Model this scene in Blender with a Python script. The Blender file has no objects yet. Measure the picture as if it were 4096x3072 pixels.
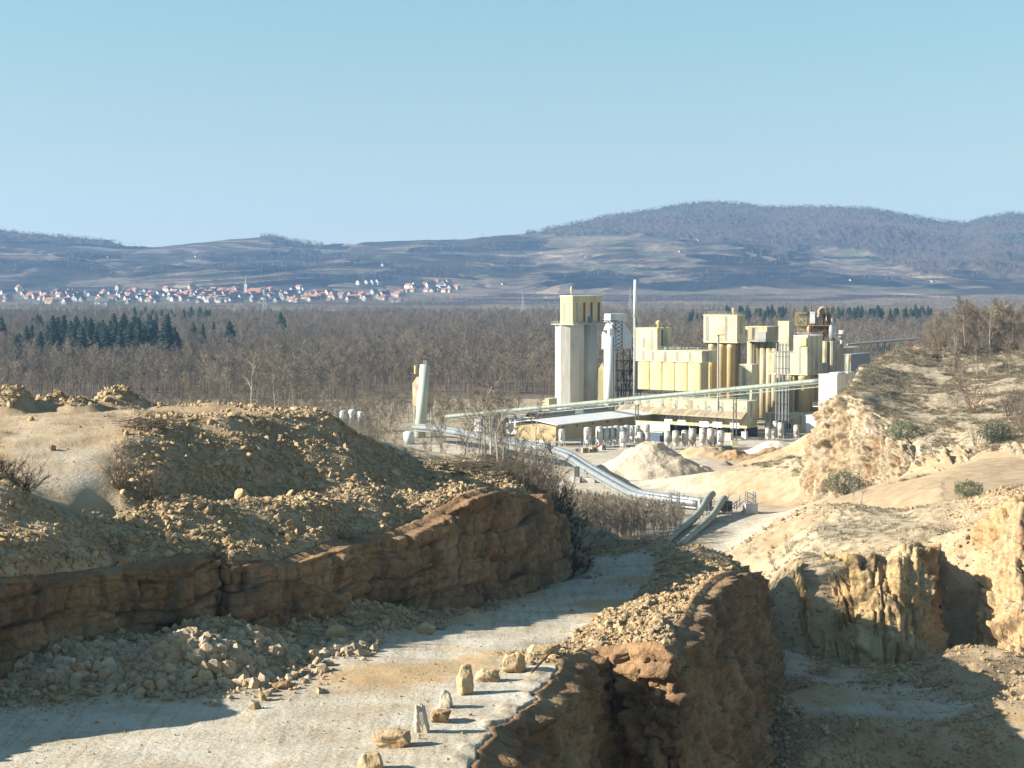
import bpy, math, random
import numpy as np
from mathutils import Vector, Matrix
from mathutils.geometry import delaunay_2d_cdt
random.seed(7); np.random.seed(7)
SC = bpy.context.scene
R = math.radians
# ---------------------------------------------------------------- camera
H = 60.0; F = 7644.0; CX, CY = 2048.0, 1536.0
PITCH = math.atan((CY-1112.8)/F)
cam_d = bpy.data.cameras.new('camera'); cam = bpy.data.objects.new('camera', cam_d)
SC.collection.objects.link(cam); SC.camera = cam
cam.location = (0, 0, H); cam.rotation_euler = (R(90)-PITCH, 0, 0)
cam_d.sensor_width = 36; cam_d.lens = 36*F/4096.0; cam_d.clip_start = 1; cam_d.clip_end = 40000
# ---------------------------------------------------------------- sky, sun, exposure
SUN_EL = 24.0
SDX, SDY = 0.993, 0.12            # direction in which shadows fall
w = bpy.data.worlds.new('World'); SC.world = w; w.use_nodes = True
nt = w.node_tree; nt.nodes.clear()
sky = nt.nodes.new('ShaderNodeTexSky'); sky.sky_type = 'NISHITA'; sky.sun_disc = False
sky.sun_elevation = R(SUN_EL); sky.sun_rotation = math.atan2(-SDX, -SDY)
sky.altitude = 200; sky.air_density = 1.0; sky.dust_density = 0.5; sky.ozone_density = 1.8
hsv = nt.nodes.new('ShaderNodeHueSaturation'); hsv.inputs['Saturation'].default_value = 0.9
bg = nt.nodes.new('ShaderNodeBackground'); bg.inputs['Strength'].default_value = 0.056
out = nt.nodes.new('ShaderNodeOutputWorld')
gc = nt.nodes.new('ShaderNodeTexCoord'); sx = nt.nodes.new('ShaderNodeSeparateXYZ'); ma = nt.nodes.new('ShaderNodeMath'); ma.operation = 'MULTIPLY_ADD'; ma.inputs[1].default_value = 0.9; ma.inputs[2].default_value = 0.065
cx = nt.nodes.new('ShaderNodeCombineXYZ')          # the murk right at the model sky's horizon is looked up a little higher
nt.links.new(gc.outputs['Generated'], sx.inputs[0]); nt.links.new(sx.outputs[2], ma.inputs[0]); nt.links.new(ma.outputs[0], cx.inputs[2]); nt.links.new(sx.outputs[0], cx.inputs[0]); nt.links.new(sx.outputs[1], cx.inputs[1]); nt.links.new(cx.outputs[0], sky.inputs['Vector'])
nt.links.new(sky.outputs[0], hsv.inputs['Color']); tn = nt.nodes.new('ShaderNodeMix'); tn.data_type = 'RGBA'; tn.blend_type = 'MULTIPLY'; tn.inputs[0].default_value = 1; tc_ = nt.nodes.new('ShaderNodeMapRange'); tc_.inputs[1].default_value = 0.0; tc_.inputs[2].default_value = 0.15; t2 = nt.nodes.new('ShaderNodeMix'); t2.data_type = 'RGBA'; t2.inputs[6].default_value = (1.07, .90, .74, 1); t2.inputs[7].default_value = (.91, 1.14, .99, 1); nt.links.new(sx.outputs[2], tc_.inputs[0]); nt.links.new(tc_.outputs[0], t2.inputs[0]); nt.links.new(t2.outputs[2], tn.inputs[7]); nt.links.new(hsv.outputs[0], tn.inputs[6]); nt.links.new(tn.outputs[2], bg.inputs['Color']); nt.links.new(bg.outputs[0], out.inputs['Surface'])
sd = bpy.data.lights.new('sun', 'SUN'); sd.energy = 5.0; sd.angle = R(0.5); sd.color = (1.0, 0.93, 0.80)
so = bpy.data.objects.new('sun', sd); SC.collection.objects.link(so)
lv = Vector((SDX*math.cos(R(SUN_EL)), SDY*math.cos(R(SUN_EL)), -math.sin(R(SUN_EL))))
so.rotation_euler = lv.to_track_quat('-Z', 'Y').to_euler(); so.location = (0, 0, 500)
vs = SC.view_settings; vs.view_transform = 'Standard'; vs.look = 'None'; vs.gamma = 1; vs.exposure = 1.5; vs.use_curve_mapping = False
SC.cycles.max_bounces = 5; SC.cycles.diffuse_bounces = 3; SC.cycles.volume_bounces = 0; SC.cycles.use_denoising = True
SC.cycles.transparent_max_bounces = 8
# ---------------------------------------------------------------- sight lines: photo pixel + distance -> place
ZO = {'m': (0, 0, 1.8517), '1': (2100, 1100, .6329), '2': (2150, 1150, .3316), '3': (2500, 1200, .3618), '4': (2950, 1200, .3616),
      '5': (1500, 1400, .3617), '6': (2100, 1600, .4521), 'A': (0, 1500, .6329), 'B': (1200, 1700, .6329), 'C': (0, 2200, .6329),
      'D': (1300, 2300, .5425), 'E': (2500, 1900, .7215), 'F': (3000, 1150, .5726), 'a': (0, 850, .5425), 'b': (1100, 850, .5425),
      'c': (2200, 750, .4521), 'd': (3100, 750, .4503), 'u': (700, 1080, .2260), 'v': (1200, 1080, .2712)}
def ray(z, x, y):
    ox, oy, s = ZO[z]; u = ox+x*s; v = oy+y*s
    X = (u-CX)/F; Z = -(v-CY)/F
    c, s_ = math.cos(PITCH), math.sin(PITCH)
    return (X, c+s_*Z, -s_+c*Z)
def P(z, x, y, d):
    r = ray(z, x, y); t = d/r[1]; return Vector((r[0]*t, d, H+r[2]*t))
def PZ(z, x, y, h):
    r = ray(z, x, y); t = (h-H)/r[2]; return Vector((r[0]*t, r[1]*t, h))
# ---------------------------------------------------------------- numpy noise
def _h(ix, iy, iz, seed):
    h = (ix.astype(np.int64)*374761393+iy.astype(np.int64)*668265263+iz.astype(np.int64)*2147483647+seed*1274126177) & 0xffffffff
    h = ((h ^ (h >> 13))*1274126177) & 0xffffffff
    h = (h ^ (h >> 16))
    return (h & 0xffff)/65535.0
def noise(x, y, z=0.0, seed=0):
    x, y, z = np.broadcast_arrays(np.asarray(x, float), np.asarray(y, float), np.asarray(z, float))
    ix, iy, iz = np.floor(x), np.floor(y), np.floor(z)
    fx, fy, fz = x-ix, y-iy, z-iz
    fx, fy, fz = (t*t*(3-2*t) for t in (fx, fy, fz))
    r = 0
    for a in (0, 1):
        for b in (0, 1):
            for c in (0, 1):
                r = r+_h(ix+a, iy+b, iz+c, seed)*(fx if a else 1-fx)*(fy if b else 1-fy)*(fz if c else 1-fz)
    return r*2-1
def fbm(x, y, z=0.0, o=4, seed=0, g=.5):
    r = 0; a = 1
    for k in range(o):
        r = r+a*noise(np.asarray(x)*2**k, np.asarray(y)*2**k, np.asarray(z)*2**k, seed+k*17); a *= g
    return r
def sm(a, b, t):
    t = np.clip((np.asarray(t, float)-a)/(b-a), 0, 1); return t*t*(3-2*t)
# ---------------------------------------------------------------- mesh helpers
def mk(name, v, f, mats, parent=None, smooth=False, mi=None, attrs=None, link=True):
    me = bpy.data.meshes.new(name)
    if isinstance(v, np.ndarray) and isinstance(f, np.ndarray):
        n = f.shape[1]
        me.vertices.add(len(v)); me.vertices.foreach_set('co', np.ascontiguousarray(v, dtype=np.float32).ravel())
        me.loops.add(len(f)*n); me.loops.foreach_set('vertex_index', np.ascontiguousarray(f, dtype=np.int32).ravel())
        me.polygons.add(len(f)); me.polygons.foreach_set('loop_start', np.arange(0, len(f)*n, n, dtype=np.int32))
        me.polygons.foreach_set('loop_total', np.full(len(f), n, dtype=np.int32)); me.update(calc_edges=True)
    else:
        me.from_pydata([tuple(p) for p in v], [], f); me.update()
    for m in (mats if isinstance(mats, (list, tuple)) else [mats]): me.materials.append(m)
    if mi is not None: me.polygons.foreach_set('material_index', np.asarray(mi, dtype=np.int32))
    if smooth: me.polygons.foreach_set('use_smooth', np.ones(len(me.polygons), dtype=bool))
    for k, a in (attrs or {}).items():
        at = me.attributes.new(k, 'FLOAT_COLOR', 'POINT'); at.data.foreach_set('color', np.ascontiguousarray(a, dtype=np.float32).ravel())
    o = bpy.data.objects.new(name, me)
    if link: SC.collection.objects.link(o)
    if parent is not None: o.parent = parent
    return o
class MB:
    def __init__(s): s.v = []; s.f = []; s.m = []
    def add(s, vs, fs, m=0):
        k = len(s.v); s.v += [tuple(p) for p in vs]; s.f += [tuple(i+k for i in q) for q in fs]; s.m += [m]*len(fs)
    def box(s, x0, x1, y0, y1, z0, z1, m=0, M=None):
        vs = [Vector((x, y, z)) for z in (z0, z1) for y in (y0, y1) for x in (x0, x1)]
        if M is not None: vs = [M @ p for p in vs]
        s.add(vs, [(0, 2, 3, 1), (4, 5, 7, 6), (0, 1, 5, 4), (2, 6, 7, 3), (0, 4, 6, 2), (1, 3, 7, 5)], m)
    def tube(s, p0, p1, r0, r1=None, n=8, cap=True, m=0):
        r1 = r0 if r1 is None else r1
        p0 = Vector(p0); p1 = Vector(p1); d = (p1-p0)
        if d.length < 1e-6: return
        d.normalize(); a = d.orthogonal().normalized(); b = d.cross(a)
        vs = []
        for p, r in ((p0, r0), (p1, r1)):
            for i in range(n):
                t = 2*math.pi*i/n; vs.append(p+(a*math.cos(t)+b*math.sin(t))*r)
        fs = [(i, (i+1) % n, n+(i+1) % n, n+i) for i in range(n)]
        if cap: fs += [tuple(range(n-1, -1, -1)), tuple(range(n, 2*n))]
        s.add(vs, fs, m)
    def lathe(s, c, prof, n=16, m=0):
        c = Vector(c); vs = []
        for (r, z) in prof:
            for i in range(n):
                t = 2*math.pi*i/n; vs.append(c+Vector((r*math.cos(t), r*math.sin(t), z)))
        fs = [(j*n+i, j*n+(i+1) % n, (j+1)*n+(i+1) % n, (j+1)*n+i) for j in range(len(prof)-1) for i in range(n)]
        fs += [tuple(range(n-1, -1, -1)), tuple((len(prof)-1)*n+i for i in range(n))]
        s.add(vs, fs, m)
    def path(s, pts, r, n=10, m=0):
        pts = [Vector(p) for p in pts]; vs = []
        up = Vector((0, 0, 1))
        for i, p in enumerate(pts):
            t = (pts[min(i+1, len(pts)-1)]-pts[max(i-1, 0)]).normalized()
            a = t.cross(up).normalized(); b = a.cross(t)
            rr = r[i] if isinstance(r, (list, tuple)) else r
            for k in range(n):
                q = 2*math.pi*k/n; vs.append(p+(a*math.cos(q)+b*math.sin(q))*rr)
        fs = [(j*n+i, j*n+(i+1) % n, (j+1)*n+(i+1) % n, (j+1)*n+i) for j in range(len(pts)-1) for i in range(n)]
        fs += [tuple(range(n-1, -1, -1)), tuple((len(pts)-1)*n+i for i in range(n))]
        s.add(vs, fs, m)
    def build(s, name, mats, parent=None, smooth=False):
        o = mk(name, s.v, s.f, mats, parent, False, s.m)
        if smooth:
            me = o.data; me.polygons.foreach_set('use_smooth', np.array([len(p.vertices) == 4 for p in me.polygons]))
        return o
def tag(o, label=None, cat=None, group=None, kind=None):
    for k, v in (('label', label), ('category', cat), ('group', group), ('kind', kind)):
        if v: o[k] = v
    return o
def empty(name, loc=(0, 0, 0), rz=0.0, **k):
    o = bpy.data.objects.new(name, None); SC.collection.objects.link(o); o.location = loc; o.rotation_euler.z = rz
    o.empty_display_size = .1
    return tag(o, **k)
def kids(o): return [c for c in SC.collection.objects if c.parent == o]
def copy_tree(o, ch=None):
    c = o.copy(); SC.collection.objects.link(c)
    def rec(src, dst):
        for k in src.children:
            d = k.copy(); SC.collection.objects.link(d); d.parent = dst; rec(k, d)
    rec(o, c); return c
# ---------------------------------------------------------------- materials
KA = 0.72
def mat(name, c1, c2=None, scale=1.0, rough=.85, bump=0.0, bscale=None, metal=0.0, stretch=(1, 1, 1), detail=5, c3=None, s3=.1, objco=True, obr=0.0, spec=.3):
    m = bpy.data.materials.new(name); m.use_nodes = True; t = m.node_tree; b = t.nodes['Principled BSDF']
    b.inputs['Roughness'].default_value = rough; b.inputs['Metallic'].default_value = metal
    b.inputs['Specular IOR Level'].default_value = spec
    c4 = lambda c: (c[0]*KA, c[1]*KA, c[2]*KA, 1)
    if c2 is None and not bump:
        b.inputs['Base Color'].default_value = c4(c1); return m
    tc = t.nodes.new('ShaderNodeTexCoord'); mp = t.nodes.new('ShaderNodeMapping'); mp.inputs['Scale'].default_value = stretch
    t.links.new(tc.outputs['Object'], mp.inputs['Vector'])
    if c2 is not None:
        n = t.nodes.new('ShaderNodeTexNoise'); n.inputs['Scale'].default_value = scale; n.inputs['Detail'].default_value = detail; n.inputs['Roughness'].default_value = .62
        t.links.new(mp.outputs[0], n.inputs['Vector'])
        r = t.nodes.new('ShaderNodeValToRGB'); r.color_ramp.elements[0].position = .35; r.color_ramp.elements[1].position = .65
        r.color_ramp.elements[0].color = c4(c1); r.color_ramp.elements[1].color = c4(c2); t.links.new(n.outputs['Fac'], r.inputs['Fac'])
        col = r.outputs[0]
        if c3 is not None:
            n3 = t.nodes.new('ShaderNodeTexNoise'); n3.inputs['Scale'].default_value = s3; n3.inputs['Detail'].default_value = 4
            t.links.new(tc.outputs['Object'], n3.inputs['Vector'])
            r3 = t.nodes.new('ShaderNodeValToRGB'); r3.color_ramp.elements[0].position = .42; r3.color_ramp.elements[1].position = .62
            mx = t.nodes.new('ShaderNodeMix'); mx.data_type = 'RGBA'
            t.links.new(n3.outputs['Fac'], r3.inputs['Fac']); t.links.new(r3.outputs[0], mx.inputs[0]); t.links.new(col, mx.inputs[6]); mx.inputs[7].default_value = c4(c3); col = mx.outputs[2]
        if obr:
            oi = t.nodes.new('ShaderNodeObjectInfo'); mr = t.nodes.new('ShaderNodeMapRange'); mr.inputs[3].default_value = 1-obr; mr.inputs[4].default_value = 1+obr
            t.links.new(oi.outputs['Random'], mr.inputs[0]); vm = t.nodes.new('ShaderNodeVectorMath'); vm.operation = 'SCALE'
            t.links.new(col, vm.inputs[0]); t.links.new(mr.outputs[0], vm.inputs['Scale']); col = vm.outputs[0]
        t.links.new(col, b.inputs['Base Color'])
    else: b.inputs['Base Color'].default_value = c4(c1)
    if bump:
        nb = t.nodes.new('ShaderNodeTexNoise'); nb.inputs['Scale'].default_value = bscale or scale*3; nb.inputs['Detail'].default_value = 6
        t.links.new(mp.outputs[0], nb.inputs['Vector']); bp = t.nodes.new('ShaderNodeBump'); bp.inputs['Strength'].default_value = 1.0; bp.inputs['Distance'].default_value = bump
        t.links.new(nb.outputs['Fac'], bp.inputs['Height']); t.links.new(bp.outputs[0], b.inputs['Normal'])
    return m
# ================================================================ terrain: breaklines -> height function
TV = []; TE = []; TA = []
def _pt(p):
    z, u, v, k, val = p
    if k == 'z': return PZ(z, u, v, val)
    if k == 'd': return P(z, u, v, val)
    return Vector((u, v, val))
def pts(rows, zone='m'):
    """rows of (u, v, k, value); k: 'z' height, 'd' distance, 'w' plain world (x, y, z)"""
    return [_pt((zone,)+tuple(r)) for r in rows]
def line(ps, attr, con=True):
    k = len(TV)
    for i, p in enumerate(ps): TV.append(Vector(p)); TA.append(attr[i] if isinstance(attr, list) else attr)
    if con: TE.extend((k+i, k+i+1) for i in range(len(ps)-1))
def offset(ps, dist, dz=0.0, side=1):
    """move a polyline sideways (side 1: to its left when walking it)"""
    o = []
    for i, p in enumerate(ps):
        t = (ps[min(i+1, len(ps)-1)]-ps[max(i-1, 0)]); t.z = 0; t.normalize()
        n = Vector((-t.y, t.x, 0))*side
        o.append(Vector((p.x, p.y, p.z+dz))+n*dist)
    return o
FL = (.05, 1, 0); RB = (1, .0, .1); SO = (.35, .3, .25); VG = (.2, 0, 1); SD = (.1, .15, .1)
# --- left rock wall: rim (upper edge of the rock) and base
W1rim = pts([(-760, 1500, 'd', 96), (-560, 1420, 'd', 104), (-250, 1320, 'd', 117), (0, 1250, 'd', 127), (79, 1246, 'd', 130), (188, 1234, 'd', 134.5), (256, 1224, 'd', 138), (340, 1212, 'd', 139), (424, 1196, 'd', 143),
  (470, 1205, 'd', 146), (499, 1215, 'd', 144), (560, 1212, 'd', 147), (622, 1211, 'd', 149), (718, 1172, 'd', 154.5), (790, 1158, 'd', 161), (850, 1150, 'd', 162), (930, 1120, 'd', 168), (1000, 1070, 'd', 172), (1060, 1052, 'd', 177),
  (1110, 1056, 'd', 183), (1160, 1066, 'd', 189), (1195, 1105, 'd', 195), (1218, 1150, 'd', 201), (1240, 1200, 'd', 206), (1250, 1195, 'd', 212)])
W1base = pts([(-740, 1790, 'z', 34.5), (-540, 1655, 'z', 34.5), (-240, 1530, 'z', 34.5), (0, 1440, 'z', 34.5), (79, 1428, 'z', 34.4), (188, 1395, 'z', 34.4), (256, 1380, 'z', 34.3), (330, 1362, 'z', 34.3), (424, 1350, 'z', 34.2),
  (470, 1345, 'z', 34.1), (510, 1352, 'z', 34), (560, 1350, 'z', 34), (640, 1340, 'z', 33.6), (720, 1325, 'z', 33.3), (790, 1312, 'z', 32.8), (850, 1305, 'z', 32.4), (930, 1308, 'z', 31.8), (1010, 1300, 'z', 31.6), (1070, 1295, 'z', 31.3),
  (1125, 1285, 'z', 31), (1180, 1262, 'z', 30.6), (1215, 1245, 'z', 30.2), (1245, 1232, 'z', 29.8), (1268, 1214, 'z', 29.5), (1262, 1195, 'z', 29.4)])
line(offset(W1rim, .6, .0), [(1, 0, .3)]*len(W1rim))
line([Vector((p.x, p.y, b.z-.4)) for p, b in zip(offset(W1rim, .15), W1base)], RB)
TALUS = pts([(-700, 1900, 'z', 33), (-300, 1640, 'z', 33), (0, 1532, 'z', 33), (150, 1526, 'z', 33), (270, 1522, 'z', 33), (480, 1520, 'z', 33), (565, 1500, 'z', 33), (650, 1445, 'z', 32.9), (740, 1393, 'z', 32.6),
  (860, 1378, 'z', 32.3), (950, 1367, 'z', 32), (1080, 1330, 'z', 31.5), (1200, 1275, 'z', 30.5), (1255, 1240, 'z', 29.8), (1290, 1214, 'z', 29.4)])
line(TALUS, [(.35, .6, 0)]*9+[(.12, .7, 0)]*(len(TALUS)-9))
T2 = pts([(-640, 1760, 'z', 35.2), (-260, 1560, 'z', 35.6), (0, 1475, 'd', 125), (120, 1440, 'd', 127), (250, 1420, 'd', 131), (330, 1375, 'd', 136), (420, 1350, 'd', 137), (520, 1360, 'd', 138.5), (600, 1400, 'd', 138)])
line(T2, RB, con=False)
line(pts([(780, 1325, 'd', 156), (830, 1318, 'd', 158), (900, 1322, 'd', 158), (980, 1330, 'd', 160), (720, 1340, 'd', 148)]), RB, con=False)
# heap of broken stone at the foot of the wall
HEAP_C = P('m', 415, 1375, 130.5)
# --- bench above the wall and rubble slope
CREST = pts([(-800, 1350, 'z', 47), (-591, 1170, 'd', 109), (-300, 1132, 'd', 122), (0, 1174, 'd', 131), (79, 1165, 'd', 134), (164, 1148, 'd', 139), (239, 1126, 'd', 144), (297, 1111, 'd', 148), (393, 1100, 'd', 151), (506, 1090, 'd', 154),  # first three points lie out of view, raised to cast the floor shadow
  (581, 1073, 'd', 159), (632, 1086, 'd', 158), (700, 1076, 'd', 163), (756, 1066, 'd', 166), (820, 1052, 'd', 171), (880, 1053, 'd', 173), (955, 1056, 'd', 177), (990, 1036, 'd', 181), (1060, 1040, 'd', 186), (1120, 1050, 'd', 192), (1180, 1080, 'd', 201), (1225, 1160, 'd', 212)])
line(CREST, [(.8, .1, .1)]*len(CREST))
line(pts([(0, 1140, 'd', 136), (150, 1120, 'd', 143), (230, 1105, 'd', 149)]), SO, con=False)
FOOT = pts([(300, 1096, 'd', 152), (376, 1081, 'd', 157), (512, 1066, 'd', 163), (581, 1062, 'd', 166), (690, 1058, 'd', 169), (780, 1050, 'd', 173), (850, 1044, 'd', 177), (925, 1030, 'd', 182)])
line(FOOT, [(1, 0, 0)]*len(FOOT))
line(pts([(330, 1015, 'd', 158), (342, 971, 'd', 161), (410, 950, 'd', 166), (478, 947, 'd', 169), (540, 944, 'd', 171), (581, 943, 'd', 173), (649, 957, 'd', 174), (718, 1001, 'd', 174), (790, 1030, 'd', 176)]), RB)
line(pts([(284, 936, 'd', 163), (330, 920, 'd', 167), (393, 908, 'd', 171), (513, 895, 'd', 176), (615, 886, 'd', 179.5), (700, 881, 'd', 182)]), (.6, .2, 0))
line(pts([(714, 888, 'd', 184), (760, 925, 'd', 184), (810, 958, 'd', 184), (850, 985, 'd', 184), (925, 1026, 'd', 185)]), RB)
line(pts([(-500, 872, 'd', 186), (0, 868, 'd', 187), (330, 868, 'd', 187), (500, 874, 'd', 188), (620, 876, 'd', 187.5), (706, 880, 'd', 187)]), (.5, .2, .1))
line(pts([(-500, 930, 'd', 160), (0, 930, 'd', 166), (100, 925, 'd', 167), (220, 925, 'd', 167), (0, 895, 'd', 176), (250, 890, 'd', 177), (450, 885, 'd', 181)]), (.2, .38, .1), con=False)
line(pts([(-400, 1040, 'd', 146), (-100, 1040, 'd', 148), (0, 1100, 'd', 140)]), (.3, .2, .7), con=False)
line(pts([(70, 1040, 'd', 149), (150, 1040, 'd', 150), (215, 1040, 'd', 151), (150, 1100, 'd', 143), (90, 1100, 'd', 142), (200, 980, 'd', 158), (80, 980, 'd', 157)]), (.15, .5, .1), con=False)
line(pts([(262, 1060, 'd', 151), (255, 1000, 'd', 157)]), (.3, .2, .8), con=False)
# ground behind the dump and the wall's nose
line(pts([(-500, 0, 'd', 1)][:0]+[(835, 1000, 'd', 194), (900, 1000, 'd', 196), (975, 1006, 'd', 197), (1040, 1000, 'd', 199), (1020, 1020, 'd', 190), (1090, 1020, 'd', 200), (940, 1020, 'd', 189)]), (.5, .2, .5), con=False)
line(pts([(840, 962, 'd', 206), (900, 975, 'd', 208), (960, 972, 'd', 208), (1030, 980, 'd', 210), (1100, 985, 'd', 214), (1170, 1010, 'd', 220), (1220, 1100, 'd', 222)]), (.4, .1, .9))
line([Vector(p) for p in [(-75, 200, 42), (-50, 203, 41), (-38, 204, 40), (-22, 215, 38)]], VG)
line([Vector(p) for p in [(-180, 250, 3), (-95, 245, 3), (-60, 245, 3), (-25, 248, 8), (-8, 250, 12), (3, 250, 14), (12, 262, 12)]], VG)
# --- working floor and haul road
line(pts([(0, 1690, 'z', 33), (100, 1760, 'z', 33), (-150, 1700, 'z', 33), (-200, 1830, 'z', 33), (-350, 1760, 'z', 33), (-600, 1950, 'z', 33), (0, 1950, 'z', 33), (600, 1950, 'z', 33), (0, 1620, 'z', 33), (300, 1570, 'z', 33), (700, 1600, 'z', 33), (600, 1700, 'z', 33), (800, 1500, 'z', 33), (640, 1500, 'z', 33), (760, 1430, 'z', 32.8),
  (950, 1410, 'z', 32.4), (1000, 1480, 'z', 33), (900, 1620, 'z', 33.1), (1100, 1400, 'z', 32.4), (1080, 1470, 'z', 33)]), FL, con=False)
line(pts([(980, 1385, 'z', 32.1), (1100, 1360, 'z', 31.7), (1230, 1340, 'z', 31.2), (1150, 1330, 'z', 31.3), (1230, 1290, 'z', 30.6), (1310, 1270, 'z', 30.4), (1330, 1230, 'z', 29.8), (1290, 1235, 'z', 29.8)]), FL, con=False)
line(pts([(1300, 1211, 'z', 29.4), (1350, 1208, 'z', 29.3), (1395, 1216, 'z', 29.5), (1412, 1235, 'z', 29.8), (1396, 1262, 'z', 30.2), (1350, 1300, 'z', 30.8), (1290, 1345, 'z', 31.3), (1210, 1385, 'z', 32)]), (.1, .9, 0))
# --- promontory rim and its cliff
RIM = pts([(1000, 1950, 'z', 33), (1020, 1760, 'z', 33), (1042, 1659, 'z', 33), (1052, 1620, 'z', 33), (1086, 1588, 'z', 33), (1076, 1572, 'z', 33), (1133, 1553, 'z', 33), (1138, 1535, 'z', 33), (1180, 1514, 'z', 33), (1170, 1499, 'z', 33), (1200, 1474, 'z', 33), (1223, 1444, 'z', 33),
  (1228, 1420, 'z', 32.9), (1255, 1410, 'd', 140), (1290, 1402, 'd', 141.8), (1325, 1396, 'd', 141.5), (1365, 1388, 'd', 140.2), (1405, 1386, 'd', 138.8), (1440, 1396, 'd', 137.6), (1462, 1392, 'd', 143), (1480, 1345, 'd', 152), (1500, 1300, 'd', 163), (1530, 1262, 'd', 173), (1560, 1240, 'd', 181), (1592, 1232, 'd', 189), (1615, 1240, 'd', 196), (1618, 1245, 'd', 204)])
RIM[-1] = Vector((24.8, 205, 29)); RIM.append(Vector((23, 222, 27))); RIM.append(Vector((20, 245, 20)))
BASE = [Vector(p) for p in [(3.5, 82, 2), (4, 94, 2), (4, 103, 2), (4.6, 106, 2), (6, 109, 2), (6, 111, 2), (7, 115, 3), (7.5, 118, 3), (8, 121, 3), (8.2, 123, 4), (8.8, 127, 4), (9.6, 130, 4),
  (9.4, 134, 5), (9.9, 136.3, 5), (10.4, 137.4, 5), (11.2, 137.2, 5), (12.2, 136, 5), (13.3, 134.2, 5), (15.2, 133.5, 6), (17, 140, 8), (18.5, 149, 11), (20, 161, 15), (22.2, 171, 17.5), (23.8, 179, 18.8), (25.4, 186, 19.6), (27.4, 195, 19.6), (28.2, 205, 19.2), (26.5, 222, 17), (24, 247, 12)]]
line(offset(RIM, .45), [(.25, .7, 0)]*12+[(.9, .2, 0)]*(len(RIM)-12))
line(offset(RIM, .05, -6), SO)
line(offset(BASE, 2.6, -1), RB)
RIDGE = pts([(1215, 1392, 'd', 144.5), (1260, 1362, 'd', 150), (1300, 1340, 'd', 155), (1350, 1308, 'd', 163), (1397, 1277, 'd', 171), (1424, 1250, 'd', 182), (1432, 1215, 'd', 196), (1443, 1166, 'd', 212)])
line(RIDGE, RB)
line(pts([(1300, 1375, 'd', 147), (1370, 1330, 'd', 151), (1430, 1340, 'd', 149), (1450, 1290, 'd', 166), (1480, 1230, 'd', 188)]), RB, con=False)
line(pts([(1225, 1192, 'd', 219), (1280, 1186, 'd', 220), (1350, 1167, 'd', 220), (1400, 1168, 'd', 217), (1443, 1169, 'd', 212), (1506, 1180, 'd', 206), (1556, 1206, 'd', 197), (1580, 1222, 'd', 193)]), (.8, 0, .6))
# --- pit on the right
EDGE = pts([(1668, 1500, 'z', 19.3), (1715, 1532, 'z', 19.2), (1759, 1552, 'z', 19), (1856, 1562, 'z', 19), (1973, 1568, 'z', 19), (2060, 1562, 'z', 19), (2110, 1540, 'z', 19.6), (2150, 1512, 'z', 20.8), (2212, 1545, 'z', 20), (2420, 1600, 'z', 19.5)])
line(EDGE, (.45, .3, 0))
line([Vector(p) for p in [(14, 110, 0), (20, 128, 1), (27, 140, 2), (36, 150, 2), (50, 152, 2), (70, 148, 2)]], RB)
line(pts([(1700, 1440, 'z', 19.5), (1800, 1470, 'z', 19.2), (1750, 1500, 'z', 19.2), (1900, 1520, 'z', 19), (2050, 1530, 'z', 19.1), (1950, 1490, 'z', 19.2), (1680, 1410, 'z', 19.6)]), (.05, 1, 0), con=False)
line(pts([(1770, 1475, 'd', 197), (1817, 1452, 'd', 199), (1880, 1456, 'd', 197), (1954, 1462, 'd', 194), (2030, 1478, 'd', 191), (2090, 1496, 'd', 188), (2135, 1500, 'd', 186)]), RB)
line(pts([(1780, 1478, 'z', 19.2), (1860, 1482, 'z', 19.2), (1954, 1492, 'z', 19.2), (2040, 1510, 'z', 19.2)]), (.5, .5, 0), con=False)
line(pts([(1790, 1444, 'z', 19.4), (1880, 1446, 'z', 19.6), (1990, 1452, 'z', 19.7), (2060, 1475, 'z', 20)]), SO, con=False)
line(pts([(1960, 1432, 'd', 204), (2012, 1418, 'd', 202), (2070, 1394, 'd', 201), (2110, 1387, 'd', 201), (2170, 1398, 'd', 200), (2212, 1418, 'd', 198), (2400, 1430, 'd', 198)]), (.5, .2, 0))
line(pts([(2100, 1450, 'd', 192), (2180, 1480, 'd', 190)]), (.9, 0, 0), con=False)
C2rim = pts([(1636, 1372, 'd', 214), (1648, 1340, 'd', 215), (1668, 1300, 'd', 216), (1689, 1268, 'd', 217), (1705, 1245, 'd', 219), (1724, 1229, 'd', 220), (1738, 1196, 'd', 225), (1770, 1200, 'd', 224), (1810, 1206, 'd', 224), (1849, 1212, 'd', 219), (1890, 1204, 'd', 220),
  (1930, 1202, 'd', 219), (1983, 1196, 'd', 219), (1990, 1172, 'd', 228), (2006, 1140, 'd', 238), (2050, 1142, 'd', 241), (2100, 1150, 'd', 236), (2122, 1122, 'd', 224), (2160, 1085, 'd', 222), (2212, 1062, 'd', 220), (2290, 1050, 'd', 220), (2450, 1030, 'd', 222)])
C2base = pts([(1645, 1392, 'z', 19.5), (1668, 1394, 'z', 19.5), (1690, 1397, 'z', 19.5), (1715, 1400, 'z', 19.5), (1740, 1404, 'z', 19.4), (1765, 1414, 'z', 19.4), (1790, 1427, 'z', 19.2), (1820, 1428, 'z', 19.2), (1850, 1440, 'z', 19), (1885, 1436, 'z', 19), (1910, 1432, 'z', 19.2),
  (1945, 1436, 'z', 19), (1990, 1428, 'z', 19), (2020, 1412, 'z', 18.5), (2045, 1400, 'z', 18), (2075, 1392, 'z', 18), (2105, 1388, 'z', 18.4), (2130, 1400, 'z', 19), (2165, 1405, 'z', 19.3), (2212, 1412, 'z', 19.5), (2290, 1420, 'z', 19.5), (2450, 1430, 'z', 19.5)])
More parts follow.
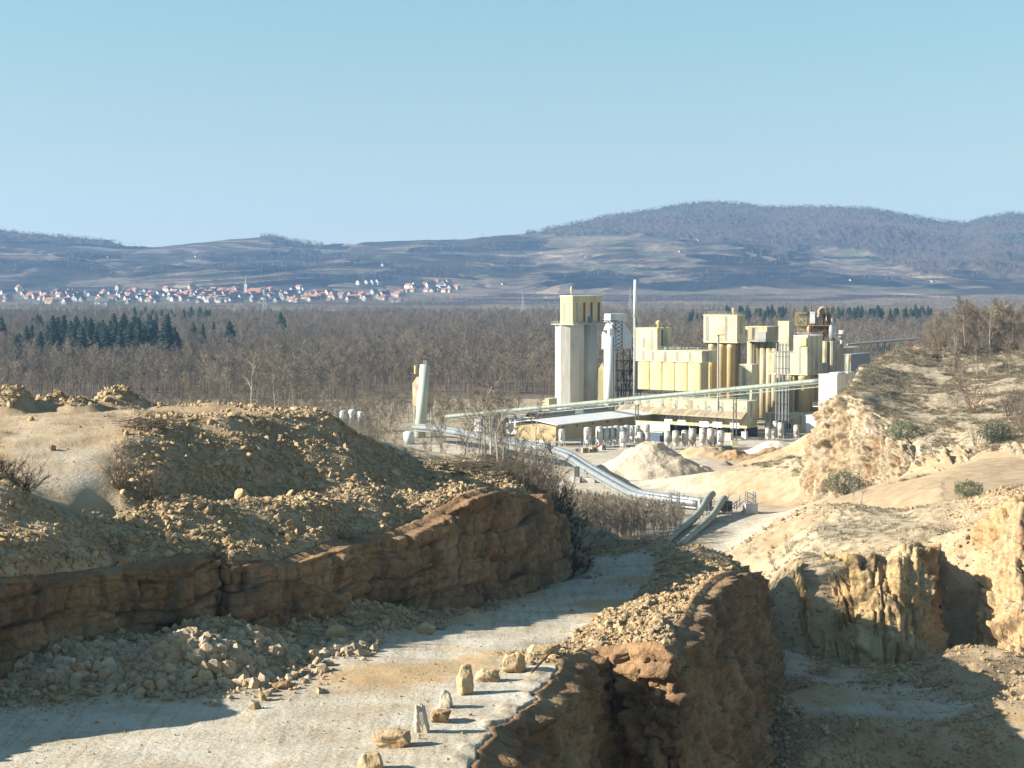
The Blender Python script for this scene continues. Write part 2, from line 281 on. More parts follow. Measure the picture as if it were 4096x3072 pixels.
line(offset(C2rim, .4, 0), (.5, .1, .5)); line(offset(C2base, 1.3, -.3), RB)
line(pts([(1760, 1165, 'd', 242), (1850, 1150, 'd', 247), (1940, 1150, 'd', 243), (1760, 1130, 'd', 255), (1900, 1115, 'd', 258)]), (.1, .1, .8), con=False)
line(pts([(1738, 1094, 'd', 270), (1765, 1082, 'd', 270), (1800, 1087, 'd', 272), (1850, 1094, 'd', 272), (1920, 1096, 'd', 270), (2000, 1094, 'd', 266), (2080, 1085, 'd', 262), (2130, 1062, 'd', 258), (2212, 1042, 'd', 252), (2400, 1020, 'd', 252)]), (.7, .1, .5))
line(pts([(1645, 1330, 'z', 20), (1675, 1240, 'd', 234), (1700, 1160, 'd', 262), (1690, 1180, 'd', 290), (1640, 1250, 'z', 12), (1620, 1215, 'z', 8), (1680, 1140, 'z', 7), (1720, 1115, 'z', 6)]), (.2, .4, .25), con=False)
line(pts([(1575, 1235, 'z', 0), (1588, 1170, 'z', 0), (1623, 1137, 'z', 0), (1677, 1112, 'z', 0), (1735, 1095, 'z', 0)]), (.1, .8, .1))
# --- upper right spur: rock cliff and grassy slope
C3base = pts([(1722, 1096, 'z', 0), (1735, 1094, 'z', 0), (1752, 1084, 'd', 497), (1780, 1074, 'd', 490), (1806, 1063, 'd', 485), (1850, 1052, 'd', 477), (1898, 1043, 'd', 468), (1948, 1027, 'd', 460), (2022, 1020, 'd', 452), (2080, 1002, 'd', 445), (2127, 985, 'd', 440), (2212, 992, 'd', 428), (2420, 990, 'd', 420)])
C3rim = pts([(1748, 985, 'd', 520), (1757, 935, 'd', 512), (1774, 892, 'd', 506), (1788, 864, 'd', 501), (1808, 850, 'd', 499), (1852, 868, 'd', 492), (1914, 912, 'd', 482), (1963, 949, 'd', 472), (1995, 985, 'd', 463), (2060, 975, 'd', 457), (2115, 958, 'd', 450), (2212, 955, 'd', 436), (2420, 950, 'd', 430)])
line(offset(C3base, 1.5), SD); line(offset(C3rim, .3), (.2, 0, .8))
line(pts([(1836, 831, 'd', 515), (1855, 798, 'd', 540), (1886, 782, 'd', 555), (1908, 764, 'd', 565), (1985, 750, 'd', 575), (2060, 752, 'd', 575), (2127, 748, 'd', 575), (2212, 770, 'd', 560), (2420, 760, 'd', 560)]), (.1, 0, .9))
line(pts([(2050, 850, 'd', 515), (1950, 850, 'd', 510), (2120, 850, 'd', 505), (2200, 870, 'd', 490), (2100, 920, 'd', 470)]), (.05, .1, .6), con=False)
line([Vector(p) for p in [(83.5, 530, 0), (89, 545, 0), (96, 570, 0), (102, 600, 0), (108, 640, 0)]], SD)
line([Vector(p) for p in [(125, 625, 34), (150, 640, 36), (220, 640, 36)]], VG)
line([Vector(p) for p in [(60, 800, 0), (110, 780, 0), (140, 760, 0), (180, 760, 10), (260, 780, 10)]], VG)
line(pts([(1850, 1075, 'd', 420), (1920, 1060, 'd', 410), (1998, 1040, 'd', 402), (2060, 1020, 'd', 410), (2150, 1030, 'd', 400), (2212, 1012, 'd', 410), (2400, 1010, 'd', 400), (1800, 1080, 'd', 440)]), SD, con=False)
line(pts([(2050, 1050, 'd', 380), (2212, 1045, 'd', 380)]), SD, con=False)
line([Vector(p) for p in [(50, 340, 12), (70, 340, 14), (100, 340, 15), (130, 330, 15)]], SD)
# --- the yard and the low ground (z = 0)
line([Vector(p) for p in [(-250, 300, 0), (-120, 300, 0), (-50, 300, 0), (0, 310, 0), (30, 330, 0), (45, 360, 0)]], VG)
line([Vector((x, 420, 0)) for x in (-300, -150, -60, 0, 30)], VG, con=False)
line([Vector((x, 560, 0)) for x in (-350, -150, -40)], VG, con=False)
line([Vector((x, 560, 0)) for x in (0, 30, 60, 80)], (.05, .95, 0), con=False)
line([Vector((x, 690, 0)) for x in (-400, -150, -60)], VG, con=False)
line([Vector((x, 690, 0)) for x in (-20, 40, 100)], (.05, 1, 0), con=False)
line([Vector((x, 960, 0)) for x in (-500, -300, -100, 0, 100, 250, 500)], VG, con=False)
line([Vector((x, y, 0)) for x, y in ((-300, 60), (-100, 60))], SO, con=False)
line([Vector(p) for p in [(-60, 50, 33), (-20, 50, 33), (-5, 50, 33), (6, 50, 1), (60, 50, 0), (150, 100, 10), (-120, 120, 42), (-120, 200, 44)]], SO, con=False)
line([Vector(p) for p in [(150, 200, 30), (170, 260, 30), (200, 400, 25), (250, 500, 30)]], SO, con=False)

def make_tin():
    vs = [Vector((p.x, p.y)) for p in TV]
    ov, oe, of, orv, ore, orf = delaunay_2d_cdt(vs, TE, [], 0, 1e-4)
    z = []; at = []
    for i, o in enumerate(orv):
        if o: z.append(TV[o[0]].z); at.append(TA[o[0]])
        else:
            q = ov[i]; ds = sorted((((q-Vector((p.x, p.y))).length, j) for j, p in enumerate(TV)))[:2]
            wsum = sum(1/(d+1e-3) for d, j in ds); z.append(sum(TV[j].z/(d+1e-3) for d, j in ds)/wsum); at.append(TA[ds[0][1]])
    return np.array([[p.x, p.y] for p in ov]), np.array(z), np.array(at, float), [tuple(f) for f in of]
tv, tz, ta, tf = make_tin()
class Grid:                      # regular look-up of the height function
    def __init__(s, x0, x1, y0, y1, st):
        s.x0, s.y0, s.st = x0, y0, st
        s.nx = int((x1-x0)/st)+1; s.ny = int((y1-y0)/st)+1
        s.z = np.zeros((s.ny, s.nx)); s.a = np.zeros((s.ny, s.nx, 3))
        for f in tf:
            a, b, c = tv[f[0]], tv[f[1]], tv[f[2]]
            lo = np.minimum(np.minimum(a, b), c); hi = np.maximum(np.maximum(a, b), c)
            i0 = max(0, int((lo[0]-x0)/st)); i1 = min(s.nx-1, int((hi[0]-x0)/st)+1); j0 = max(0, int((lo[1]-y0)/st)); j1 = min(s.ny-1, int((hi[1]-y0)/st)+1)
            if i1 < i0 or j1 < j0: continue
            X = x0+np.arange(i0, i1+1)*st; Y = y0+np.arange(j0, j1+1)*st; X, Y = np.meshgrid(X, Y)
            D = (b[0]-a[0])*(c[1]-a[1])-(c[0]-a[0])*(b[1]-a[1])
            if abs(D) < 1e-9: continue
            w1 = ((X-a[0])*(c[1]-a[1])-(c[0]-a[0])*(Y-a[1]))/D; w2 = ((b[0]-a[0])*(Y-a[1])-(X-a[0])*(b[1]-a[1]))/D; w0 = 1-w1-w2
            M = (w0 > -1e-6) & (w1 > -1e-6) & (w2 > -1e-6)
            zz = w0*tz[f[0]]+w1*tz[f[1]]+w2*tz[f[2]]
            s.z[j0:j1+1, i0:i1+1][M] = zz[M]
            aa = w0[..., None]*ta[f[0]]+w1[..., None]*ta[f[1]]+w2[..., None]*ta[f[2]]
            s.a[j0:j1+1, i0:i1+1][M] = aa[M]
    def blur(s, k=1, steep=1.2):
        for _ in range(k):
            gy, gx = np.gradient(s.z, s.st); g = np.hypot(gx, gy)
            g = np.maximum.reduce([np.roll(g, d, ax) for ax in (0, 1) for d in (-1, 0, 1)]); g = np.maximum.reduce([np.roll(g, d, ax) for ax in (0, 1) for d in (-1, 0, 1)])
            m = 1-sm(steep*.7, steep, g)
            b = s.z.copy()
            for ax in (0, 1): b = (np.roll(b, 1, ax)+2*b+np.roll(b, -1, ax))/4
            s.z = s.z*(1-m)+b*m
            for ax in (0, 1): s.a = (np.roll(s.a, 1, ax)+2*s.a+np.roll(s.a, -1, ax))/4
    def at(s, x, y, what='z'):
        g = s.z if what == 'z' else s.a
        fx = np.clip((np.asarray(x, float)-s.x0)/s.st, 0, s.nx-1.001); fy = np.clip((np.asarray(y, float)-s.y0)/s.st, 0, s.ny-1.001)
        i = fx.astype(int); j = fy.astype(int); fx = fx-i; fy = fy-j
        if what != 'z': fx = fx[..., None]; fy = fy[..., None]
        return (g[j, i]*(1-fx)+g[j, i+1]*fx)*(1-fy)+(g[j+1, i]*(1-fx)+g[j+1, i+1]*fx)*fy
G1 = Grid(-110, 120, 60, 330, .4); G1.blur(5)
G2 = Grid(-450, 450, 60, 960, 2.0); G2.blur(2)
# raised mounds and heaps that belong to the ground: (x, y, height, radius, stretch x)
BUMPS = []
def bump(zone, u, v, d, h, rx, ry, p=1.0):
    q = P(zone, u, v, d); BUMPS.append((q.x, q.y, h, rx, ry, p))
bump('m', 20, 880, 178, 2.3, 3.0, 3.2); bump('m', -60, 880, 178, 2.2, 3.5, 3.2); bump('m', 115, 875, 181, 2.0, 2.4, 3); bump('m', 165, 880, 180, 1.9, 2.6, 3); bump('m', 255, 872, 185, 2.3, 3.0, 3.2)
bump('m', 10, 1100, 139, 1.6, 4.0, 4.0); bump('m', -60, 1090, 141, 2.4, 5, 5)
bump('m', 428, 1400, 128.2, 2.9, 4.0, 3.4, 1); bump('m', 560, 1400, 134, 1.0, 2.6, 3.0); bump('m', 830, 1340, 154, 1.8, 4.5, 3.4); bump('m', 970, 1345, 158, 1.2, 4, 3)
for (x, y, h, r) in [(1015, 1290, .18, .5), (975, 1372, .3, .8), (1180, 1185, .3, .8), (1220, 1095, .3, .8), (1320, 1018, .25, .75), (1345, 970, .3, .8), (1490, 880, .3, .8), (1500, 790, .45, .9), (1560, 715, .45, .9), (1640, 640, .4, .8), (1060, 1275, .25, .7)]:
    q = PZ('D', x, y, 33); BUMPS.append((q.x, q.y, h*.65, r*1.0, r*1.0, 1.3))
SMALL_CONES = BUMPS[-11:]
def bumps(x, y):
    r = np.zeros(np.broadcast(x, y).shape)
    for (bx, by, h, rx, ry, p) in BUMPS:
        q = np.hypot((x-bx)/rx, (y-by)/ry)
        r = np.maximum(r, h*np.clip(1.1-q, 0, 1)**p*(1-.15*np.exp(-(q*3)**2)))
    return r
def height(x, y, fine=True):
    x = np.asarray(x, float); y = np.asarray(y, float)
    inn = (x > -109) & (x < 119) & (y > 61) & (y < 328)
    wgt = np.clip(np.minimum.reduce([(x+109)/4, (119-x)/4, (328-y)/8]), 0, 1)*inn
    z = G1.at(x, y)*wgt+G2.at(x, y)*(1-wgt)
    a = G1.at(x, y, 'a')*wgt[..., None]+G2.at(x, y, 'a')*(1-wgt[..., None])
    b = bumps(x, y); z = z+b
    big = np.clip(b-.5, 0, 1); a = a.copy(); a[..., 0] = np.clip(a[..., 0]+big, 0, 1); a[..., 1] = a[..., 1]*(1-big)
    a[..., 1] = a[..., 1]*(1-.75*np.clip((b-.05)*8, 0, 1))
    rub = np.clip(a[..., 0], 0, 1)
    if fine:
        z = z+fbm(x/14, y/14, 0, 4, 23)*1.5*sm(425, 450, y)*np.clip(a[..., 2], 0, 1)*sm(4, 12, z)+fbm(x/7, y/7, 0, 3, 3)*.8*rub*(1-.5*np.clip(a[..., 1], 0, 1))+fbm(x/2.2, y/2.2, 0, 4, 5)*.30*np.clip(rub+.25*a[..., 2], 0, 1.2)+fbm(x/.9, y/.9, 0, 2, 9)*.10*rub+fbm(x/5, y/5, 0, 3, 15)*.10*(1-rub)
        # wheel ruts on the packed surfaces
        z = z+noise(x/1.1+noise(x/14, y/14)*5, y/26, 0, 31)*.012*np.clip(a[..., 1], 0, 1)
    return z, a
def hz(x, y): return float(height(np.array([x]), np.array([y]))[0][0])
# ================================================================ quarry ground
KR = .72
def ground_material():
    m = bpy.data.materials.new('quarry_ground'); m.use_nodes = True; t = m.node_tree; b = t.nodes['Principled BSDF']
    b.inputs['Roughness'].default_value = .95; b.inputs['Specular IOR Level'].default_value = .15
    at = t.nodes.new('ShaderNodeAttribute'); at.attribute_name = 'col'; sep = t.nodes.new('ShaderNodeSeparateColor'); t.links.new(at.outputs['Color'], sep.inputs[0])
    tc = t.nodes.new('ShaderNodeTexCoord')
    def nz(sc, det=5, st=None):
        n = t.nodes.new('ShaderNodeTexNoise'); n.inputs['Scale'].default_value = sc; n.inputs['Detail'].default_value = det; n.inputs['Roughness'].default_value = .65
        if st:
            mp = t.nodes.new('ShaderNodeMapping'); mp.inputs['Scale'].default_value = st; mp.inputs['Rotation'].default_value = (0, 0, .35); t.links.new(tc.outputs['Object'], mp.inputs[0]); t.links.new(mp.outputs[0], n.inputs['Vector'])
        else: t.links.new(tc.outputs['Object'], n.inputs['Vector'])
        return n.outputs['Fac']
    def ramp(f, stops):
        r = t.nodes.new('ShaderNodeValToRGB'); e = r.color_ramp.elements
        while len(e) < len(stops): e.new(.5)
        for k, (p, c) in enumerate(stops): e[k].position = p; e[k].color = (c[0]*KR, c[1]*KR, c[2]*KR, 1) if c[0] not in (0, 1) and KR else (c[0], c[1], c[2], 1)
        t.links.new(f, r.inputs['Fac']); return r.outputs[0]
    def mix(f, a, c):
        x = t.nodes.new('ShaderNodeMix'); x.data_type = 'RGBA'; t.links.new(f, x.inputs[0]); t.links.new(a, x.inputs[6]); t.links.new(c, x.inputs[7]); return x.outputs[2]
    def mul(a, c):
        x = t.nodes.new('ShaderNodeMix'); x.data_type = 'RGBA'; x.blend_type = 'MULTIPLY'; x.inputs[0].default_value = 1; t.links.new(a, x.inputs[6]); t.links.new(c, x.inputs[7]); return x.outputs[2]
    soil = ramp(nz(.35, 8), [(.3, (.36, .245, .14)), (.5, (.47, .345, .215)), (.7, (.58, .45, .31))])
    road = ramp(nz(.22, 8, (.6, 1.1, 1)), [(.28, (.45, .35, .245)), (.43, (.58, .50, .39)), (.62, (.68, .63, .54))])
    sco = nz(.055, 4); wet = ramp(sco, [(.56, (0, 0, 0)), (.66, (1, 1, 1))])
    ochre = ramp(nz(1.5), [(.3, (.52, .34, .17)), (.7, (.60, .44, .27))])
    trk = ramp(nz(1.0, 5, (1.9, .10, 1)), [(.36, (1.16, 1.12, 1.06)), (.52, (1.4, 1.4, 1.4))]); road = mul(road, trk)
    fine = ramp(nz(3.5, 8), [(.38, (1.12, 1.08, 1.02)), (.5, (1.39, 1.39, 1.39))]); road = mul(road, fine)
    road = mix(wet, road, ochre)
    veg = ramp(nz(.8, 8), [(.36, (.20, .15, .09)), (.48, (.42, .34, .23)), (.64, (.60, .52, .38))])
    # soft masks broken up by noise
    def brk(sock, sc, amt):
        a = t.nodes.new('ShaderNodeMath'); a.operation = 'MULTIPLY_ADD'; t.links.new(nz(sc, 6), a.inputs[0]); a.inputs[1].default_value = amt; t.links.new(sock, a.inputs[2])
        r = t.nodes.new('ShaderNodeMapRange'); r.inputs[1].default_value = .35+amt*.5; r.inputs[2].default_value = .65+amt*.5; t.links.new(a.outputs[0], r.inputs[0]); return r.outputs[0]
    c = mix(brk(sep.outputs[1], .3, .5), soil, road)
    c = mix(brk(sep.outputs[2], .5, .9), c, veg)
    t.links.new(c, b.inputs['Base Color'])
    bp = t.nodes.new('ShaderNodeBump'); bp.inputs['Distance'].default_value = .16; bp.inputs['Strength'].default_value = .7
    t.links.new(nz(2.6, 9), bp.inputs['Height']); t.links.new(bp.outputs[0], b.inputs['Normal'])
    return m
M_GROUND = ground_material()
d = [78.0]
while d[-1] < 262: d.append(d[-1]+(.32+(d[-1]-80)*.0048))
while d[-1] < 945: d.append(d[-1]+1.2*(d[-1]/262)**1.25)
d = np.array(d); th = np.linspace(-R(21), R(21), 640)
DD, TH = np.meshgrid(d, th, indexing='ij'); X = DD*np.tan(TH); Y = DD
Z, A = height(X, Y)
nr, nc = X.shape; idx = np.arange(nr*nc).reshape(nr, nc)
fq = np.stack([idx[:-1, :-1], idx[:-1, 1:], idx[1:, 1:], idx[1:, :-1]], -1).reshape(-1, 4)
col = np.concatenate([A.reshape(-1, 3), np.ones((nr*nc, 1))], 1)
g = mk('quarry_ground', np.stack([X, Y, Z], -1).reshape(-1, 3), fq, M_GROUND, smooth=True, attrs={'col': col})
tag(g, kind='structure')
# ================================================================ rock faces
def rock_material(name, cs, red=None, strata=.35, dark=.5):
    m = bpy.data.materials.new(name); m.use_nodes = True; t = m.node_tree; b = t.nodes['Principled BSDF']
    b.inputs['Roughness'].default_value = .9; b.inputs['Specular IOR Level'].default_value = .2
    tc = t.nodes.new('ShaderNodeTexCoord')
    def nz(sc, det=6, st=(1, 1, 1)):
        mp = t.nodes.new('ShaderNodeMapping'); mp.inputs['Scale'].default_value = st; t.links.new(tc.outputs['Object'], mp.inputs[0])
        n = t.nodes.new('ShaderNodeTexNoise'); n.inputs['Scale'].default_value = sc; n.inputs['Detail'].default_value = det; n.inputs['Roughness'].default_value = .65; t.links.new(mp.outputs[0], n.inputs['Vector']); return n.outputs['Fac']
    def ramp(f, stops):
        r = t.nodes.new('ShaderNodeValToRGB'); e = r.color_ramp.elements
        while len(e) < len(stops): e.new(.5)
        for k, (p, c) in enumerate(stops): e[k].position = p; e[k].color = (c[0]*KR, c[1]*KR, c[2]*KR, 1) if c[0] not in (0, 1) and KR else (c[0], c[1], c[2], 1)
        t.links.new(f, r.inputs['Fac']); return r.outputs[0]
    def mix(f, a, c, mode='MIX'):
        x = t.nodes.new('ShaderNodeMix'); x.data_type = 'RGBA'; x.blend_type = mode
        if hasattr(f, 'links'): t.links.new(f, x.inputs[0])
        else: x.inputs[0].default_value = f
        t.links.new(a, x.inputs[6]); t.links.new(c, x.inputs[7]); return x.outputs[2]
    c = ramp(nz(.16, 7), [(.32, cs[0]), (.5, cs[1]), (.68, cs[2])])
    st = ramp(nz(.5, 4, (.15, .15, 2.4)), [(.35, (.86, .80, .76)), (.6, (1, 1, 1))]); c = mix(strata, c, st, 'MULTIPLY')
    stain = ramp(nz(.22, 7, (1, 1, .4)), [(.5, (1, 1, 1)), (.68, (.55, .48, .42))]); c = mix(dark, c, stain, 'MULTIPLY')
    if red:
        rm = ramp(nz(.07, 3, (1, 1, .5)), [(.56, (0, 0, 0)), (.64, (1, 1, 1))]); rc = ramp(nz(1.), [(.3, red), (.7, tuple(x*1.3 for x in red))]); c = mix(rm, c, rc)
    fine = ramp(nz(1.8, 8), [(.3, (1.08, 1.06, 1.03)), (.6, (1.45, 1.45, 1.45))]); c = mix(.8, c, fine, 'MULTIPLY')
    mpv = t.nodes.new('ShaderNodeMapping'); mpv.inputs['Scale'].default_value = (.8, .8, 1.3); t.links.new(tc.outputs['Object'], mpv.inputs[0]); wn = t.nodes.new('ShaderNodeTexNoise'); wn.inputs['Scale'].default_value = .9; wn.inputs['Detail'].default_value = 4; t.links.new(mpv.outputs[0], wn.inputs['Vector'])
    va = t.nodes.new('ShaderNodeVectorMath'); va.operation = 'MULTIPLY_ADD'; t.links.new(wn.outputs['Color'], va.inputs[0]); va.inputs[1].default_value = (1.3, 1.3, 1.3); t.links.new(mpv.outputs[0], va.inputs[2])
    vo = t.nodes.new('ShaderNodeTexVoronoi'); vo.feature = 'DISTANCE_TO_EDGE'; vo.inputs['Scale'].default_value = .75; t.links.new(va.outputs[0], vo.inputs['Vector']); mr = t.nodes.new('ShaderNodeMapRange'); mr.inputs[1].default_value = 0; mr.inputs[2].default_value = .07; t.links.new(vo.outputs['Distance'], mr.inputs[0])
    t.links.new(c, b.inputs['Base Color'])
    hm = t.nodes.new('ShaderNodeMath'); hm.operation = 'MULTIPLY_ADD'; hm.inputs[1].default_value = .18; t.links.new(mr.outputs[0], hm.inputs[0]); t.links.new(nz(1.6, 10), hm.inputs[2])
    bp = t.nodes.new('ShaderNodeBump'); bp.inputs['Distance'].default_value = .35; bp.inputs['Strength'].default_value = .9
    t.links.new(hm.outputs[0], bp.inputs['Height']); t.links.new(bp.outputs[0], b.inputs['Normal'])
    return m
ROCK1 = rock_material('rock_brown', [(.20, .135, .085), (.41, .245, .125), (.54, .37, .215)])
ROCK2 = rock_material('rock_tan', [(.44, .27, .115), (.58, .40, .20), (.68, .52, .31)], dark=.6)
ROCK3 = rock_material('rock_ochre', [(.36, .23, .12), (.48, .37, .24), (.56, .49, .38)], dark=.35, strata=.25)
ROCKR = rock_material('rock_red', [(.48, .30, .15), (.58, .40, .22), (.68, .52, .34)], red=(.36, .15, .085), dark=.3)
def resample(ps, n):
    ps = np.array([tuple(p) for p in ps]); s = np.r_[0, np.cumsum(np.linalg.norm(np.diff(ps, axis=0), axis=1))]
    t = np.linspace(0, s[-1], n); return np.stack([np.interp(t, s, ps[:, k]) for k in range(3)], 1), t
def cell1(q, seed): return _h(np.floor(q), np.zeros_like(q), np.zeros_like(q), seed)
def blocks(s, z, bw, bh, seed, amp, tilt=0.0, warp=.35):
    """jointed rock: courses with shifted vertical joints, each block standing out by its own amount"""
    zz = z+tilt*s+fbm(s/7, z/7, 0, 2, seed+3)*warp*bh
    r = np.floor(zz/bh); off = _h(r, r*0, r*0, seed)*50; wv = .6+.9*_h(r, r*0+1, r*0, seed)
    ss = (s+fbm(s/5, z/5, 0, 2, seed+4)*warp*bw)/(bw*wv)+off; c = np.floor(ss)
    d = (_h(r, c, r*0, seed+1)-.5)*2*amp
    fr = np.minimum(np.abs(ss-c), np.abs(1-(ss-c)))*bw*wv; fz = np.minimum(np.abs(zz/bh-r), np.abs(1-(zz/bh-r)))*bh
    tiltx = ((ss-c)-.5)*(_h(r, c, r*0+5, seed)-.5)*amp*1.4
    crack = np.maximum(np.exp(-(fr/.17)**2), np.exp(-(fz/.15)**2)*.7)*(.3+.7*_h(r, c, r*0+9, seed))
    return d+tiltx-crack*(amp*.7+.22)
def face(name, top, bot, res, m, ncol, seed, sgn, amps, top_in=.3, bdrop=3.0, cap=0, flare=None):
    """a rock face between its rim and its base, both given as polylines with the same number of points"""
    L = sum((top[i+1]-top[i]).length for i in range(len(top)-1))
    hgt = max((a-b).length for a, b in zip(top, bot))+bdrop
    ns = int(L/res); nz = int(hgt/res)
    # same parameter on both lines
    tp = np.array([tuple(p) for p in top]); bp = np.array([tuple(p) for p in bot])
    sp = np.r_[0, np.cumsum(np.linalg.norm(np.diff(tp+bp, axis=0)/2, axis=1))]; t = np.linspace(0, sp[-1], ns)
    T = np.stack([np.interp(t, sp, tp[:, k]) for k in range(3)], 1); B = np.stack([np.interp(t, sp, bp[:, k]) for k in range(3)], 1); B[:, 2] -= bdrop
    k = max(1, int(.5/res)); ker = np.hanning(2*k+3); ker /= ker.sum()
    for Q in (T, B):
        for c in (0, 1): Q[:, c] = np.convolve(np.pad(Q[:, c], k+1, mode='edge'), ker, 'valid')
    q = np.linspace(0, 1, nz)[:, None, None]
    T[:, 2] -= .3; V = T[None]*(1-q)+B[None]*q
    tan = np.gradient((T+B)/2, axis=0); tan[:, 2] = 0; tan /= np.linalg.norm(tan, axis=1)[:, None]+1e-9
    kk = max(3, int(3/res)); kr = np.hanning(2*kk+1); kr /= kr.sum()
    tan = np.stack([np.convolve(np.pad(tan[:, c], kk, mode='edge'), kr, 'valid') for c in range(3)], 1)
    down = (B-T); down /= np.linalg.norm(down, axis=1)[:, None]
    N = np.cross(down, tan)*sgn; N /= np.linalg.norm(N, axis=1)[:, None]+1e-9
    S = np.broadcast_to(t[None, :], V.shape[:2]); Zc = V[..., 2]
    X_, Y_, Z_ = V[..., 0], V[..., 1], V[..., 2]
    D = amps.get('big', 1)*fbm(S/9, Zc/12, 0, 3, seed)+amps.get('med', .4)*fbm(X_/2.5, Y_/2.5+Z_/3, Z_/2.5, 4, seed+1)
    if 'rib' in amps:
        r = np.abs(noise(S/amps['ribw'], Zc/22, 0, seed+7)); D = D+amps['rib']*(1-2*r**.7)*.7+amps['rib']*.35*(1-2*np.abs(noise(S/(amps['ribw']*.4)+fbm(S/4, Zc/5, 0, 2, 9)*.5, Zc/9, 0, seed+8)))
    D = D+blocks(S, Zc, amps.get('bw', 2.2), amps.get('bh', 1.5), seed+20, amps.get('blk', .35), amps.get('tilt', 0.02))
    D = D+blocks(S, Zc, amps.get('bw', 2.2)*.37, amps.get('bh', 1.5)*.4, seed+40, amps.get('blk', .35)*.4, amps.get('tilt', 0.02))
    fade = sm(0, .5/hgt, q[..., 0]) * np.ones_like(D)
    D = (D+amps.get('out', .35))*fade+.05*(1-fade)
    if amps.get('toe'): D = D+amps['toe']*sm(.7, 1, q[..., 0])*(.6+.6*noise(S/3, 0, 0, seed+11))
    V = V+N[None]*D[..., None]
    if cap:
        Nh = N.copy(); Nh[:, 2] = 0; Nh /= np.linalg.norm(Nh, axis=1)[:, None]+1e-9; jag = cap*(1+.35*noise(t/1.3, 0, 0, seed+60)+.25*noise(t/.4, 0, 0, seed+61)); rows = []
        for fr_ in (1.0, .66, .33):
            r_ = T-Nh*(jag*fr_)[:, None]; r_[:, 2] += .3+.05*noise(r_[:, 0]*2, r_[:, 1]*2, 0, seed+62)-(fr_ == 1.0)*.25; rows.append(r_)
        V = np.concatenate([np.stack(rows), V], 0); nz += 3
    idx = np.arange(nz*ns).reshape(nz, ns)
    f = np.stack([idx[:-1, :-1], idx[:-1, 1:], idx[1:, 1:], idx[1:, :-1]], -1).reshape(-1, 4)
    if sgn > 0: f = f[:, ::-1]
    o = mk(name, V.reshape(-1, 3), np.ascontiguousarray(f), m); tag(o, kind='structure'); return o
face('rock_wall', W1rim, W1base, .14, ROCK1, 0, 11, 1, cap=1.1, amps=dict(big=.8, med=.4, blk=.50, bw=3.0, bh=2.2, out=.75, tilt=.03))
face('promontory_cliff', RIM, BASE, .21, ROCK1, 0, 51, 1, cap=.75, amps=dict(big=.5, med=.55, blk=.5, bw=1.8, bh=1.1, out=1.15, rib=.6, ribw=5, tilt=-.15))
face('pit_cliff', C2rim[:14], C2base[:14], .21, ROCK2, 0, 91, 1, dict(big=.7, med=.5, blk=.42, bw=1.5, bh=2.0, out=.5, rib=1.9, ribw=4.2, tilt=.4))
face('far_pit_cliff', C2rim[13:], C2base[13:], .24, ROCKR, 0, 131, 1, dict(big=.6, med=.5, blk=.45, bw=1.6, bh=1.5, out=.4, rib=.7, ribw=5, tilt=.1))
face('spur_cliff', C3rim, C3base, .36, ROCK3, 0, 171, 1, dict(big=1.3, med=1.3, blk=.9, bw=2.4, bh=2.0, out=1.0, rib=1.3, ribw=7, tilt=.2))
# ================================================================ scattering of what nobody could count
def proto_rock(seed, flat=.75, n=1):
    """an angular block: a subdivided box cut by random planes"""
    rnd = random.Random(seed); rng = np.random.RandomState(seed)
    import bmesh
    bm = bmesh.new(); bmesh.ops.create_icosphere(bm, subdivisions=n, radius=1)
    ax = [Vector((rnd.gauss(0, 1), rnd.gauss(0, 1), rnd.gauss(0, 1))).normalized() for _ in range(9)]
    cu = [rnd.uniform(.5, .85) for _ in ax]
    for v in bm.verts:
        p = v.co.copy()
        for a, c in zip(ax, cu):
            dd = p.dot(a)
            if dd > c: p -= a*(dd-c)
        v.co = Vector((p.x*rnd.uniform(.97, 1.03), p.y*rnd.uniform(.97, 1.03)*.85, p.z*flat))*1.2
    me = bpy.data.meshes.new('stone'); bm.to_mesh(me); bm.free(); return me
def unlinked(name, me, mt):
    if mt is not None and not me.materials: me.materials.append(mt)
    return bpy.data.objects.new(name, me)
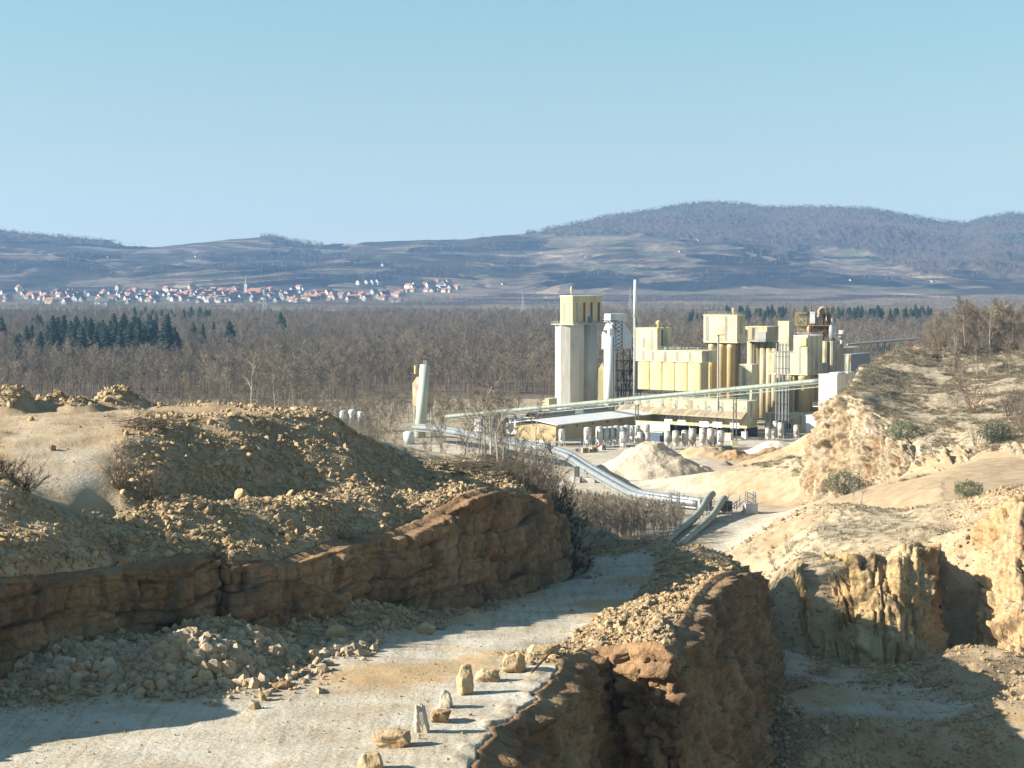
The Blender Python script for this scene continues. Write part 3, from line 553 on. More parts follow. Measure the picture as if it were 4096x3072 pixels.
def scatter(name, protos, pos, rot, scl, idx, mt=None, kind='stuff', label=None):
    col = bpy.data.collections.new(name+'_source')
    for i, p in enumerate(protos):
        p.name = 'source_%s_%02d' % (name, i); col.objects.link(p)
    me = bpy.data.meshes.new(name); me.vertices.add(len(pos)); me.vertices.foreach_set('co', np.ascontiguousarray(pos, dtype=np.float32).ravel())
    for k, v in (('rot', rot), ('scl', scl)):
        a = me.attributes.new(k, 'FLOAT_VECTOR', 'POINT'); a.data.foreach_set('vector', np.ascontiguousarray(v, dtype=np.float32).ravel())
    a = me.attributes.new('pick', 'INT', 'POINT'); a.data.foreach_set('value', np.ascontiguousarray(idx, dtype=np.int32)); me.update()
    o = bpy.data.objects.new(name, me); SC.collection.objects.link(o); o['kind'] = kind
    if label: o['label'] = label
    ng = bpy.data.node_groups.new(name, 'GeometryNodeTree')
    ng.interface.new_socket('Geometry', in_out='INPUT', socket_type='NodeSocketGeometry'); ng.interface.new_socket('Geometry', in_out='OUTPUT', socket_type='NodeSocketGeometry')
    N = ng.nodes; gi = N.new('NodeGroupInput'); go = N.new('NodeGroupOutput'); ip = N.new('GeometryNodeInstanceOnPoints'); ci = N.new('GeometryNodeCollectionInfo')
    ci.inputs[0].default_value = col; ci.inputs['Separate Children'].default_value = True; ci.inputs['Reset Children'].default_value = True; ip.inputs['Pick Instance'].default_value = True
    def na(n, ty):
        q = N.new('GeometryNodeInputNamedAttribute'); q.data_type = ty; q.inputs['Name'].default_value = n; return q.outputs['Attribute']
    L = ng.links; L.new(gi.outputs[0], ip.inputs['Points']); L.new(ci.outputs[0], ip.inputs['Instance']); L.new(na('pick', 'INT'), ip.inputs['Instance Index'])
    er = N.new('FunctionNodeEulerToRotation'); L.new(na('rot', 'FLOAT_VECTOR'), er.inputs[0]); L.new(er.outputs[0], ip.inputs['Rotation']); L.new(na('scl', 'FLOAT_VECTOR'), ip.inputs['Scale'])
    L.new(ip.outputs[0], go.inputs[0]); md = o.modifiers.new('scatter', 'NODES'); md.node_group = ng
    return o
M_STONE = mat('stone_pale', (.42, .32, .21), (.62, .52, .39), .6, bump=.05, bscale=5, c3=(.50, .33, .17), s3=.25, obr=.18)
M_STONE_Y = mat('stone_ochre', (.42, .30, .17), (.60, .47, .31), .5, bump=.05, bscale=4, c3=(.46, .29, .13), s3=.3, obr=.18)
RNG = np.random.RandomState(5)
# ---------------------------------------------------------------- loose stones on every rubble slope
def rubble(name, n, x0, x1, y0, y1, smin, smax, power=2.2, seed=1, mt=M_STONE_Y, thr=.3):
    rng = np.random.RandomState(seed)
    x = rng.uniform(x0, x1, n*4); y = rng.uniform(y0, y1, n*4)
    z, a = height(x, y)
    keep = (rng.uniform(0, 1, n*4) < np.clip((a[..., 0]-thr)*1.6*(.55+.9*sm(-.3, .5, fbm(x/6, y/6, 0, 2, 77))), .0015, 1)) & (np.abs(x) < y*.29+3) & (z > 1)
    e = .8; gx = (height(x+e, y, False)[0]-z*0-height(x-e, y, False)[0])/(2*e); gy = (height(x, y+e, False)[0]-height(x, y-e, False)[0])/(2*e)
    keep &= np.hypot(gx, gy) < 12
    x, y, z = x[keep][:n], y[keep][:n], z[keep][:n]; k = len(x)
    s = smin*(rng.uniform(0, 1, k)+1e-3)**(-1/power); s = np.minimum(s, smax)
    P_ = np.stack([x, y, z+s*.15], 1); rot = rng.uniform(0, 6.28, (k, 3)); rot[:, :2] = rng.normal(0, .6, (k, 2))
    scl = s[:, None]*rng.uniform(.75, 1.25, (k, 3))
    scatter(name, [unlinked('r', proto_rock(seed*50+i), mt) for i in range(6)], P_, rot, scl, rng.randint(0, 6, k), mt)
rubble('loose_rubble', 110000, -62, 45, 108, 200, .07, .42, 2.5, 1)
rubble('pit_rubble', 20000, 8, 75, 135, 290, .09, .45, 2.8, 2, M_STONE_Y, .35)
def grit(name, n, x0, x1, y0, y1, s0, s1, seed):
    r = np.random.RandomState(seed); x = r.uniform(x0, x1, n*3); y = r.uniform(y0, y1, n*3); z, a = height(x, y); k = (a[..., 1] > .3) & (np.abs(x) < y*.29) & (r.uniform(0, 1, n*3) < .25+1.1*sm(-.1, .5, fbm(x/3, y/3, 0, 3, seed))); x, y, z = x[k][:n], y[k][:n], z[k][:n]; n = len(x); s = np.minimum(s0*(r.uniform(0, 1, n)+1e-3)**-.4, s1)
    scatter(name, [unlinked('r', proto_rock(seed*31+i), M_STONE) for i in range(4)], np.stack([x, y, z+s*.2], 1), r.uniform(0, 6.28, (n, 3)), s[:, None]*r.uniform(.7, 1.2, (n, 3)), r.randint(0, 4, n))
grit('floor_grit', 9000, -45, 20, 95, 215, .022, .10, 3); grit('yard_grit', 4000, -50, 120, 180, 620, .06, .3, 4)
# ---------------------------------------------------------------- heap of broken stone against the wall: every stone a thing
rk = [proto_rock(900+i, .8) for i in range(10)]
for me in rk: me.materials.append(M_STONE)
def add_stone(x, y, z, s, label, group, seed, name='broken_stone', mesh=None):
    r = random.Random(seed); o = bpy.data.objects.new(name, mesh or rk[seed % 10]); SC.collection.objects.link(o)
    o.location = (x, y, z); o.scale = (s*r.uniform(.8, 1.3), s*r.uniform(.75, 1.1), s*r.uniform(.7, 1.05)); o.rotation_euler = (r.uniform(-.7, .7), r.uniform(-.7, .7), r.uniform(0, 6.28))
    return tag(o, label, 'stone', group)
rng = random.Random(3); k = 0; stones = []
while k < 290:
    a = rng.uniform(0, 6.283); q = math.sqrt(rng.random())*4.6; x = HEAP_C.x+math.cos(a)*q*1.1; y = HEAP_C.y-2.2+math.sin(a)*q
    if rng.random() < .3: x = rng.uniform(-36, -17); y = 127+(x+30)*.35+rng.gauss(0, 2.4)
    s = min(.62, .17*(rng.random()+.01)**-.42)
    add_stone(x, y, hz(x, y)+s*.35, s, 'angular limestone block in the heap of broken stones under the shaded rock wall', 'broken stones heaped at the foot of the rock wall', k); k += 1
# small fry between them: uncountable
rr = np.random.RandomState(8); n = 9000; x = np.r_[rr.normal(HEAP_C.x, 3.2, n//2), rr.uniform(-40, -10, n//2)]; y = np.r_[rr.normal(HEAP_C.y-2, 2.6, n//2), 0*rr.uniform(0, 1, n//2)]
y[n//2:] = np.interp(x[n//2:], [-40, -30, -20, -10], [122, 126.5, 133, 143])+rr.normal(0, 2.0, n//2)
z, a = height(x, y); s = np.minimum(.13*(rr.uniform(0, 1, n)+1e-3)**-.45, .6)
scatter('heap_rubble', [unlinked('r', proto_rock(700+i), M_STONE) for i in range(6)], np.stack([x, y, z+s*.2], 1), np.c_[rr.normal(0, .7, (n, 2)), rr.uniform(0, 6.3, n)], s[:, None]*rr.uniform(.75, 1.25, (n, 3)), rr.randint(0, 6, n))
# ---------------------------------------------------------------- the row of boulders along the edge of the working floor
def boulder(name, foot, wpx, hpx, depth, seed, mt, label, tilt=0.0, top=.7, cut=.8, yaw=None):
    """foot: photo point of the lower edge; wpx, hpx: size in photo pixels"""
    import bmesh
    q = PZ('D', foot[0], foot[1], 33); s = .5425*q.y/F; wid = wpx*s; hh = hpx*s
    rnd = random.Random(seed); bm = bmesh.new(); bmesh.ops.create_cube(bm, size=2); bmesh.ops.subdivide_edges(bm, edges=bm.edges[:], cuts=9, use_grid_fill=True)
    ax = [Vector((rnd.gauss(0, 1), rnd.gauss(0, 1), rnd.gauss(0, .7))).normalized() for _ in range(14)]
    for v in bm.verts:
        p = v.co.copy()
        for a in ax:
            dd = p.dot(a); c = cut*(abs(a.x)+abs(a.y)+abs(a.z))*.86
            if dd > c: p -= a*(dd-c)
        t = (p.z+1)/2; f = 1+(top-1)*t
        v.co = Vector((p.x*f, p.y*f, p.z))
    co = np.array([tuple(v.co) for v in bm.verts])
    dsp = fbm(co[:, 0]*1.1+seed, co[:, 1]*1.1, co[:, 2]*1.1, 4, seed)*.13-.07*np.exp(-(noise(co[:, 0]*1.5, co[:, 1]*1.5+seed, co[:, 2]*2, seed+2)/.08)**2)
    for v, dd in zip(bm.verts, dsp): v.co *= 1+dd
    me = bpy.data.meshes.new(name)
    for v in bm.verts:
        x = v.co.x*wid/2; z = (v.co.z+1)/2*hh; v.co = Vector((x+tilt*z, v.co.y*depth/2, z))
    bm.to_mesh(me); bm.free(); me.materials.append(mt)
    o = bpy.data.objects.new(name, me); SC.collection.objects.link(o); o.location = (q.x, q.y+depth*.35, hz(q.x, q.y+depth*.35)-.12)
    if yaw: o.rotation_euler.z = yaw
    return tag(o, label, 'boulder', 'boulders lined up along the edge of the quarry floor')
M_B1 = mat('boulder_tan', (.50, .36, .20), (.66, .53, .36), .7, bump=.12, bscale=2.2, c3=(.42, .27, .13), s3=.6)
M_B2 = mat('boulder_pale', (.58, .50, .39), (.70, .63, .52), .9, bump=.10, bscale=2.5, c3=(.52, .40, .26), s3=.5)
M_B3 = mat('boulder_brown', (.26, .15, .07), (.52, .34, .17), 2.0, bump=.2, bscale=3)
for a in [((335, 1460), 205, 150, 1.5, 11, M_B1, 'squarish tan boulder nearest the camera, at the lower edge of the photo', 0, .85),
          ((500, 1280), 320, 135, 1.6, 12, M_B1, 'long low tan boulder with a rough brown top, beside a standing pale slab', 0, .85),
          ((715, 1172), 130, 225, 1.1, 13, M_B2, 'tall pale pointed slab leaning against a pitted brown boulder', -.08, .62),
          ((845, 1090), 145, 100, 1.2, 14, M_B3, 'low pitted brown boulder wedged between two pale standing slabs', 0, 1.1),
          ((885, 990), 120, 138, 1.0, 15, M_B2, 'whitish jagged boulder standing behind the pitted brown one', -.05, .6),
          ((1033, 886), 125, 228, 1.3, 16, M_B1, 'tall upright tan boulder like a pillar with the longest shadow', -.02, .85),
          ((1200, 786), 195, 100, 1.4, 17, M_B1, 'low tan boulder with a dark flat top, right beside the pillar-like one', 0, .85),
          ((1390, 708), 205, 150, 1.9, 18, M_B1, 'biggest chunky tan boulder, with a smaller one touching its far side', 0, .85),
          ((1510, 628), 75, 90, 1.2, 19, M_B1, 'small tan boulder squeezed between the chunky one and the flat slab', 0, .8),
          ((1620, 585), 245, 95, 2.2, 20, M_B1, 'flat wide slab boulder at the far end of the row by the rubble bank', -.2, .85),
          ((1683, 482), 60, 34, .6, 21, M_B2, 'small pale block perched on the rubble bank behind the flat slab', 0, .7),
          ((690, 1220), 38, 48, .3, 22, M_B2, 'small pale three-cornered stone at the foot of the leaning slab', 0, .4)]:
    boulder('boulder', *a)
def stone_at(zone, u, v, h, s, mt, label, seed, group=None, sc=(1, 1, 1)):
    q = PZ(zone, u, v, h); me = proto_rock(seed, .8, 2); me.materials.append(mt); o = bpy.data.objects.new('boulder', me); SC.collection.objects.link(o)
    o.location = (q.x, q.y+s*.4, hz(q.x, q.y+s*.4)+s*.4*sc[2]); o.scale = (s*sc[0], s*sc[1], s*sc[2]); return tag(o, label, 'boulder', group)
stone_at('C', 1765, 890, 33, .55, M_B3, 'knobbly orange-brown rock lying apart at the right end of the stone heap', 41, None, (1.5, .8, .8))
stone_at('C', 690, 640, 35.2, .75, M_B2, 'pale pointed block sticking up from the rubble against the shaded wall', 43, None, (1, .8, 1.2))
stone_at('C', 395, 650, 35.2, .75, M_B2, 'pale rounded block in the shaded rubble left of the stone heap', 44)
stone_at('C', 2125, 560, 32.9, .95, M_B1, 'large shaded boulder at the foot of the dirt bank below the rock wall', 45)
stone_at('B', 790, 1170, 34, .7, M_B1, 'brownish boulder resting high on the dirt bank under the rock wall', 46)
stone_at('B', 1570, 370, 31.5, .01, M_B1, 'x', 47) if False else None
# standing finger of rock on the rubble edge, and a fallen iron pipe
q = P('A', 1527, 850, 160); me = proto_rock(61, 1, 2); me.materials.append(M_B1); o = bpy.data.objects.new('boulder', me); SC.collection.objects.link(o); o.location = (q.x, q.y, hz(q.x, q.y)+.5); o.scale = (.75, .6, 1.0)
tag(o, 'pointed boulder standing on the rubble edge above the rock wall', 'boulder')
mb = MB(); a = PZ('D', 1525, 770, 33); b = PZ('D', 1665, 665, 33); mb.tube(a+Vector((0, 0, .5)), b+Vector((0, 0, .9)), .09, .07, 8)
M_RUST = mat('rusty_iron', (.10, .07, .05), (.22, .13, .08), 4, rough=.7)
tag(mb.build('iron_pipe', M_RUST), 'thin dark pipe lying across small dirt cones by the cliff edge', 'pipe')
for i, (x, y) in enumerate([(610, 570), (640, 590), (1340, 500), (1390, 330), (100, 140)][:0]): pass
# ================================================================ vineyard hills beyond the plain
CRE = [(-700, 505), (-300, 505), (0, 502), (90, 511), (190, 519), (290, 531), (350, 533), (440, 523), (500, 517), (560, 513), (590, 512), (640, 525), (690, 531), (790, 523), (900, 519), (1000, 517), (1080, 508), (1160, 504), (1200, 494), (1260, 482), (1310, 470), (1400, 458), (1480, 443), (1550, 440), (1600, 443), (1660, 451), (1720, 450), (1790, 450), (1880, 454), (1950, 467), (2040, 482), (2090, 484), (2130, 472), (2180, 463), (2212, 465), (2500, 450), (2900, 470)]
FORB = [(-700, 516), (0, 516), (100, 523), (200, 530), (280, 533), (340, 535), (350, 500), (560, 500), (565, 517), (640, 530), (700, 533), (705, 500), (1120, 495), (1140, 508), (1230, 513), (1330, 504), (1460, 513), (1600, 530), (1660, 541), (1700, 556), (1760, 530), (1880, 545), (1930, 570), (1990, 590), (2080, 572), (2150, 590), (2212, 590), (2900, 590)]
def colu(th): return 1106+4128*np.tan(th)
hd = np.r_[np.arange(4200, 5200, 25.0), np.arange(5200, 8300, 11.0), np.arange(8300, 11000, 150.0)]; hth = np.linspace(-R(20), R(20), 760)
def hill_z(x, y, full=False):
    u = 1106+4128*np.asarray(x, float)/np.asarray(y, float); y = np.asarray(y, float)
    cv = np.interp(u, [c[0] for c in CRE], [c[1] for c in CRE]); dr = np.interp(u, [0, 1100, 1500, 2200], [7000, 7200, 8000, 8000])
    zc = 60+(601-cv)/4128*dr; t = (y-5300)/(dr-5300)
    foot = 22*np.clip((y-4300)/1000, 0, 1)**1.2
    n = fbm(x/1100+3, y/1100, 0, 4, 201); n2 = fbm(x/420, y/420, 0, 4, 207)
    tt = np.clip(t, 0, 1); ridge = 1-np.abs(n)*1.6
    z = foot+(zc-foot)*tt**1.15+(ridge*60+n2*26)*np.sin(math.pi*tt**.8)*.75*np.clip(1.3-tt, 0, 1)
    lim = 60+(zc-60)/dr*y; z = np.where(t < 1, np.minimum(z, lim-1-14*np.clip((1-t)*6, 0, 1)), zc-(t-1)*220)
    if not full: return z
    fb = np.interp(u, [c[0] for c in FORB], [c[1] for c in FORB]); zb = 60+(601-fb)/4128*y+10*n2
    fo = sm(-2, 2, (z-zb)/3)*(t > .15)
    step = 19.0; q = z/step+fbm(x/500, y/500, 0, 3, 211)*1.4+x/2400; fr = q-np.floor(q); lens = sm(-.12, .06, fbm(x/230, q*.7, 0, 3, 219)+.15*noise(x/900, y/900, 0, 220)); amt = sm(.0, .06, t)*(1-fo)*lens
    zt = z+((sm(.45, .92, fr)-fr)*step)*amt*.95
    ris = sm(.36, .44, fr)*(1-sm(.90, .95, fr))*amt
    return zt, ris, fo, t, q
DH, TH2 = np.meshgrid(hd, hth, indexing='ij'); HX = DH*np.tan(TH2); HY = DH
HZ, RIS, FO, TT, QQ = hill_z(HX, HY, True)
lump = np.abs(fbm(HX/26, HY/40, 0, 2, 230))*11*FO; HZ2 = HZ+lump+RIS*np.abs(noise(HX/14, HY/20, 0, 233))*3
cellx = np.floor(HX/75+QQ.astype(int)*3.7+noise(HX/200, HY/200, 0, 3)); celly = np.floor(QQ)
rc = _h(cellx, celly, cellx*0, 240)[..., None]
tread = np.array([.105, .085, .062])*(1-rc)+np.array([.165, .128, .092])*rc
tread = np.where(rc > .985, np.array([.30, .225, .145]), tread); tread = np.where(rc < .16, np.array([.095, .105, .055]), tread)
band = sm(.30, .42, QQ-np.floor(QQ))*(1-sm(.9, .96, QQ-np.floor(QQ)))*sm(-.35, 0, noise(HX/170, QQ*.6, 0, 252)); b2 = QQ*2.2+noise(HX/400, HY/400, 0, 255)*.6; b2 = sm(.45, .6, b2-np.floor(b2))*(1-sm(.85, .95, b2-np.floor(b2)))*sm(-.2, .25, noise(HX/75, QQ*1.7, 0, 256)); tread = tread*(1-.62*band[..., None]*sm(.02, .08, TT)[..., None])*(1-.6*b2[..., None]*sm(.01, .04, TT)[..., None]); tread = tread*(1+.22*fbm(HX/40, HY/60, 0, 3, 245)[..., None])
bush = np.array([.014, .014, .013])*(1+.4*fbm(HX/20, HY/30, 0, 2, 246)[..., None])
wood = np.array([.060, .046, .038])*(1+.45*fbm(HX/60, HY/90, 0, 3, 247)[..., None])
edge = (sm(.93, .96, QQ-np.floor(QQ))*sm(0, .2, fbm(HX/150, QQ*.8, 0, 2, 251))*(1-FO))[..., None]*.55; tread = tread*(1-edge)+np.array([.34, .27, .19])*edge
dk = sm(.1, .35, fbm(HX/330, HY/260, 0, 4, 250)-.12)[..., None]*(1-RIS[..., None])*.8
c = tread*(1-dk)+bush*1.2*dk
c = c*(1-RIS[..., None])+bush*RIS[..., None]; c = c*(1-FO[..., None])+wood*FO[..., None]
conif = (sm(.25, .4, fbm(HX/240, HY/300, 0, 2, 260)+.35*(TT > .9)-.15)*FO)[..., None]*.8; c = c*(1-conif)+np.array([.022, .042, .030])*conif
nr, nc = HX.shape; idx = np.arange(nr*nc).reshape(nr, nc)
fq = np.stack([idx[:-1, :-1], idx[:-1, 1:], idx[1:, 1:], idx[1:, :-1]], -1).reshape(-1, 4)
def vcol_mat(name, rough=1.0, fine=.25, sc=.05):
    m = bpy.data.materials.new(name); m.use_nodes = True; t = m.node_tree; b = t.nodes['Principled BSDF']; b.inputs['Roughness'].default_value = rough; b.inputs['Specular IOR Level'].default_value = .05
    at = t.nodes.new('ShaderNodeAttribute'); at.attribute_name = 'col'; tc = t.nodes.new('ShaderNodeTexCoord'); n = t.nodes.new('ShaderNodeTexNoise'); n.inputs['Scale'].default_value = sc; n.inputs['Detail'].default_value = 6; t.links.new(tc.outputs['Object'], n.inputs['Vector'])
    mr = t.nodes.new('ShaderNodeMapRange'); mr.inputs[1].default_value = .3; mr.inputs[2].default_value = .7; mr.inputs[3].default_value = 1-fine; mr.inputs[4].default_value = 1+fine; t.links.new(n.outputs['Fac'], mr.inputs[0])
    vm = t.nodes.new('ShaderNodeVectorMath'); vm.operation = 'SCALE'; t.links.new(at.outputs['Color'], vm.inputs[0]); t.links.new(mr.outputs[0], vm.inputs['Scale']); t.links.new(vm.outputs[0], b.inputs['Base Color']); return m
hl = mk('hills', np.stack([HX, HY, HZ2], -1).reshape(-1, 3), fq, vcol_mat('hill_land', fine=.35), smooth=True, attrs={'col': np.concatenate([c.reshape(-1, 3), np.ones((nr*nc, 1))], 1)})
tag(hl, kind='structure')
# ---------------------------------------------------------------- the plain
pd = np.r_[np.arange(930, 4400, 30.0)]; pth = np.linspace(-R(22), R(22), 260); PD, PT = np.meshgrid(pd, pth, indexing='ij'); PX = PD*np.tan(PT)
fld = fbm(PX/90, PD/160, 0, 3, 300)[..., None]; pc = np.array([.13, .10, .07])+fld*.03
field = (sm(2500, 2900, PD)*sm(.0, .2, fbm(PX/160, PD/300, 0, 2, 305)))[..., None]; fc = np.where(_h(np.floor(PX/120), np.floor(PD/170), PX*0, 5)[..., None] > .5, np.array([.20, .155, .10]), np.array([.12, .14, .06])); pc = pc*(1-field)+fc*field
nr, nc = PX.shape; idx = np.arange(nr*nc).reshape(nr, nc); fq = np.stack([idx[:-1, :-1], idx[:-1, 1:], idx[1:, 1:], idx[1:, :-1]], -1).reshape(-1, 4)
pl = mk('plain', np.stack([PX, PD, PX*0-.3], -1).reshape(-1, 3), fq, vcol_mat('plain_land', sc=.03), attrs={'col': np.concatenate([pc.reshape(-1, 3), np.ones((nr*nc, 1))], 1)}); tag(pl, kind='structure')
# ================================================================ trees
M_BARK = mat('bark_grey', (.17, .125, .085), (.27, .21, .15), 3, rough=.95, obr=.2)
M_TWIG = mat('twigs', (.20, .165, .12), (.32, .265, .19), .25, rough=.95, obr=.42, spec=.05)
M_TWIGP = mat('twigs_pale', (.36, .31, .25), (.48, .42, .35), .5, rough=.9, obr=.15, spec=.1)
M_TWIGR = mat('twigs_reddish', (.22, .12, .09), (.33, .2, .15), .5, rough=.9, obr=.15, spec=.1)
M_CON = mat('conifer_green', (.022, .045, .026), (.045, .08, .04), .6, rough=.95, obr=.3, spec=.05)
M_IVY = mat('evergreen_leaves', (.08, .10, .05), (.15, .17, .09), 2, rough=.8, obr=.2)
def sliver(mb, p, q, w_, rnd):
    d = (q-p); s = d.cross(Vector((rnd.gauss(0, 1), rnd.gauss(0, 1), rnd.gauss(0, 1))))
    if s.length < 1e-6: return
    s.normalize(); mb.add([p-s*w_*.5, p+s*w_*.5, q], [(0, 1, 2)], 0)
def bare_tree(seed, h=20.0, spread=.32, limbs=14, sub=5, tw=9, trunk_r=.22, low=.35, tww=.06, up=.75, twl=.09, ns=6, lean=.03):
    """returns (trunk+limbs builder, twig builder)"""
    rnd = random.Random(seed); A = MB(); B = MB()
    top = Vector((rnd.gauss(0, h*lean), rnd.gauss(0, h*lean), h*.93)); mid = Vector((rnd.gauss(0, h*lean*.6), rnd.gauss(0, h*lean*.6), h*.5))
    def tr(t): return (mid*2*t if t < .5 else mid.lerp(top, (t-.5)*2))
    prev = Vector((0, 0, -.5)); r0 = trunk_r
    for k in range(1, 5):
        t = k/4; p = tr(t); r1 = trunk_r*(1-t*.88); A.tube(prev, p, r0, r1, ns, False); prev, r0 = p, r1
    for i in range(limbs):
        t = low+(1-low)*((i+rnd.random())/limbs)*.97; b = tr(t); a = rnd.uniform(0, 6.283)*1+i*2.4; L = h*spread*(1.15-t*.75)*rnd.uniform(.75, 1.2)
        d = Vector((math.cos(a), math.sin(a), up*rnd.uniform(.6, 1.5))).normalized(); e = b+d*L+Vector((0, 0, L*.12)); A.tube(b, e, trunk_r*.32*(1.2-t), .02, 3, False)
        for j in range(sub):
            s = .3+.7*(j+rnd.random())/sub; bb = b.lerp(e, s); dd = (d+Vector((rnd.gauss(0, .55), rnd.gauss(0, .55), rnd.gauss(.15, .4)))).normalized(); L2 = L*.5*rnd.uniform(.6, 1.2)*(1.25-s*.5); ee = bb+dd*L2
            sliver(A, bb, ee, trunk_r*.28, rnd)
            for q in range(tw):
                s3 = rnd.uniform(.15, 1); p = bb.lerp(ee, s3); d3 = (dd+Vector((rnd.gauss(0, .7), rnd.gauss(0, .7), rnd.gauss(.25, .45)))).normalized(); sliver(B, p, p+d3*h*twl*rnd.uniform(.5, 1.3), tww*rnd.uniform(.7, 1.3), rnd)
    return A, B
def mesh_of(mb, name, m):
    me = bpy.data.meshes.new(name); me.from_pydata(mb.v, [], mb.f); me.update()
    for x in (m if isinstance(m, list) else [m]): me.materials.append(x)
    if isinstance(m, list): me.polygons.foreach_set('material_index', np.array(mb.m, dtype=np.int32))
    return me
def joined(A, B, name, mA, mB):
    C = MB(); C.add(A.v, A.f, 0); C.add(B.v, B.f, 1); return mesh_of(C, name, [mA, mB])
def conifer(seed, h=25.0, r=4.2, tiers=20):
    rnd = random.Random(seed); A = MB(); B = MB(); A.tube((0, 0, -.5), (0, 0, h*.96), .28, .04, 5, False)
    for k in range(tiers):
        t = .06+.94*k/tiers; z = h*t; rr = r*(1-t)**.8*rnd.uniform(.8, 1.15)+.25; n = 12
        for i in range(n):
            a = 6.283*i/n+rnd.uniform(-.3, .3)+k; L = rr*rnd.uniform(.65, 1.2); dz = -L*rnd.uniform(.15, .45); w_ = L*.34
            c, s = math.cos(a), math.sin(a); p0 = Vector((0, 0, z+h*.035)); e = Vector((c*L, s*L, z+dz)); m1 = Vector((c*L*.6-s*w_, s*L*.6+c*w_, z+dz*.55)); m2 = Vector((c*L*.6+s*w_, s*L*.6-c*w_, z+dz*.55))
            B.add([p0, m1, e, m2, Vector((c*L*.55, s*L*.55, z+dz*.5-h*.03))], [(0, 1, 2), (0, 2, 3), (1, 4, 2), (4, 3, 2)])
    B.add([(.25, 0, h*.9), (-.2, .2, h*.9), (-.2, -.2, h*.9), (0, 0, h)], [(0, 1, 3), (1, 2, 3), (2, 0, 3)])
    return A, B
protoF = [joined(*bare_tree(300+i, 13+i*.7, .30, 12, 5, 9, .2, .38, .085, .95), 'tree', M_BARK, M_TWIG) for i in range(6)]
protoF2 = [joined(*bare_tree(350+i, 12, .38, 9, 4, 8, .2, .3, .11, .8), 'tree', M_BARK, M_TWIG) for i in range(3)]
# ---------------------------------------------------------------- the leafless forest on the plain
rr = np.random.RandomState(21)
def forest(name, n, d0, d1, test, seed, protos, smin=.8, smax=1.2, zf=None):
    r = np.random.RandomState(seed); y = np.sqrt(r.uniform(d0*d0, d1*d1, n)); x = y*r.uniform(-.33, .33, n); k = test(x, y, r.uniform(0, 1, n)); x, y = x[k], y[k]; n = len(x)
    z = np.zeros(n) if zf is None else zf(x, y); s = r.uniform(smin, smax, n)
    return scatter(name, [unlinked('t', p, None) for p in protos], np.stack([x, y, z], 1), np.c_[r.normal(0, .04, (n, 2)), r.uniform(0, 6.28, n)], np.stack([s*r.uniform(.9, 1.1, n), s*r.uniform(.9, 1.1, n), s], 1), r.randint(0, len(protos), n))
def near_edge(x): return 905+30*noise(x/60, 0, 0, 400)+np.clip(x-20, 0, 200)*1.3+np.where((x > -75) & (x < 30), 50, 0)
forest('leafless_forest', 36000, 880, 2700, lambda x, y, r: (y > near_edge(x)) & (r < .62+.38*sm(1300, 900, y)+.3*fbm(x/150, y/250, 0, 2, 401)), 31, protoF, .62, 1.32)
forest('tree_belts', 42000, 2700, 4700, lambda x, y, r: r < np.clip(.08+.9*sm(-.05, .5, fbm(x/260, y/180, 0, 3, 402)), 0, 1)*.5, 32, protoF2, .7, 1.25, lambda x, y: hill_z(x, y)*(y > 4250))
def hilltest(x, y, r):
    z, ris, fo, t, q = hill_z(x, y, True); return ((fo > .5) | (ris*.35 > r)) & (t < 1.01)
protoH = [joined(*bare_tree(380+i, 17, .34, 7, 3, 6, .25, .3, .28, .8, .13), 'tree', M_BARK, M_TWIG) for i in range(3)]
forest('hill_forest', 52000, 5600, 8100, hilltest, 33, protoH, .7, 1.15, lambda x, y: hill_z(x, y, True)[0])
# ---------------------------------------------------------------- conifers: every one a tree
conA = [conifer(500+i, 24, r_) for i, r_ in enumerate((4.8, 5.6, 6.4, 5.2))]; conM = [(mesh_of(a, 'trunk', M_BARK), mesh_of(b, 'crown', M_CON)) for a, b in conA]
def tree_thing(name, me_t, me_c, loc, s, label, cat, group, rz=0, sxy=1.0):
    e = empty(name, loc, rz, label=label, cat=cat, group=group); e.scale = (s*sxy, s*sxy, s)
    for nm, me in (('trunk', me_t), ('crown', me_c)):
        o = bpy.data.objects.new(nm, me); SC.collection.objects.link(o); o.parent = e
    return e
rng = random.Random(9)
def con(u, vt, d, label, group, h=None, w_=1.0):
    """conifer whose top is seen at (u, vt) of the photo, d metres off"""
    q = P('m', u, vt, d); tree_thing('conifer', *conM[rng.randrange(4)], (q.x, q.y, -.3), (q.z+.3)/24, label, 'tree', group, rng.uniform(0, 6.28), w_)
G_A = 'conifers of the dark clump in the bare wood'
for i in range(84):
    u = rng.choice([rng.uniform(30, 390), rng.uniform(100, 390), rng.gauss(270, 60)]); u = min(max(u, 15), 388)
    d = rng.uniform(1230, 1560); lo, hi = 24, 33; h_ = rng.uniform(lo, hi)*(.8 if u < 110 else 1)
    con(u, 601+4128*(60-h_)/d, d, 'dark green conifer standing in the dense clump below the village', G_A, w_=1.6)
for i in range(26):
    u = rng.uniform(290, 475) if i > 5 else rng.uniform(70, 130); d = rng.uniform(2000, 2350) if u > 200 else rng.uniform(1800, 1900); con(u, 601+4128*(60-rng.uniform(21, 28))/d, d, 'small dark conifer in the row just below the village roofs' if u > 200 else 'dark conifer in the small knot at the edge of the wood', 'conifers behind the clump', w_=1.5)
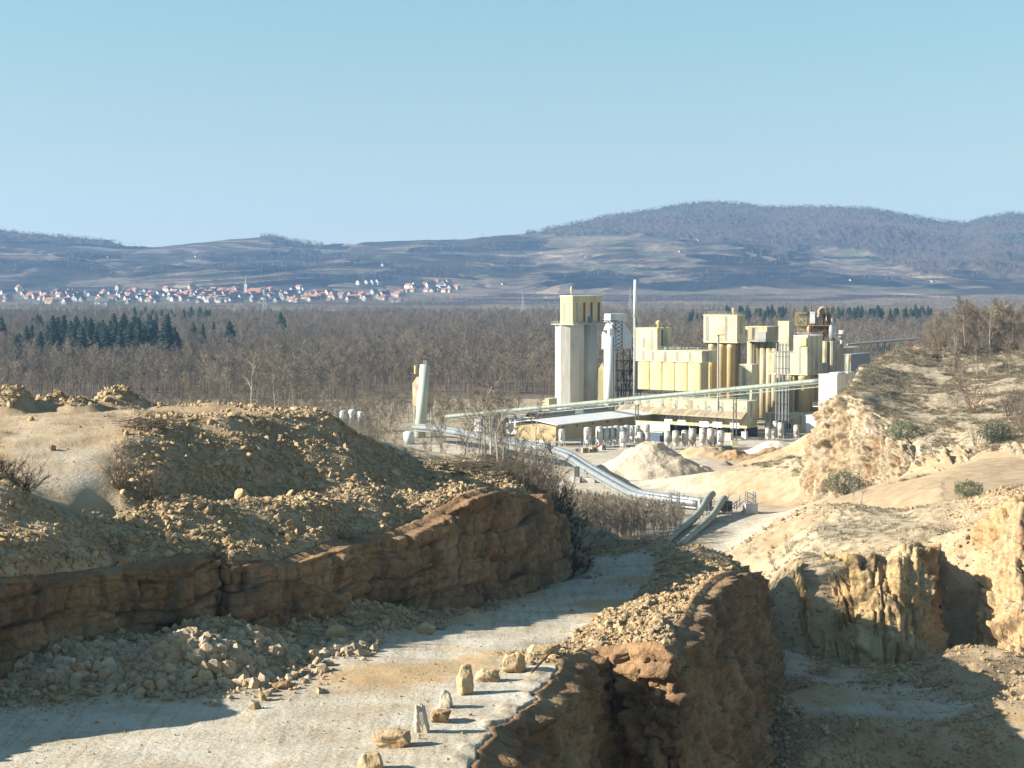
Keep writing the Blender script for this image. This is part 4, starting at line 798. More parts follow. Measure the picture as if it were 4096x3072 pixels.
for (u, vt, d, l, w_) in [(496, 692, 1480, 'lone broad dark conifer right of the clump', 2.0), (606, 672, 1700, 'tall dark lone conifer in the middle of the wood', 1.5), (614, 684, 1640, 'shorter dark conifer close against the tall lone one', 1.2), (418, 694, 1520, 'dark conifer at the left of the small trio', 1.3), (438, 697, 1500, 'rounded dark conifer in the middle of the trio', 1.3), (462, 692, 1560, 'dark conifer at the right of the small trio', 1.2),
                         (524, 713, 1500, 'small low conifer beside the broad lone one', 1.2), (3, 680, 1500, 'dark conifer cut by the left edge of the photo', 1.2), (595, 596, 5700, 'dark pointed conifer on the slope right of the church', 1.5), (240, 618, 5300, 'dark conifer among the houses at the hill foot', 1.4)]:
    con(u, vt, d, l, None, w_=w_)
for i in range(112):
    u = rng.uniform(1655, 2012) if i > 34 else rng.uniform(1486, 1660); d = rng.uniform(2080, 2380); h_ = rng.uniform(23, 29)*(.85 if u < 1560 else 1)
    con(u, 601+4128*(60-h_)/d, d, 'dark green conifer in the long straight plantation behind the plant', 'conifers of the long plantation', w_=1.35)
# ================================================================ village
def housemat(n, c): return mat(n, tuple(x*.85 for x in c), c, .4, rough=.9, obr=.12)
M_WALLS = [housemat('wall_white', (.56, .545, .51)), housemat('wall_cream', (.74, .66, .50)), housemat('wall_grey', (.5, .5, .5))]
M_ROOFS = [housemat('roof_orange', (.40, .17, .10)), housemat('roof_red', (.38, .14, .09)), housemat('roof_dark', (.10, .09, .10)), housemat('roof_brown', (.24, .14, .10))]
M_WIN = mat('dark_glass', (.03, .035, .04), rough=.2)
def house_meshes(w_, l, e, p):
    a = MB(); a.add([(-w_, -l, -3), (w_, -l, -3), (w_, l, -3), (-w_, l, -3), (-w_, -l, e), (w_, -l, e), (w_, l, e), (-w_, l, e), (0, -l, p-.15), (0, l, p-.15)], [(0, 1, 5, 8, 4), (1, 2, 6, 5), (2, 3, 7, 9, 6), (3, 0, 4, 7)])
    b = MB(); o = .5
    b.add([(-w_-o, -l-o, e-.35), (0, -l-o, p), (0, l+o, p), (-w_-o, l+o, e-.35), (w_+o, -l-o, e-.35), (w_+o, l+o, e-.35), (-w_-o, -l-o, e-.6), (0, -l-o, p-.25), (0, l+o, p-.25), (-w_-o, l+o, e-.6), (w_+o, -l-o, e-.6), (w_+o, l+o, e-.6)],
          [(0, 3, 2, 1), (1, 2, 5, 4), (6, 7, 8, 9), (7, 10, 11, 8), (0, 1, 7, 6), (1, 4, 10, 7), (3, 9, 8, 2), (2, 8, 11, 5), (0, 6, 9, 3), (4, 5, 11, 10)])
    c = MB()
    for s in (-1, 1):
        for x in (-w_*.5, w_*.5):
            for z in (1.2, 4.0):
                if z+1.3 < e+.5: c.box(x-.55, x+.55, s*l-(.04 if s > 0 else .06), s*l+(.06 if s > 0 else .04), z, z+1.3)
    for s in (-1, 1):
        for y in (-l*.6, 0, l*.6):
            c.box(s*w_-.05, s*w_+.05, y-.55, y+.55, 1.2, 2.5)
    return a, b, c
HM = {}
for k, dims in enumerate([(4.5, 6, 5.2, 9.8), (5.5, 8, 5.8, 11.5), (4, 5, 3.4, 7.2), (5, 11, 4.2, 8.6), (6, 7, 7.5, 12.5)]):
    a, b, c = house_meshes(*dims)
    for wi in range(3): HM[k, 'w', wi] = mesh_of(a, 'wall', M_WALLS[wi])
    for ri in range(4): HM[k, 'r', ri] = mesh_of(b, 'roof', M_ROOFS[ri])
    HM[k, 'g'] = mesh_of(c, 'window', M_WIN)
RN = ['orange tiled', 'dull red tiled', 'dark grey', 'brown tiled']; WN = ['white', 'cream', 'grey']
def put_house(x, y, k, wi, ri, rz, s=1.0, label=None, group=None, cat='house', name='village_house'):
    z = float(hill_z(np.array([x]), np.array([y]))[0])*(y > 4250)
    e = empty(name, (x, y, z), rz, label=label or '%s house, %s roof, %s' % (WN[wi], RN[ri], where(x, y)), cat=cat, group=group or 'houses of the village at the foot of the hills'); e.scale = (s, s, s)
    for nm, me in (('wall', HM[k, 'w', wi]), ('roof', HM[k, 'r', ri]), ('window', HM[k, 'g'])):
        o = bpy.data.objects.new(nm, me); SC.collection.objects.link(o); o.parent = e
        if nm == 'window': o['kind'] = 'stuff'
    return e
def where(x, y):
    u = 1106+4128*x/y
    a = 'at the left end of the village' if u < 180 else 'above the conifers' if u < 340 else 'left of the church' if u < 520 else 'beside the church' if u < 640 else 'in the right part of the village'
    return a+(', front rows' if y < 4700 else ', upper slope' if y > 5250 else '')
rng = random.Random(44); used = []
def free(x, y, r=15):
    if any(abs(x-a) < r and abs(y-b) < r*1.6 for a, b in used): return False
    used.append((x, y)); return True
n = 0
while n < 285:
    q = rng.random()
    if q < .52: u = rng.gauss(480, 85); y = rng.uniform(4450, 5350)
    elif q < .74: u = rng.uniform(0, 340); y = rng.uniform(4350, 5350)
    elif q < .93: u = rng.uniform(620, 880); y = rng.uniform(4450, 5000)+(u-620)*.9
    else: u = rng.uniform(860, 990); y = rng.uniform(5250, 5500)
    x = (u-1106)/4128*y
    if u < 0 or not free(x, y, 13) or (522 < u < 570 and y > 4900): continue
    ri = rng.choices([0, 1, 2, 3], [.46, .26, .14, .14])[0]; put_house(x, y, rng.choice([0, 0, 1, 1, 2, 3]), rng.choices([0, 1, 2], [.72, .2, .08])[0], ri, rng.choice([-.7, -.6, .75, .9, -.9])+rng.gauss(0, .15), rng.uniform(1.0, 1.4)); n += 1
for i, (u, ri) in enumerate([(777, 2), (795, 2), (807, 1), (818, 2)]):
    y = 5520; put_house((u-1106)/4128*y, y, 4, 0, ri, -.75, 1.15, ['first', 'second', 'third', 'fourth'][i]+' from the left of four tall white houses in a row on the hill foot', 'tall white houses above the village')
q = P('m', 225, 660, 4200); put_house(q.x, 4200, 3, 0, 2, .9, 1.9, 'long white house with a dark roof in front of the village', None)
q = P('m', 855, 650, 4500); put_house(q.x, 4500, 3, 0, 3, 1.2, 1.4, 'long low white house with a brown roof at the village edge', None)
# grey-white hall left of the church
mb = MB(); q = P('m', 495, 647, 4760); zc = float(hill_z(np.array([q.x]), np.array([4760.]))[0]); e = empty('village_hall', (q.x, 4760, zc), .12, label='flat-roofed white hall standing among red roofs left of the church', cat='hall')
mb.box(-17, 6, -9, 9, -3, 12.5, 0); mb.build('wall', [M_WALLS[0]], e); mb = MB(); mb.box(6.01, 24, -8.5, 9, -3, 11.5, 0); mb.build('side_wing', [mat('hall_grey', (.16, .20, .24))], e)
mb = MB()
for i in range(6): mb.box(-17+i*4.5, -16.6+i*4.5, -9.12, -9.0, 1, 12, 0)
for z in (4.5, 8.3): mb.box(-17, 6, -9.1, -9.0, z, z+.35, 0)
mb.build('glazing_bar', [M_WALLS[2]], e)['kind'] = 'stuff'
# church
q = P('m', 532, 640, 5000); zc = float(hill_z(np.array([q.x]), np.array([5000.]))[0])
M_CH = mat('church_white', (.80, .77, .70)); M_SAND = mat('church_sandstone', (.40, .24, .18)); M_SLATE = mat('slate', (.22, .25, .28), rough=.5)
ch = empty('church', (q.x, 5000, zc), -.42, label='white village church with a red nave roof and a tall pointed spire', cat='church')
t = MB(); t.box(-4, 4, -4, 4, -2, 30); tw = t.build('tower', M_CH, ch)
t = MB()
for x in (-4, 4):
    for y in (-4, 4): t.box(x-.6, x+.6, y-.6, y+.6, -2, 31)
t.box(-4.4, 4.4, -4.4, 4.4, 13, 14); t.build('corner_stone', M_SAND, tw)['kind'] = 'stuff'
t = MB()
for (a, b, c_, d_) in ((-.9, .9, -4.12, -4.0), (-.9, .9, 4.0, 4.12)): t.box(a, b, c_, d_, 16, 24); t.box(-.8, .8, c_, d_, 26, 28)
t.box(-4.12, -4.0, -.9, .9, 16, 24); t.box(4.0, 4.12, -.9, .9, 16, 24); t.build('belfry_window', M_WIN, tw)['kind'] = 'stuff'
t = MB(); t.lathe((0, 0, 0), [(5.0, 30), (3.4, 35), (1.6, 46), (.12, 58)], 8); t.tube((0, 0, 57), (0, 0, 60.5), .12, .08, 5); t.build('spire', M_SLATE, ch)
t = MB()
for s in (-1, 1): t.add([(-4.2, s*4.2, 30), (4.2, s*4.2, 30), (0, s*4.2, 36), (0, 0, 34)], [(0, 1, 2), (0, 2, 3), (1, 3, 2)])
t.build('tower_gable', M_SAND, ch)
t = MB(); w_, l = 9, 21; t.add([(4, -w_, -2), (4+2*l, -w_, -2), (4+2*l, w_, -2), (4, w_, -2), (4, -w_, 10), (4+2*l, -w_, 10), (4+2*l, w_, 10), (4, w_, 10), (4, 0, 20), (4+2*l, 0, 20)], [(0, 1, 5, 4), (1, 2, 6, 9, 5), (2, 3, 7, 6), (3, 0, 4, 8, 7)]); nv = t.build('nave', M_CH, ch)
t = MB(); t.add([(3, -w_-.8, 9.4), (4+2*l+.5, -w_-.8, 9.4), (4+2*l+.5, 0, 20.4), (3, 0, 20.4), (4+2*l+.5, w_+.8, 9.4), (3, w_+.8, 9.4)], [(0, 1, 2, 3), (3, 2, 4, 5)]); t.build('roof', M_ROOFS[0], ch)
for i in range(8):
    t = MB(); t.box(6.2+i*5, 8.4+i*5, -w_-.1, -w_+.05, 2, 8.5); t.build('window', M_WIN, nv)
for i in range(9):
    t = MB(); t.box(4.2+i*5, 4.9+i*5, -w_-.6, -w_, -2, 9); t.build('buttress', M_SAND, nv)
# white farmstead high on the hill, and the vineyard huts
def on_hill(u, y): x = (u-1106)/4128*y; return x, float(hill_z(np.array([x]), np.array([y]), True)[0][0])
def at_pix(u, v):          # march the sight line down to the hills
    ys = np.arange(5300, 8000, 8.0); xs = (u-1106)/4128*ys; zz = hill_z(xs, ys, True)[0]; vis = 601+4128*(60-zz)/ys; k = np.argmax(vis < v); return xs[k], ys[k], zz[k]
x, y, z = at_pix(1405, 509)
fa = empty('hill_farmstead', (x, y, z), .1, label='long white farmstead with pale annexes on the vineyard ridge under the forest', cat='farmstead')
t = MB(); t.box(-40, -4, -8, 8, -4, 9); t.build('wall', M_WALLS[0], fa); t = MB(); t.box(-41, -3, -9, 9, 9.02, 11); t.build('roof', M_ROOFS[1], fa)
t = MB(); t.box(2, 42, -6, 8, -4, 7); t.build('annex', M_WALLS[1], fa); t = MB(); t.box(1, 43, -7, 9, 7.02, 8); t.build('annex_roof', M_ROOFS[3], fa)
t = MB(); [t.box(-38+i*6, -35+i*6, -8.1, -8, 2, 7) for i in range(6)]; t.build('window', M_WIN, fa)['kind'] = 'stuff'
for (u, v, l, s, ri) in [(425, 556, 'tiny white hut on the terraced slope left of the church', 1, 2), (1340, 555, 'x', 1, 0)][:1]+[(1467, 545, 'small hut with a red roof below the hilltop farmstead', 1.1, 0), (1507, 521, 'tiny white hut at the forest edge right of the farmstead', 1, 2), (2012, 610, 'tiny white gabled hut in the vineyards at the right', 1.2, 1), (1836, 607, 'tiny pale hut in the vineyards under the wooded hill', 1, 2), (828, 574, 'pale hut on the small vineyard knoll', 1.3, 2), (1086, 615, 'tiny white building at the far end of the lower vineyards', 1, 2), (235, 557, 'white speck of a hut halfway up the left slope', .9, 2)]:
    x, y, z = at_pix(u, v); e = put_house(x, y, 2, 0, ri, -.6, s*.85, l, None, 'hut', 'vineyard_hut'); e['group'] = 'vineyard huts'; e.location.z = z
# ---------------------------------------------------------------- power pylon and masts on the plain
M_STEEL = mat('galvanised_steel', (.42, .44, .46), rough=.5, metal=.3)
def lattice(mb, p0, p1, w0, w1, n, r):
    p0 = Vector(p0); p1 = Vector(p1); c = []
    for k in range(n+1):
        t = k/n; p = p0.lerp(p1, t); w_ = (w0*(1-t)+w1*t)/2; c.append([p+Vector((a*w_, b*w_, 0)) for a, b in ((-1, -1), (1, -1), (1, 1), (-1, 1))])
    for k in range(n):
        for i in range(4): mb.tube(c[k][i], c[k+1][i], r, n=4, cap=False); mb.tube(c[k][i], c[k+1][(i+1) % 4], r*.6, n=3, cap=False); mb.tube(c[k][(i+1) % 4], c[k+1][i], r*.6, n=3, cap=False)
def pylon(u, v, d, h, label):
    q = P('m', u, v, d); e = empty('power_pylon', (q.x, d, 0), .5, label=label, cat='pylon')
    t = MB(); lattice(t, (0, 0, 0), (0, 0, h*.7), 7, 2.2, 6, .22); lattice(t, (0, 0, h*.7), (0, 0, h), 2.2, .6, 3, .18); t.build('lattice_tower', M_STEEL, e)['kind'] = 'stuff'
    for z, w_ in ((.72, 9), (.84, 7), (.94, 5)):
        t = MB(); t.tube((-w_, 0, h*z), (w_, 0, h*z), .25, n=4); t.tube((-w_, 0, h*z), (0, 0, h*z+2.2), .15, n=3); t.tube((w_, 0, h*z), (0, 0, h*z+2.2), .15, n=3); t.build('cross_arm', M_STEEL, e)
pylon(572, 698, 2520, 50, 'grey lattice power pylon right of the church, rising from the bare wood')
pylon(1130, 700, 2550, 44, 'lattice power pylon in the trees left of the concrete silo'); pylon(1362, 700, 2600, 48, 'faint lattice mast behind the slim white chimney')
for u, v0, v1, d, l in [(492, 670, 692, 2750, 'slim white floodlight mast below the church'), (547, 668, 690, 2750, 'slim grey mast left of the power pylon'), (447, 672, 688, 2800, 'short white mast behind the small conifers')]:
    q = P('m', u, v0, d); t = MB(); t.tube((q.x, d, 0), (q.x, d, q.z), .5, .3, 6); t.tube((q.x-1.2, d, q.z), (q.x+1.2, d, q.z), .6, n=6); tag(t.build('light_mast', M_WALLS[0]), l, 'mast')
# ================================================================ lime and mortar works in the yard
AN = R(35); EF = Vector((math.cos(AN), -math.sin(AN), 0)); ES = Vector((math.sin(AN), math.cos(AN), 0))
def clad(name, c, c2, pitch=2.2, amt=.03, dirt=.25):
    """ribbed sheet: vertical ribs as relief, rain streaks and dust as colour"""
    m = bpy.data.materials.new(name); m.use_nodes = True; t = m.node_tree; b = t.nodes['Principled BSDF']; b.inputs['Roughness'].default_value = .6; b.inputs['Specular IOR Level'].default_value = .3
    tc = t.nodes.new('ShaderNodeTexCoord')
    def nz(sc, st):
        mp = t.nodes.new('ShaderNodeMapping'); mp.inputs['Scale'].default_value = st; t.links.new(tc.outputs['Object'], mp.inputs[0]); n = t.nodes.new('ShaderNodeTexNoise'); n.inputs['Scale'].default_value = sc; n.inputs['Detail'].default_value = 5; t.links.new(mp.outputs[0], n.inputs['Vector']); return n.outputs['Fac']
    r = t.nodes.new('ShaderNodeValToRGB'); r.color_ramp.elements[0].position = .4; r.color_ramp.elements[1].position = .72; r.color_ramp.elements[0].color = (c[0]*.8, c[1]*.8, c[2]*.8, 1); r.color_ramp.elements[1].color = (c2[0]*.8, c2[1]*.8, c2[2]*.8, 1); t.links.new(nz(.9, (1, 1, .12)), r.inputs['Fac'])
    r2 = t.nodes.new('ShaderNodeValToRGB'); r2.color_ramp.elements[0].position = .5; r2.color_ramp.elements[1].position = .75; r2.color_ramp.elements[0].color = (1, 1, 1, 1); r2.color_ramp.elements[1].color = (1-dirt, 1-dirt*1.15, 1-dirt*1.3, 1); t.links.new(nz(.22, (1, 1, .5)), r2.inputs['Fac'])
    mx = t.nodes.new('ShaderNodeMix'); mx.data_type = 'RGBA'; mx.blend_type = 'MULTIPLY'; mx.inputs[0].default_value = 1; t.links.new(r.outputs[0], mx.inputs[6]); t.links.new(r2.outputs[0], mx.inputs[7]); t.links.new(mx.outputs[2], b.inputs['Base Color'])
    if pitch:
        ad = t.nodes.new('ShaderNodeSeparateXYZ'); t.links.new(tc.outputs['Object'], ad.inputs[0]); s = t.nodes.new('ShaderNodeMath'); s.operation = 'ADD'; t.links.new(ad.outputs[0], s.inputs[0]); t.links.new(ad.outputs[1], s.inputs[1])
        k = t.nodes.new('ShaderNodeMath'); k.operation = 'MULTIPLY'; k.inputs[1].default_value = 2*math.pi*pitch; t.links.new(s.outputs[0], k.inputs[0]); sn = t.nodes.new('ShaderNodeMath'); sn.operation = 'SINE'; t.links.new(k.outputs[0], sn.inputs[0])
        bp = t.nodes.new('ShaderNodeBump'); bp.inputs['Distance'].default_value = amt; bp.inputs['Strength'].default_value = .8; t.links.new(sn.outputs[0], bp.inputs['Height']); t.links.new(bp.outputs[0], b.inputs['Normal'])
    return m
M_YEL = clad('cladding_yellow', (.66, .56, .29), (.58, .48, .24)); M_YEL2 = clad('cladding_cream', (.68, .62, .40), (.50, .44, .28), dirt=.5); M_YELP = clad('drum_yellow', (.62, .49, .24), (.50, .38, .18), 0, dirt=.35)
M_DIM = clad('cladding_dark_yellow', (.50, .44, .27), (.38, .33, .22), 1.2, .03, .5); M_STRIP = clad('light_strip', (.36, .34, .29), (.28, .27, .24), 3); M_TRIM = mat('trim_cream', (.70, .62, .40)); M_CONC = clad('concrete_grey', (.58, .56, .50), (.46, .43, .37), 0, dirt=.2)  # dark yellow cladding: on the rear hall the shade is put into this colour
M_CONC2 = clad('concrete_pale', (.62, .60, .56), (.50, .48, .45), 0, dirt=.3); M_WHITE = clad('white_paint', (.78, .79, .80), (.70, .71, .72), 0, dirt=.12); M_WROOF = clad('white_roof', (.80, .80, .79), (.75, .75, .73), 0, dirt=.08)
M_DARK = mat('dark_steel', (.06, .065, .07), (.12, .12, .12), 1.5, rough=.7); M_BR = mat('red_brown_strip', (.16, .07, .04), (.22, .1, .06), 1); M_GREY = mat('grey_steel', (.30, .31, .32), (.40, .41, .41), 1, rough=.6)
M_GREEN = clad('conveyor_green', (.25, .29, .245), (.31, .345, .29), 0, dirt=.2); M_ZINC = mat('zinc_tube', (.38, .40, .41), (.55, .56, .56), .8, rough=.38, metal=.55, spec=.5)
M_PAD = mat('dirty_white', (.60, .56, .48), (.74, .72, .66), .8, c3=(.46, .42, .34), s3=.5); M_RUSTY = mat('rust', (.25, .11, .05), (.36, .2, .11), 1.2); M_YSTEEL = mat('yellow_steel', (.55, .45, .12), (.45, .33, .12), 1)
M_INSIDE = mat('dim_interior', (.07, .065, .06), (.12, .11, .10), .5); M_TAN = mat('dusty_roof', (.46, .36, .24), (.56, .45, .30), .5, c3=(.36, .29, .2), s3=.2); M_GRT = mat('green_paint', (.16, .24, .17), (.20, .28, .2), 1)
def kx(z, x): r = ray(z, x, 0); return r[0]/(r[1]) if False else r[0]/ray(z, x, 0)[1]
def kxy(z, x, y): r = ray(z, x, y); return r[0]/r[1]
def hit(z, x, y, M, E): k = kxy(z, x, y); return (k*M.y-M.x)/(E.x-k*E.y)
class Block:
    """an oriented box: xL..xM its sunny front, xM..xR its right flank, d the distance of the corner xM; heights from sight lines"""
    def __init__(s, z, xL, xM, xR, yT, yB, d, L=None, z0=None):
        ym = (yT+(yB if yB is not None else yT))/2; s.d = d; s.c = P(z, xM, yT, d); s.z1 = s.c.z; s.z0 = P(z, xM, yB, d).z if z0 is None else z0
        s.M = Vector((s.c.x, s.c.y, 0)); s.W = -hit(z, xL, ym, s.M, EF); s.L = L or hit(z, xR, ym, s.M, ES); s.z = z
    def fx(s, x, y=None): return hit(s.z, x, y or 500, s.M, EF)      # local x on the front for a photo x
    def sy(s, x, y=None): return hit(s.z, x, y or 500, s.M, ES)
    def root(s, name, label, cat, group=None): s.e = empty(name, s.M, -AN, label=label, cat=cat, group=group); return s.e
    def dat(s, z, x, y=500): return (s.M+EF*hit(z, x, y, s.M, EF)).y
def loc(e, M): """point of the world -> local frame of a rotated root"""; q = Vector(M)-e.location; return Vector((q.dot(EF), q.dot(ES), q.z))
def bx(e, name, m, x0, x1, y0, y1, z0, z1):
    mb = MB(); mb.box(x0, x1, y0, y1, z0, z1); return mb.build(name, m, e)
def strip(par, x0, x1, z0, z1, m=None, name='light_strip', front=True, panes=0):
    mb = MB()
    if front: mb.box(x0, x1, -.07, .02, z0, z1)
    else: mb.box(-.02, .07, x0, x1, z0, z1)
    o = mb.build(name, m or M_STRIP, par)
    if panes:
        for k in range(1, panes):
            mb = MB(); zz = z0+(z1-z0)*k/panes
            if front: mb.box(x0, x1, -.10, -.06, zz-.08, zz+.08)
            else: mb.box(.06, .10, x0, x1, zz-.08, zz+.08)
            mb.build('glazing_bar', M_TRIM, o)
    return o
def rail(mb, pts_, h=1.1, n=None, r=.04):
    for a, b in zip(pts_[:-1], pts_[1:]):
        a = Vector(a); b = Vector(b); k = max(1, int((b-a).length/1.6))
        for i in range(k+1): p = a.lerp(b, i/k); mb.tube(p, p+Vector((0, 0, h)), r, n=4)
        for hh in (h, h*.5): mb.tube(a+Vector((0, 0, hh)), b+Vector((0, 0, hh)), r, n=4)
def vent(par, x, y, z, h, r, m=M_YELP, name='roof_vent'):
    mb = MB(); mb.lathe((x, y, z), [(r*.6, -.2), (r*.6, h*.45), (r, h*.6), (r, h*.8), (r*.55, h*.92), (r*.3, h)], 10); return mb.build(name, m, par, True)
# ---- twin concrete silo with its yellow head house
b = Block('2', 275, 422, 775, 108, 432, 800)
zt = P('2', 440, 440, 800).z; e = b.root('concrete_silo', 'tall grey concrete silo with a yellow windowed head house on top', 'silo')
q1 = P('2', 322, 440, 803); q2 = P('2', 602, 440, 812); r1 = .5*300*.3316/F*803/.97; r2 = .5*205*.3316/F*812
mb = MB(); lc = loc(e, q1)
mb.lathe((lc.x, lc.y+r1*.5, 0), [(r1, -1), (r1, zt)], 8); o1 = mb.build('silo_drum', M_CONC, e)
lc2 = loc(e, q2); mb = MB(); mb.lathe((lc2.x, lc2.y+r2*.3, 0), [(r2, -1), (r2, zt-.15)], 28); o2 = mb.build('silo_drum', M_CONC, e, True)
bx(e, 'connecting_wall', M_CONC, lc.x-2, lc2.x+2, lc.y+r1*.6, lc.y+r1*1.4, -1, zt-.3)
hh = bx(e, 'head_house', M_YEL, -b.W, 0, 0, b.L, zt+.02, b.z1)
bx(e, 'roof', M_WROOF, -b.W-.2, .2, -.2, b.L+.2, b.z1+.002, b.z1+.35); bx(e, 'floor_slab', M_CONC, -b.W-3, 2.2, -2.5, b.L+1.5, zt-.35, zt+.015)
for x0, x1 in ((298, 325), (368, 395)): strip(hh, b.fx(x0, 300), b.fx(x1, 300), zt+.6, zt+(b.z1-zt)*.77, M_GREY, 'window', True, 8)
for i, (x0, x1) in enumerate(((465, 488), (552, 577), (638, 663), (725, 750))): strip(hh, b.sy(x0, 300), b.sy(x1, 300), zt+.6, zt+(b.z1-zt)*.77, M_GREY if i == 0 else M_BR, 'window', False, 8 if i == 0 else 0)
bx(hh, 'door', mat('blue_door', (.16, .24, .32)), -.02, .08, b.sy(605, 400), b.sy(650, 400), zt+.1, zt+3)
vent(e, -b.W*.45, b.L*.15, b.z1, 4.3, .55)
mb = MB(); rail(mb, [(-b.W-3, -2.4, zt), (2.2, -2.4, zt), (2.2, b.L+1.4, zt)]); rail(mb, [(-b.W-3, -2.4, zt), (-b.W-3, b.L, zt)]); mb.build('railing', M_STEEL, e)['kind'] = 'stuff'
# ---- white flue silo, white hood tower and its steelwork
q = P('2', 870, 585, 792); r_ = .5*135*.3316/F*792; e = empty('white_silo', (q.x, 792, 0), 0, label='tall slim white cylindrical silo right beside the concrete silo', cat='silo')
mb = MB(); mb.lathe((0, 0, 0), [(r_, 0), (r_, q.z)], 28); mb.build('silo_shell', M_WHITE, e, True)
mb = MB(); rail(mb, [(r_*math.cos(t), r_*math.sin(t), q.z) for t in np.linspace(0, 6.28, 9)]); mb.build('railing', M_STEEL, e)['kind'] = 'stuff'
mb = MB(); mb.lathe((0, 0, q.z), [(.8, 0), (.8, 3), (.6, 3.4)], 10); mb.build('top_filter', M_WHITE, e)
mb = MB(); mb.tube((r_*.7, -r_*.75, 0), (r_*.7, -r_*.75, q.z), .12, n=5); mb.build('ladder', M_DARK, e)
b = Block('2', 775, 940, 1135, 445, 745, 822); e = b.root('hood_tower', 'white sheet-metal tower with a stepped hood and sloping shoulders', 'tower'); zs = b.z1
zt2 = P('2', 925, 318, 822).z; zm = P('2', 940, 415, 822).z; xl, xr = b.fx(848, 400), b.sy(1080, 400)
mb = MB(); W, L = b.W, b.L
def frus(mb, A, B):   # box frustum between two (x0,x1,y0,y1,z) rectangles
    vs = [(x, y, r[4]) for r in (A, B) for x, y in ((r[0], r[2]), (r[1], r[2]), (r[1], r[3]), (r[0], r[3]))]
    mb.add(vs, [(0, 1, 5, 4), (1, 2, 6, 5), (2, 3, 7, 6), (3, 0, 4, 7), (3, 2, 1, 0), (4, 5, 6, 7)])
frus(mb, (-W, 0, 0, L, b.z0), (-W, 0, 0, L, zs-4.5)); mb.build('lower_casing', M_WHITE, e)
mb = MB(); frus(mb, (-W, 0, 0, L, zs-4.49), (-W*.75, -.5, .5, L*.62, zs+.2)); mb.build('shoulder', M_WHITE, e)
mb = MB(); frus(mb, (-W*.75, -.5, .5, L*.62, zs+.21), (-W*.75, -.5, .5, L*.62, zm)); mb.build('neck', M_WHITE, e)
mb = MB(); frus(mb, (-W*.85, .1, -.1, L*.7, zm+.01), (-W*.8, .1, -.1, L*.66, zt2)); mb.build('hood', M_WHITE, e)
e = empty('steel_frame_tower', P('2', 960, 1340, 815)*1, -AN, label='dark open steelwork with platforms and pipes between the white silo and the chimney', cat='steelwork'); e.location.z = 0
mb = MB(); zb = P('2', 960, 745, 815).z
for x in (0, 3.2, 6.4):
    for y in (0, 5): mb.tube((x, y, 0), (x, y, zb), .22, n=5)
mb.build('steel_column', M_DARK, e)['kind'] = 'stuff'
for k, zy in enumerate((885, 1000, 1120, 1240)):
    z_ = P('2', 960, zy, 815).z; bx(e, 'platform', M_DARK, -1, 12, -1.5, 6, z_-.15, z_+.1); mb = MB(); rail(mb, [(-1, -1.5, z_), (12, -1.5, z_), (12, 6, z_)]); mb.build('railing', M_GREY, e)['kind'] = 'stuff'
mb = MB(); rnd = random.Random(5)
for k in range(26):
    x = rnd.uniform(-.5, 7.5); y = rnd.uniform(-1, 4); z_ = rnd.uniform(1, zb-6); mb.tube((x, y, z_), (x+rnd.choice([0, 0, 3, -2]), y, z_+rnd.uniform(3, 8)), rnd.uniform(.1, .3), n=6)
for k in range(9): mb.tube((0, 0, zb*k/9), (6.4, 0, zb*(k+1)/9), .1, n=4)
mb.build('pipework', M_DARK, e)['kind'] = 'stuff'
mb = MB(); mb.tube((9.6, 1, 3), (9.6, 1, zb+2), .35, n=8); mb.tube((11, 1, 3), (11, 1, zb), .3, n=8); mb.tube((9.6, 1, zb+2), (7.5, 2, zb+5), .35, n=8); mb.build('exhaust_duct', M_DARK, e)
q = P('2', 950, 405, 805); lat = MB(); bz = P('2', 950, 750, 805).z; lattice(lat, (q.x+1, 805, bz), (q.x+1, 805, q.z), 3, 3, 7, .14); a = P('2', 775, 400, 806); c = P('2', 985, 405, 806); lat.tube(a, c, .22, n=5); lat.tube(a+Vector((0, 0, 1.6)), P('2', 850, 372, 806), .07, n=4); lat.tube(P('2', 780, 365, 806), P('2', 915, 372, 806), .06, n=4)
lat.tube(P('2', 850, 410, 806), P('2', 985, 540, 806), .22, n=5); tag(lat.build('stair_tower', M_DARK), 'dark lattice stair tower and catwalk above the slim white silo', 'tower')
q = P('1', 697, 30, 800); q1 = P('1', 696, 270, 800); e = empty('chimney', (q.x, 800, 0), 0, label='very slim tall chimney, white above and grey below', cat='chimney')
mb = MB(); mb.tube((q1.x-q.x, 0, 0), (q1.x-q.x, 0, q1.z), .75, .7, 14); mb.build('lower_shaft', M_GREY, e, True); mb = MB(); mb.tube((q1.x-q.x, 0, q1.z), (0, 0, q.z), .72, .6, 14); mb.build('upper_shaft', M_WHITE, e, True)
q = P('2', 770, 900, 796); mb = MB(); mb.box(q.x-1.1, q.x+1.1, 795, 797, 2, q.z-3); mb.add([(q.x-1.1, 795, q.z-3), (q.x+1.1, 795, q.z-3), (q.x+1.1, 797, q.z-3), (q.x-1.1, 797, q.z-3), (q.x+.5, 796, q.z)], [(0, 1, 4), (1, 2, 4), (2, 3, 4), (3, 0, 4)]); tag(mb.build('bucket_elevator', M_YEL), 'narrow yellow elevator shaft squeezed between concrete and white silos', 'elevator')
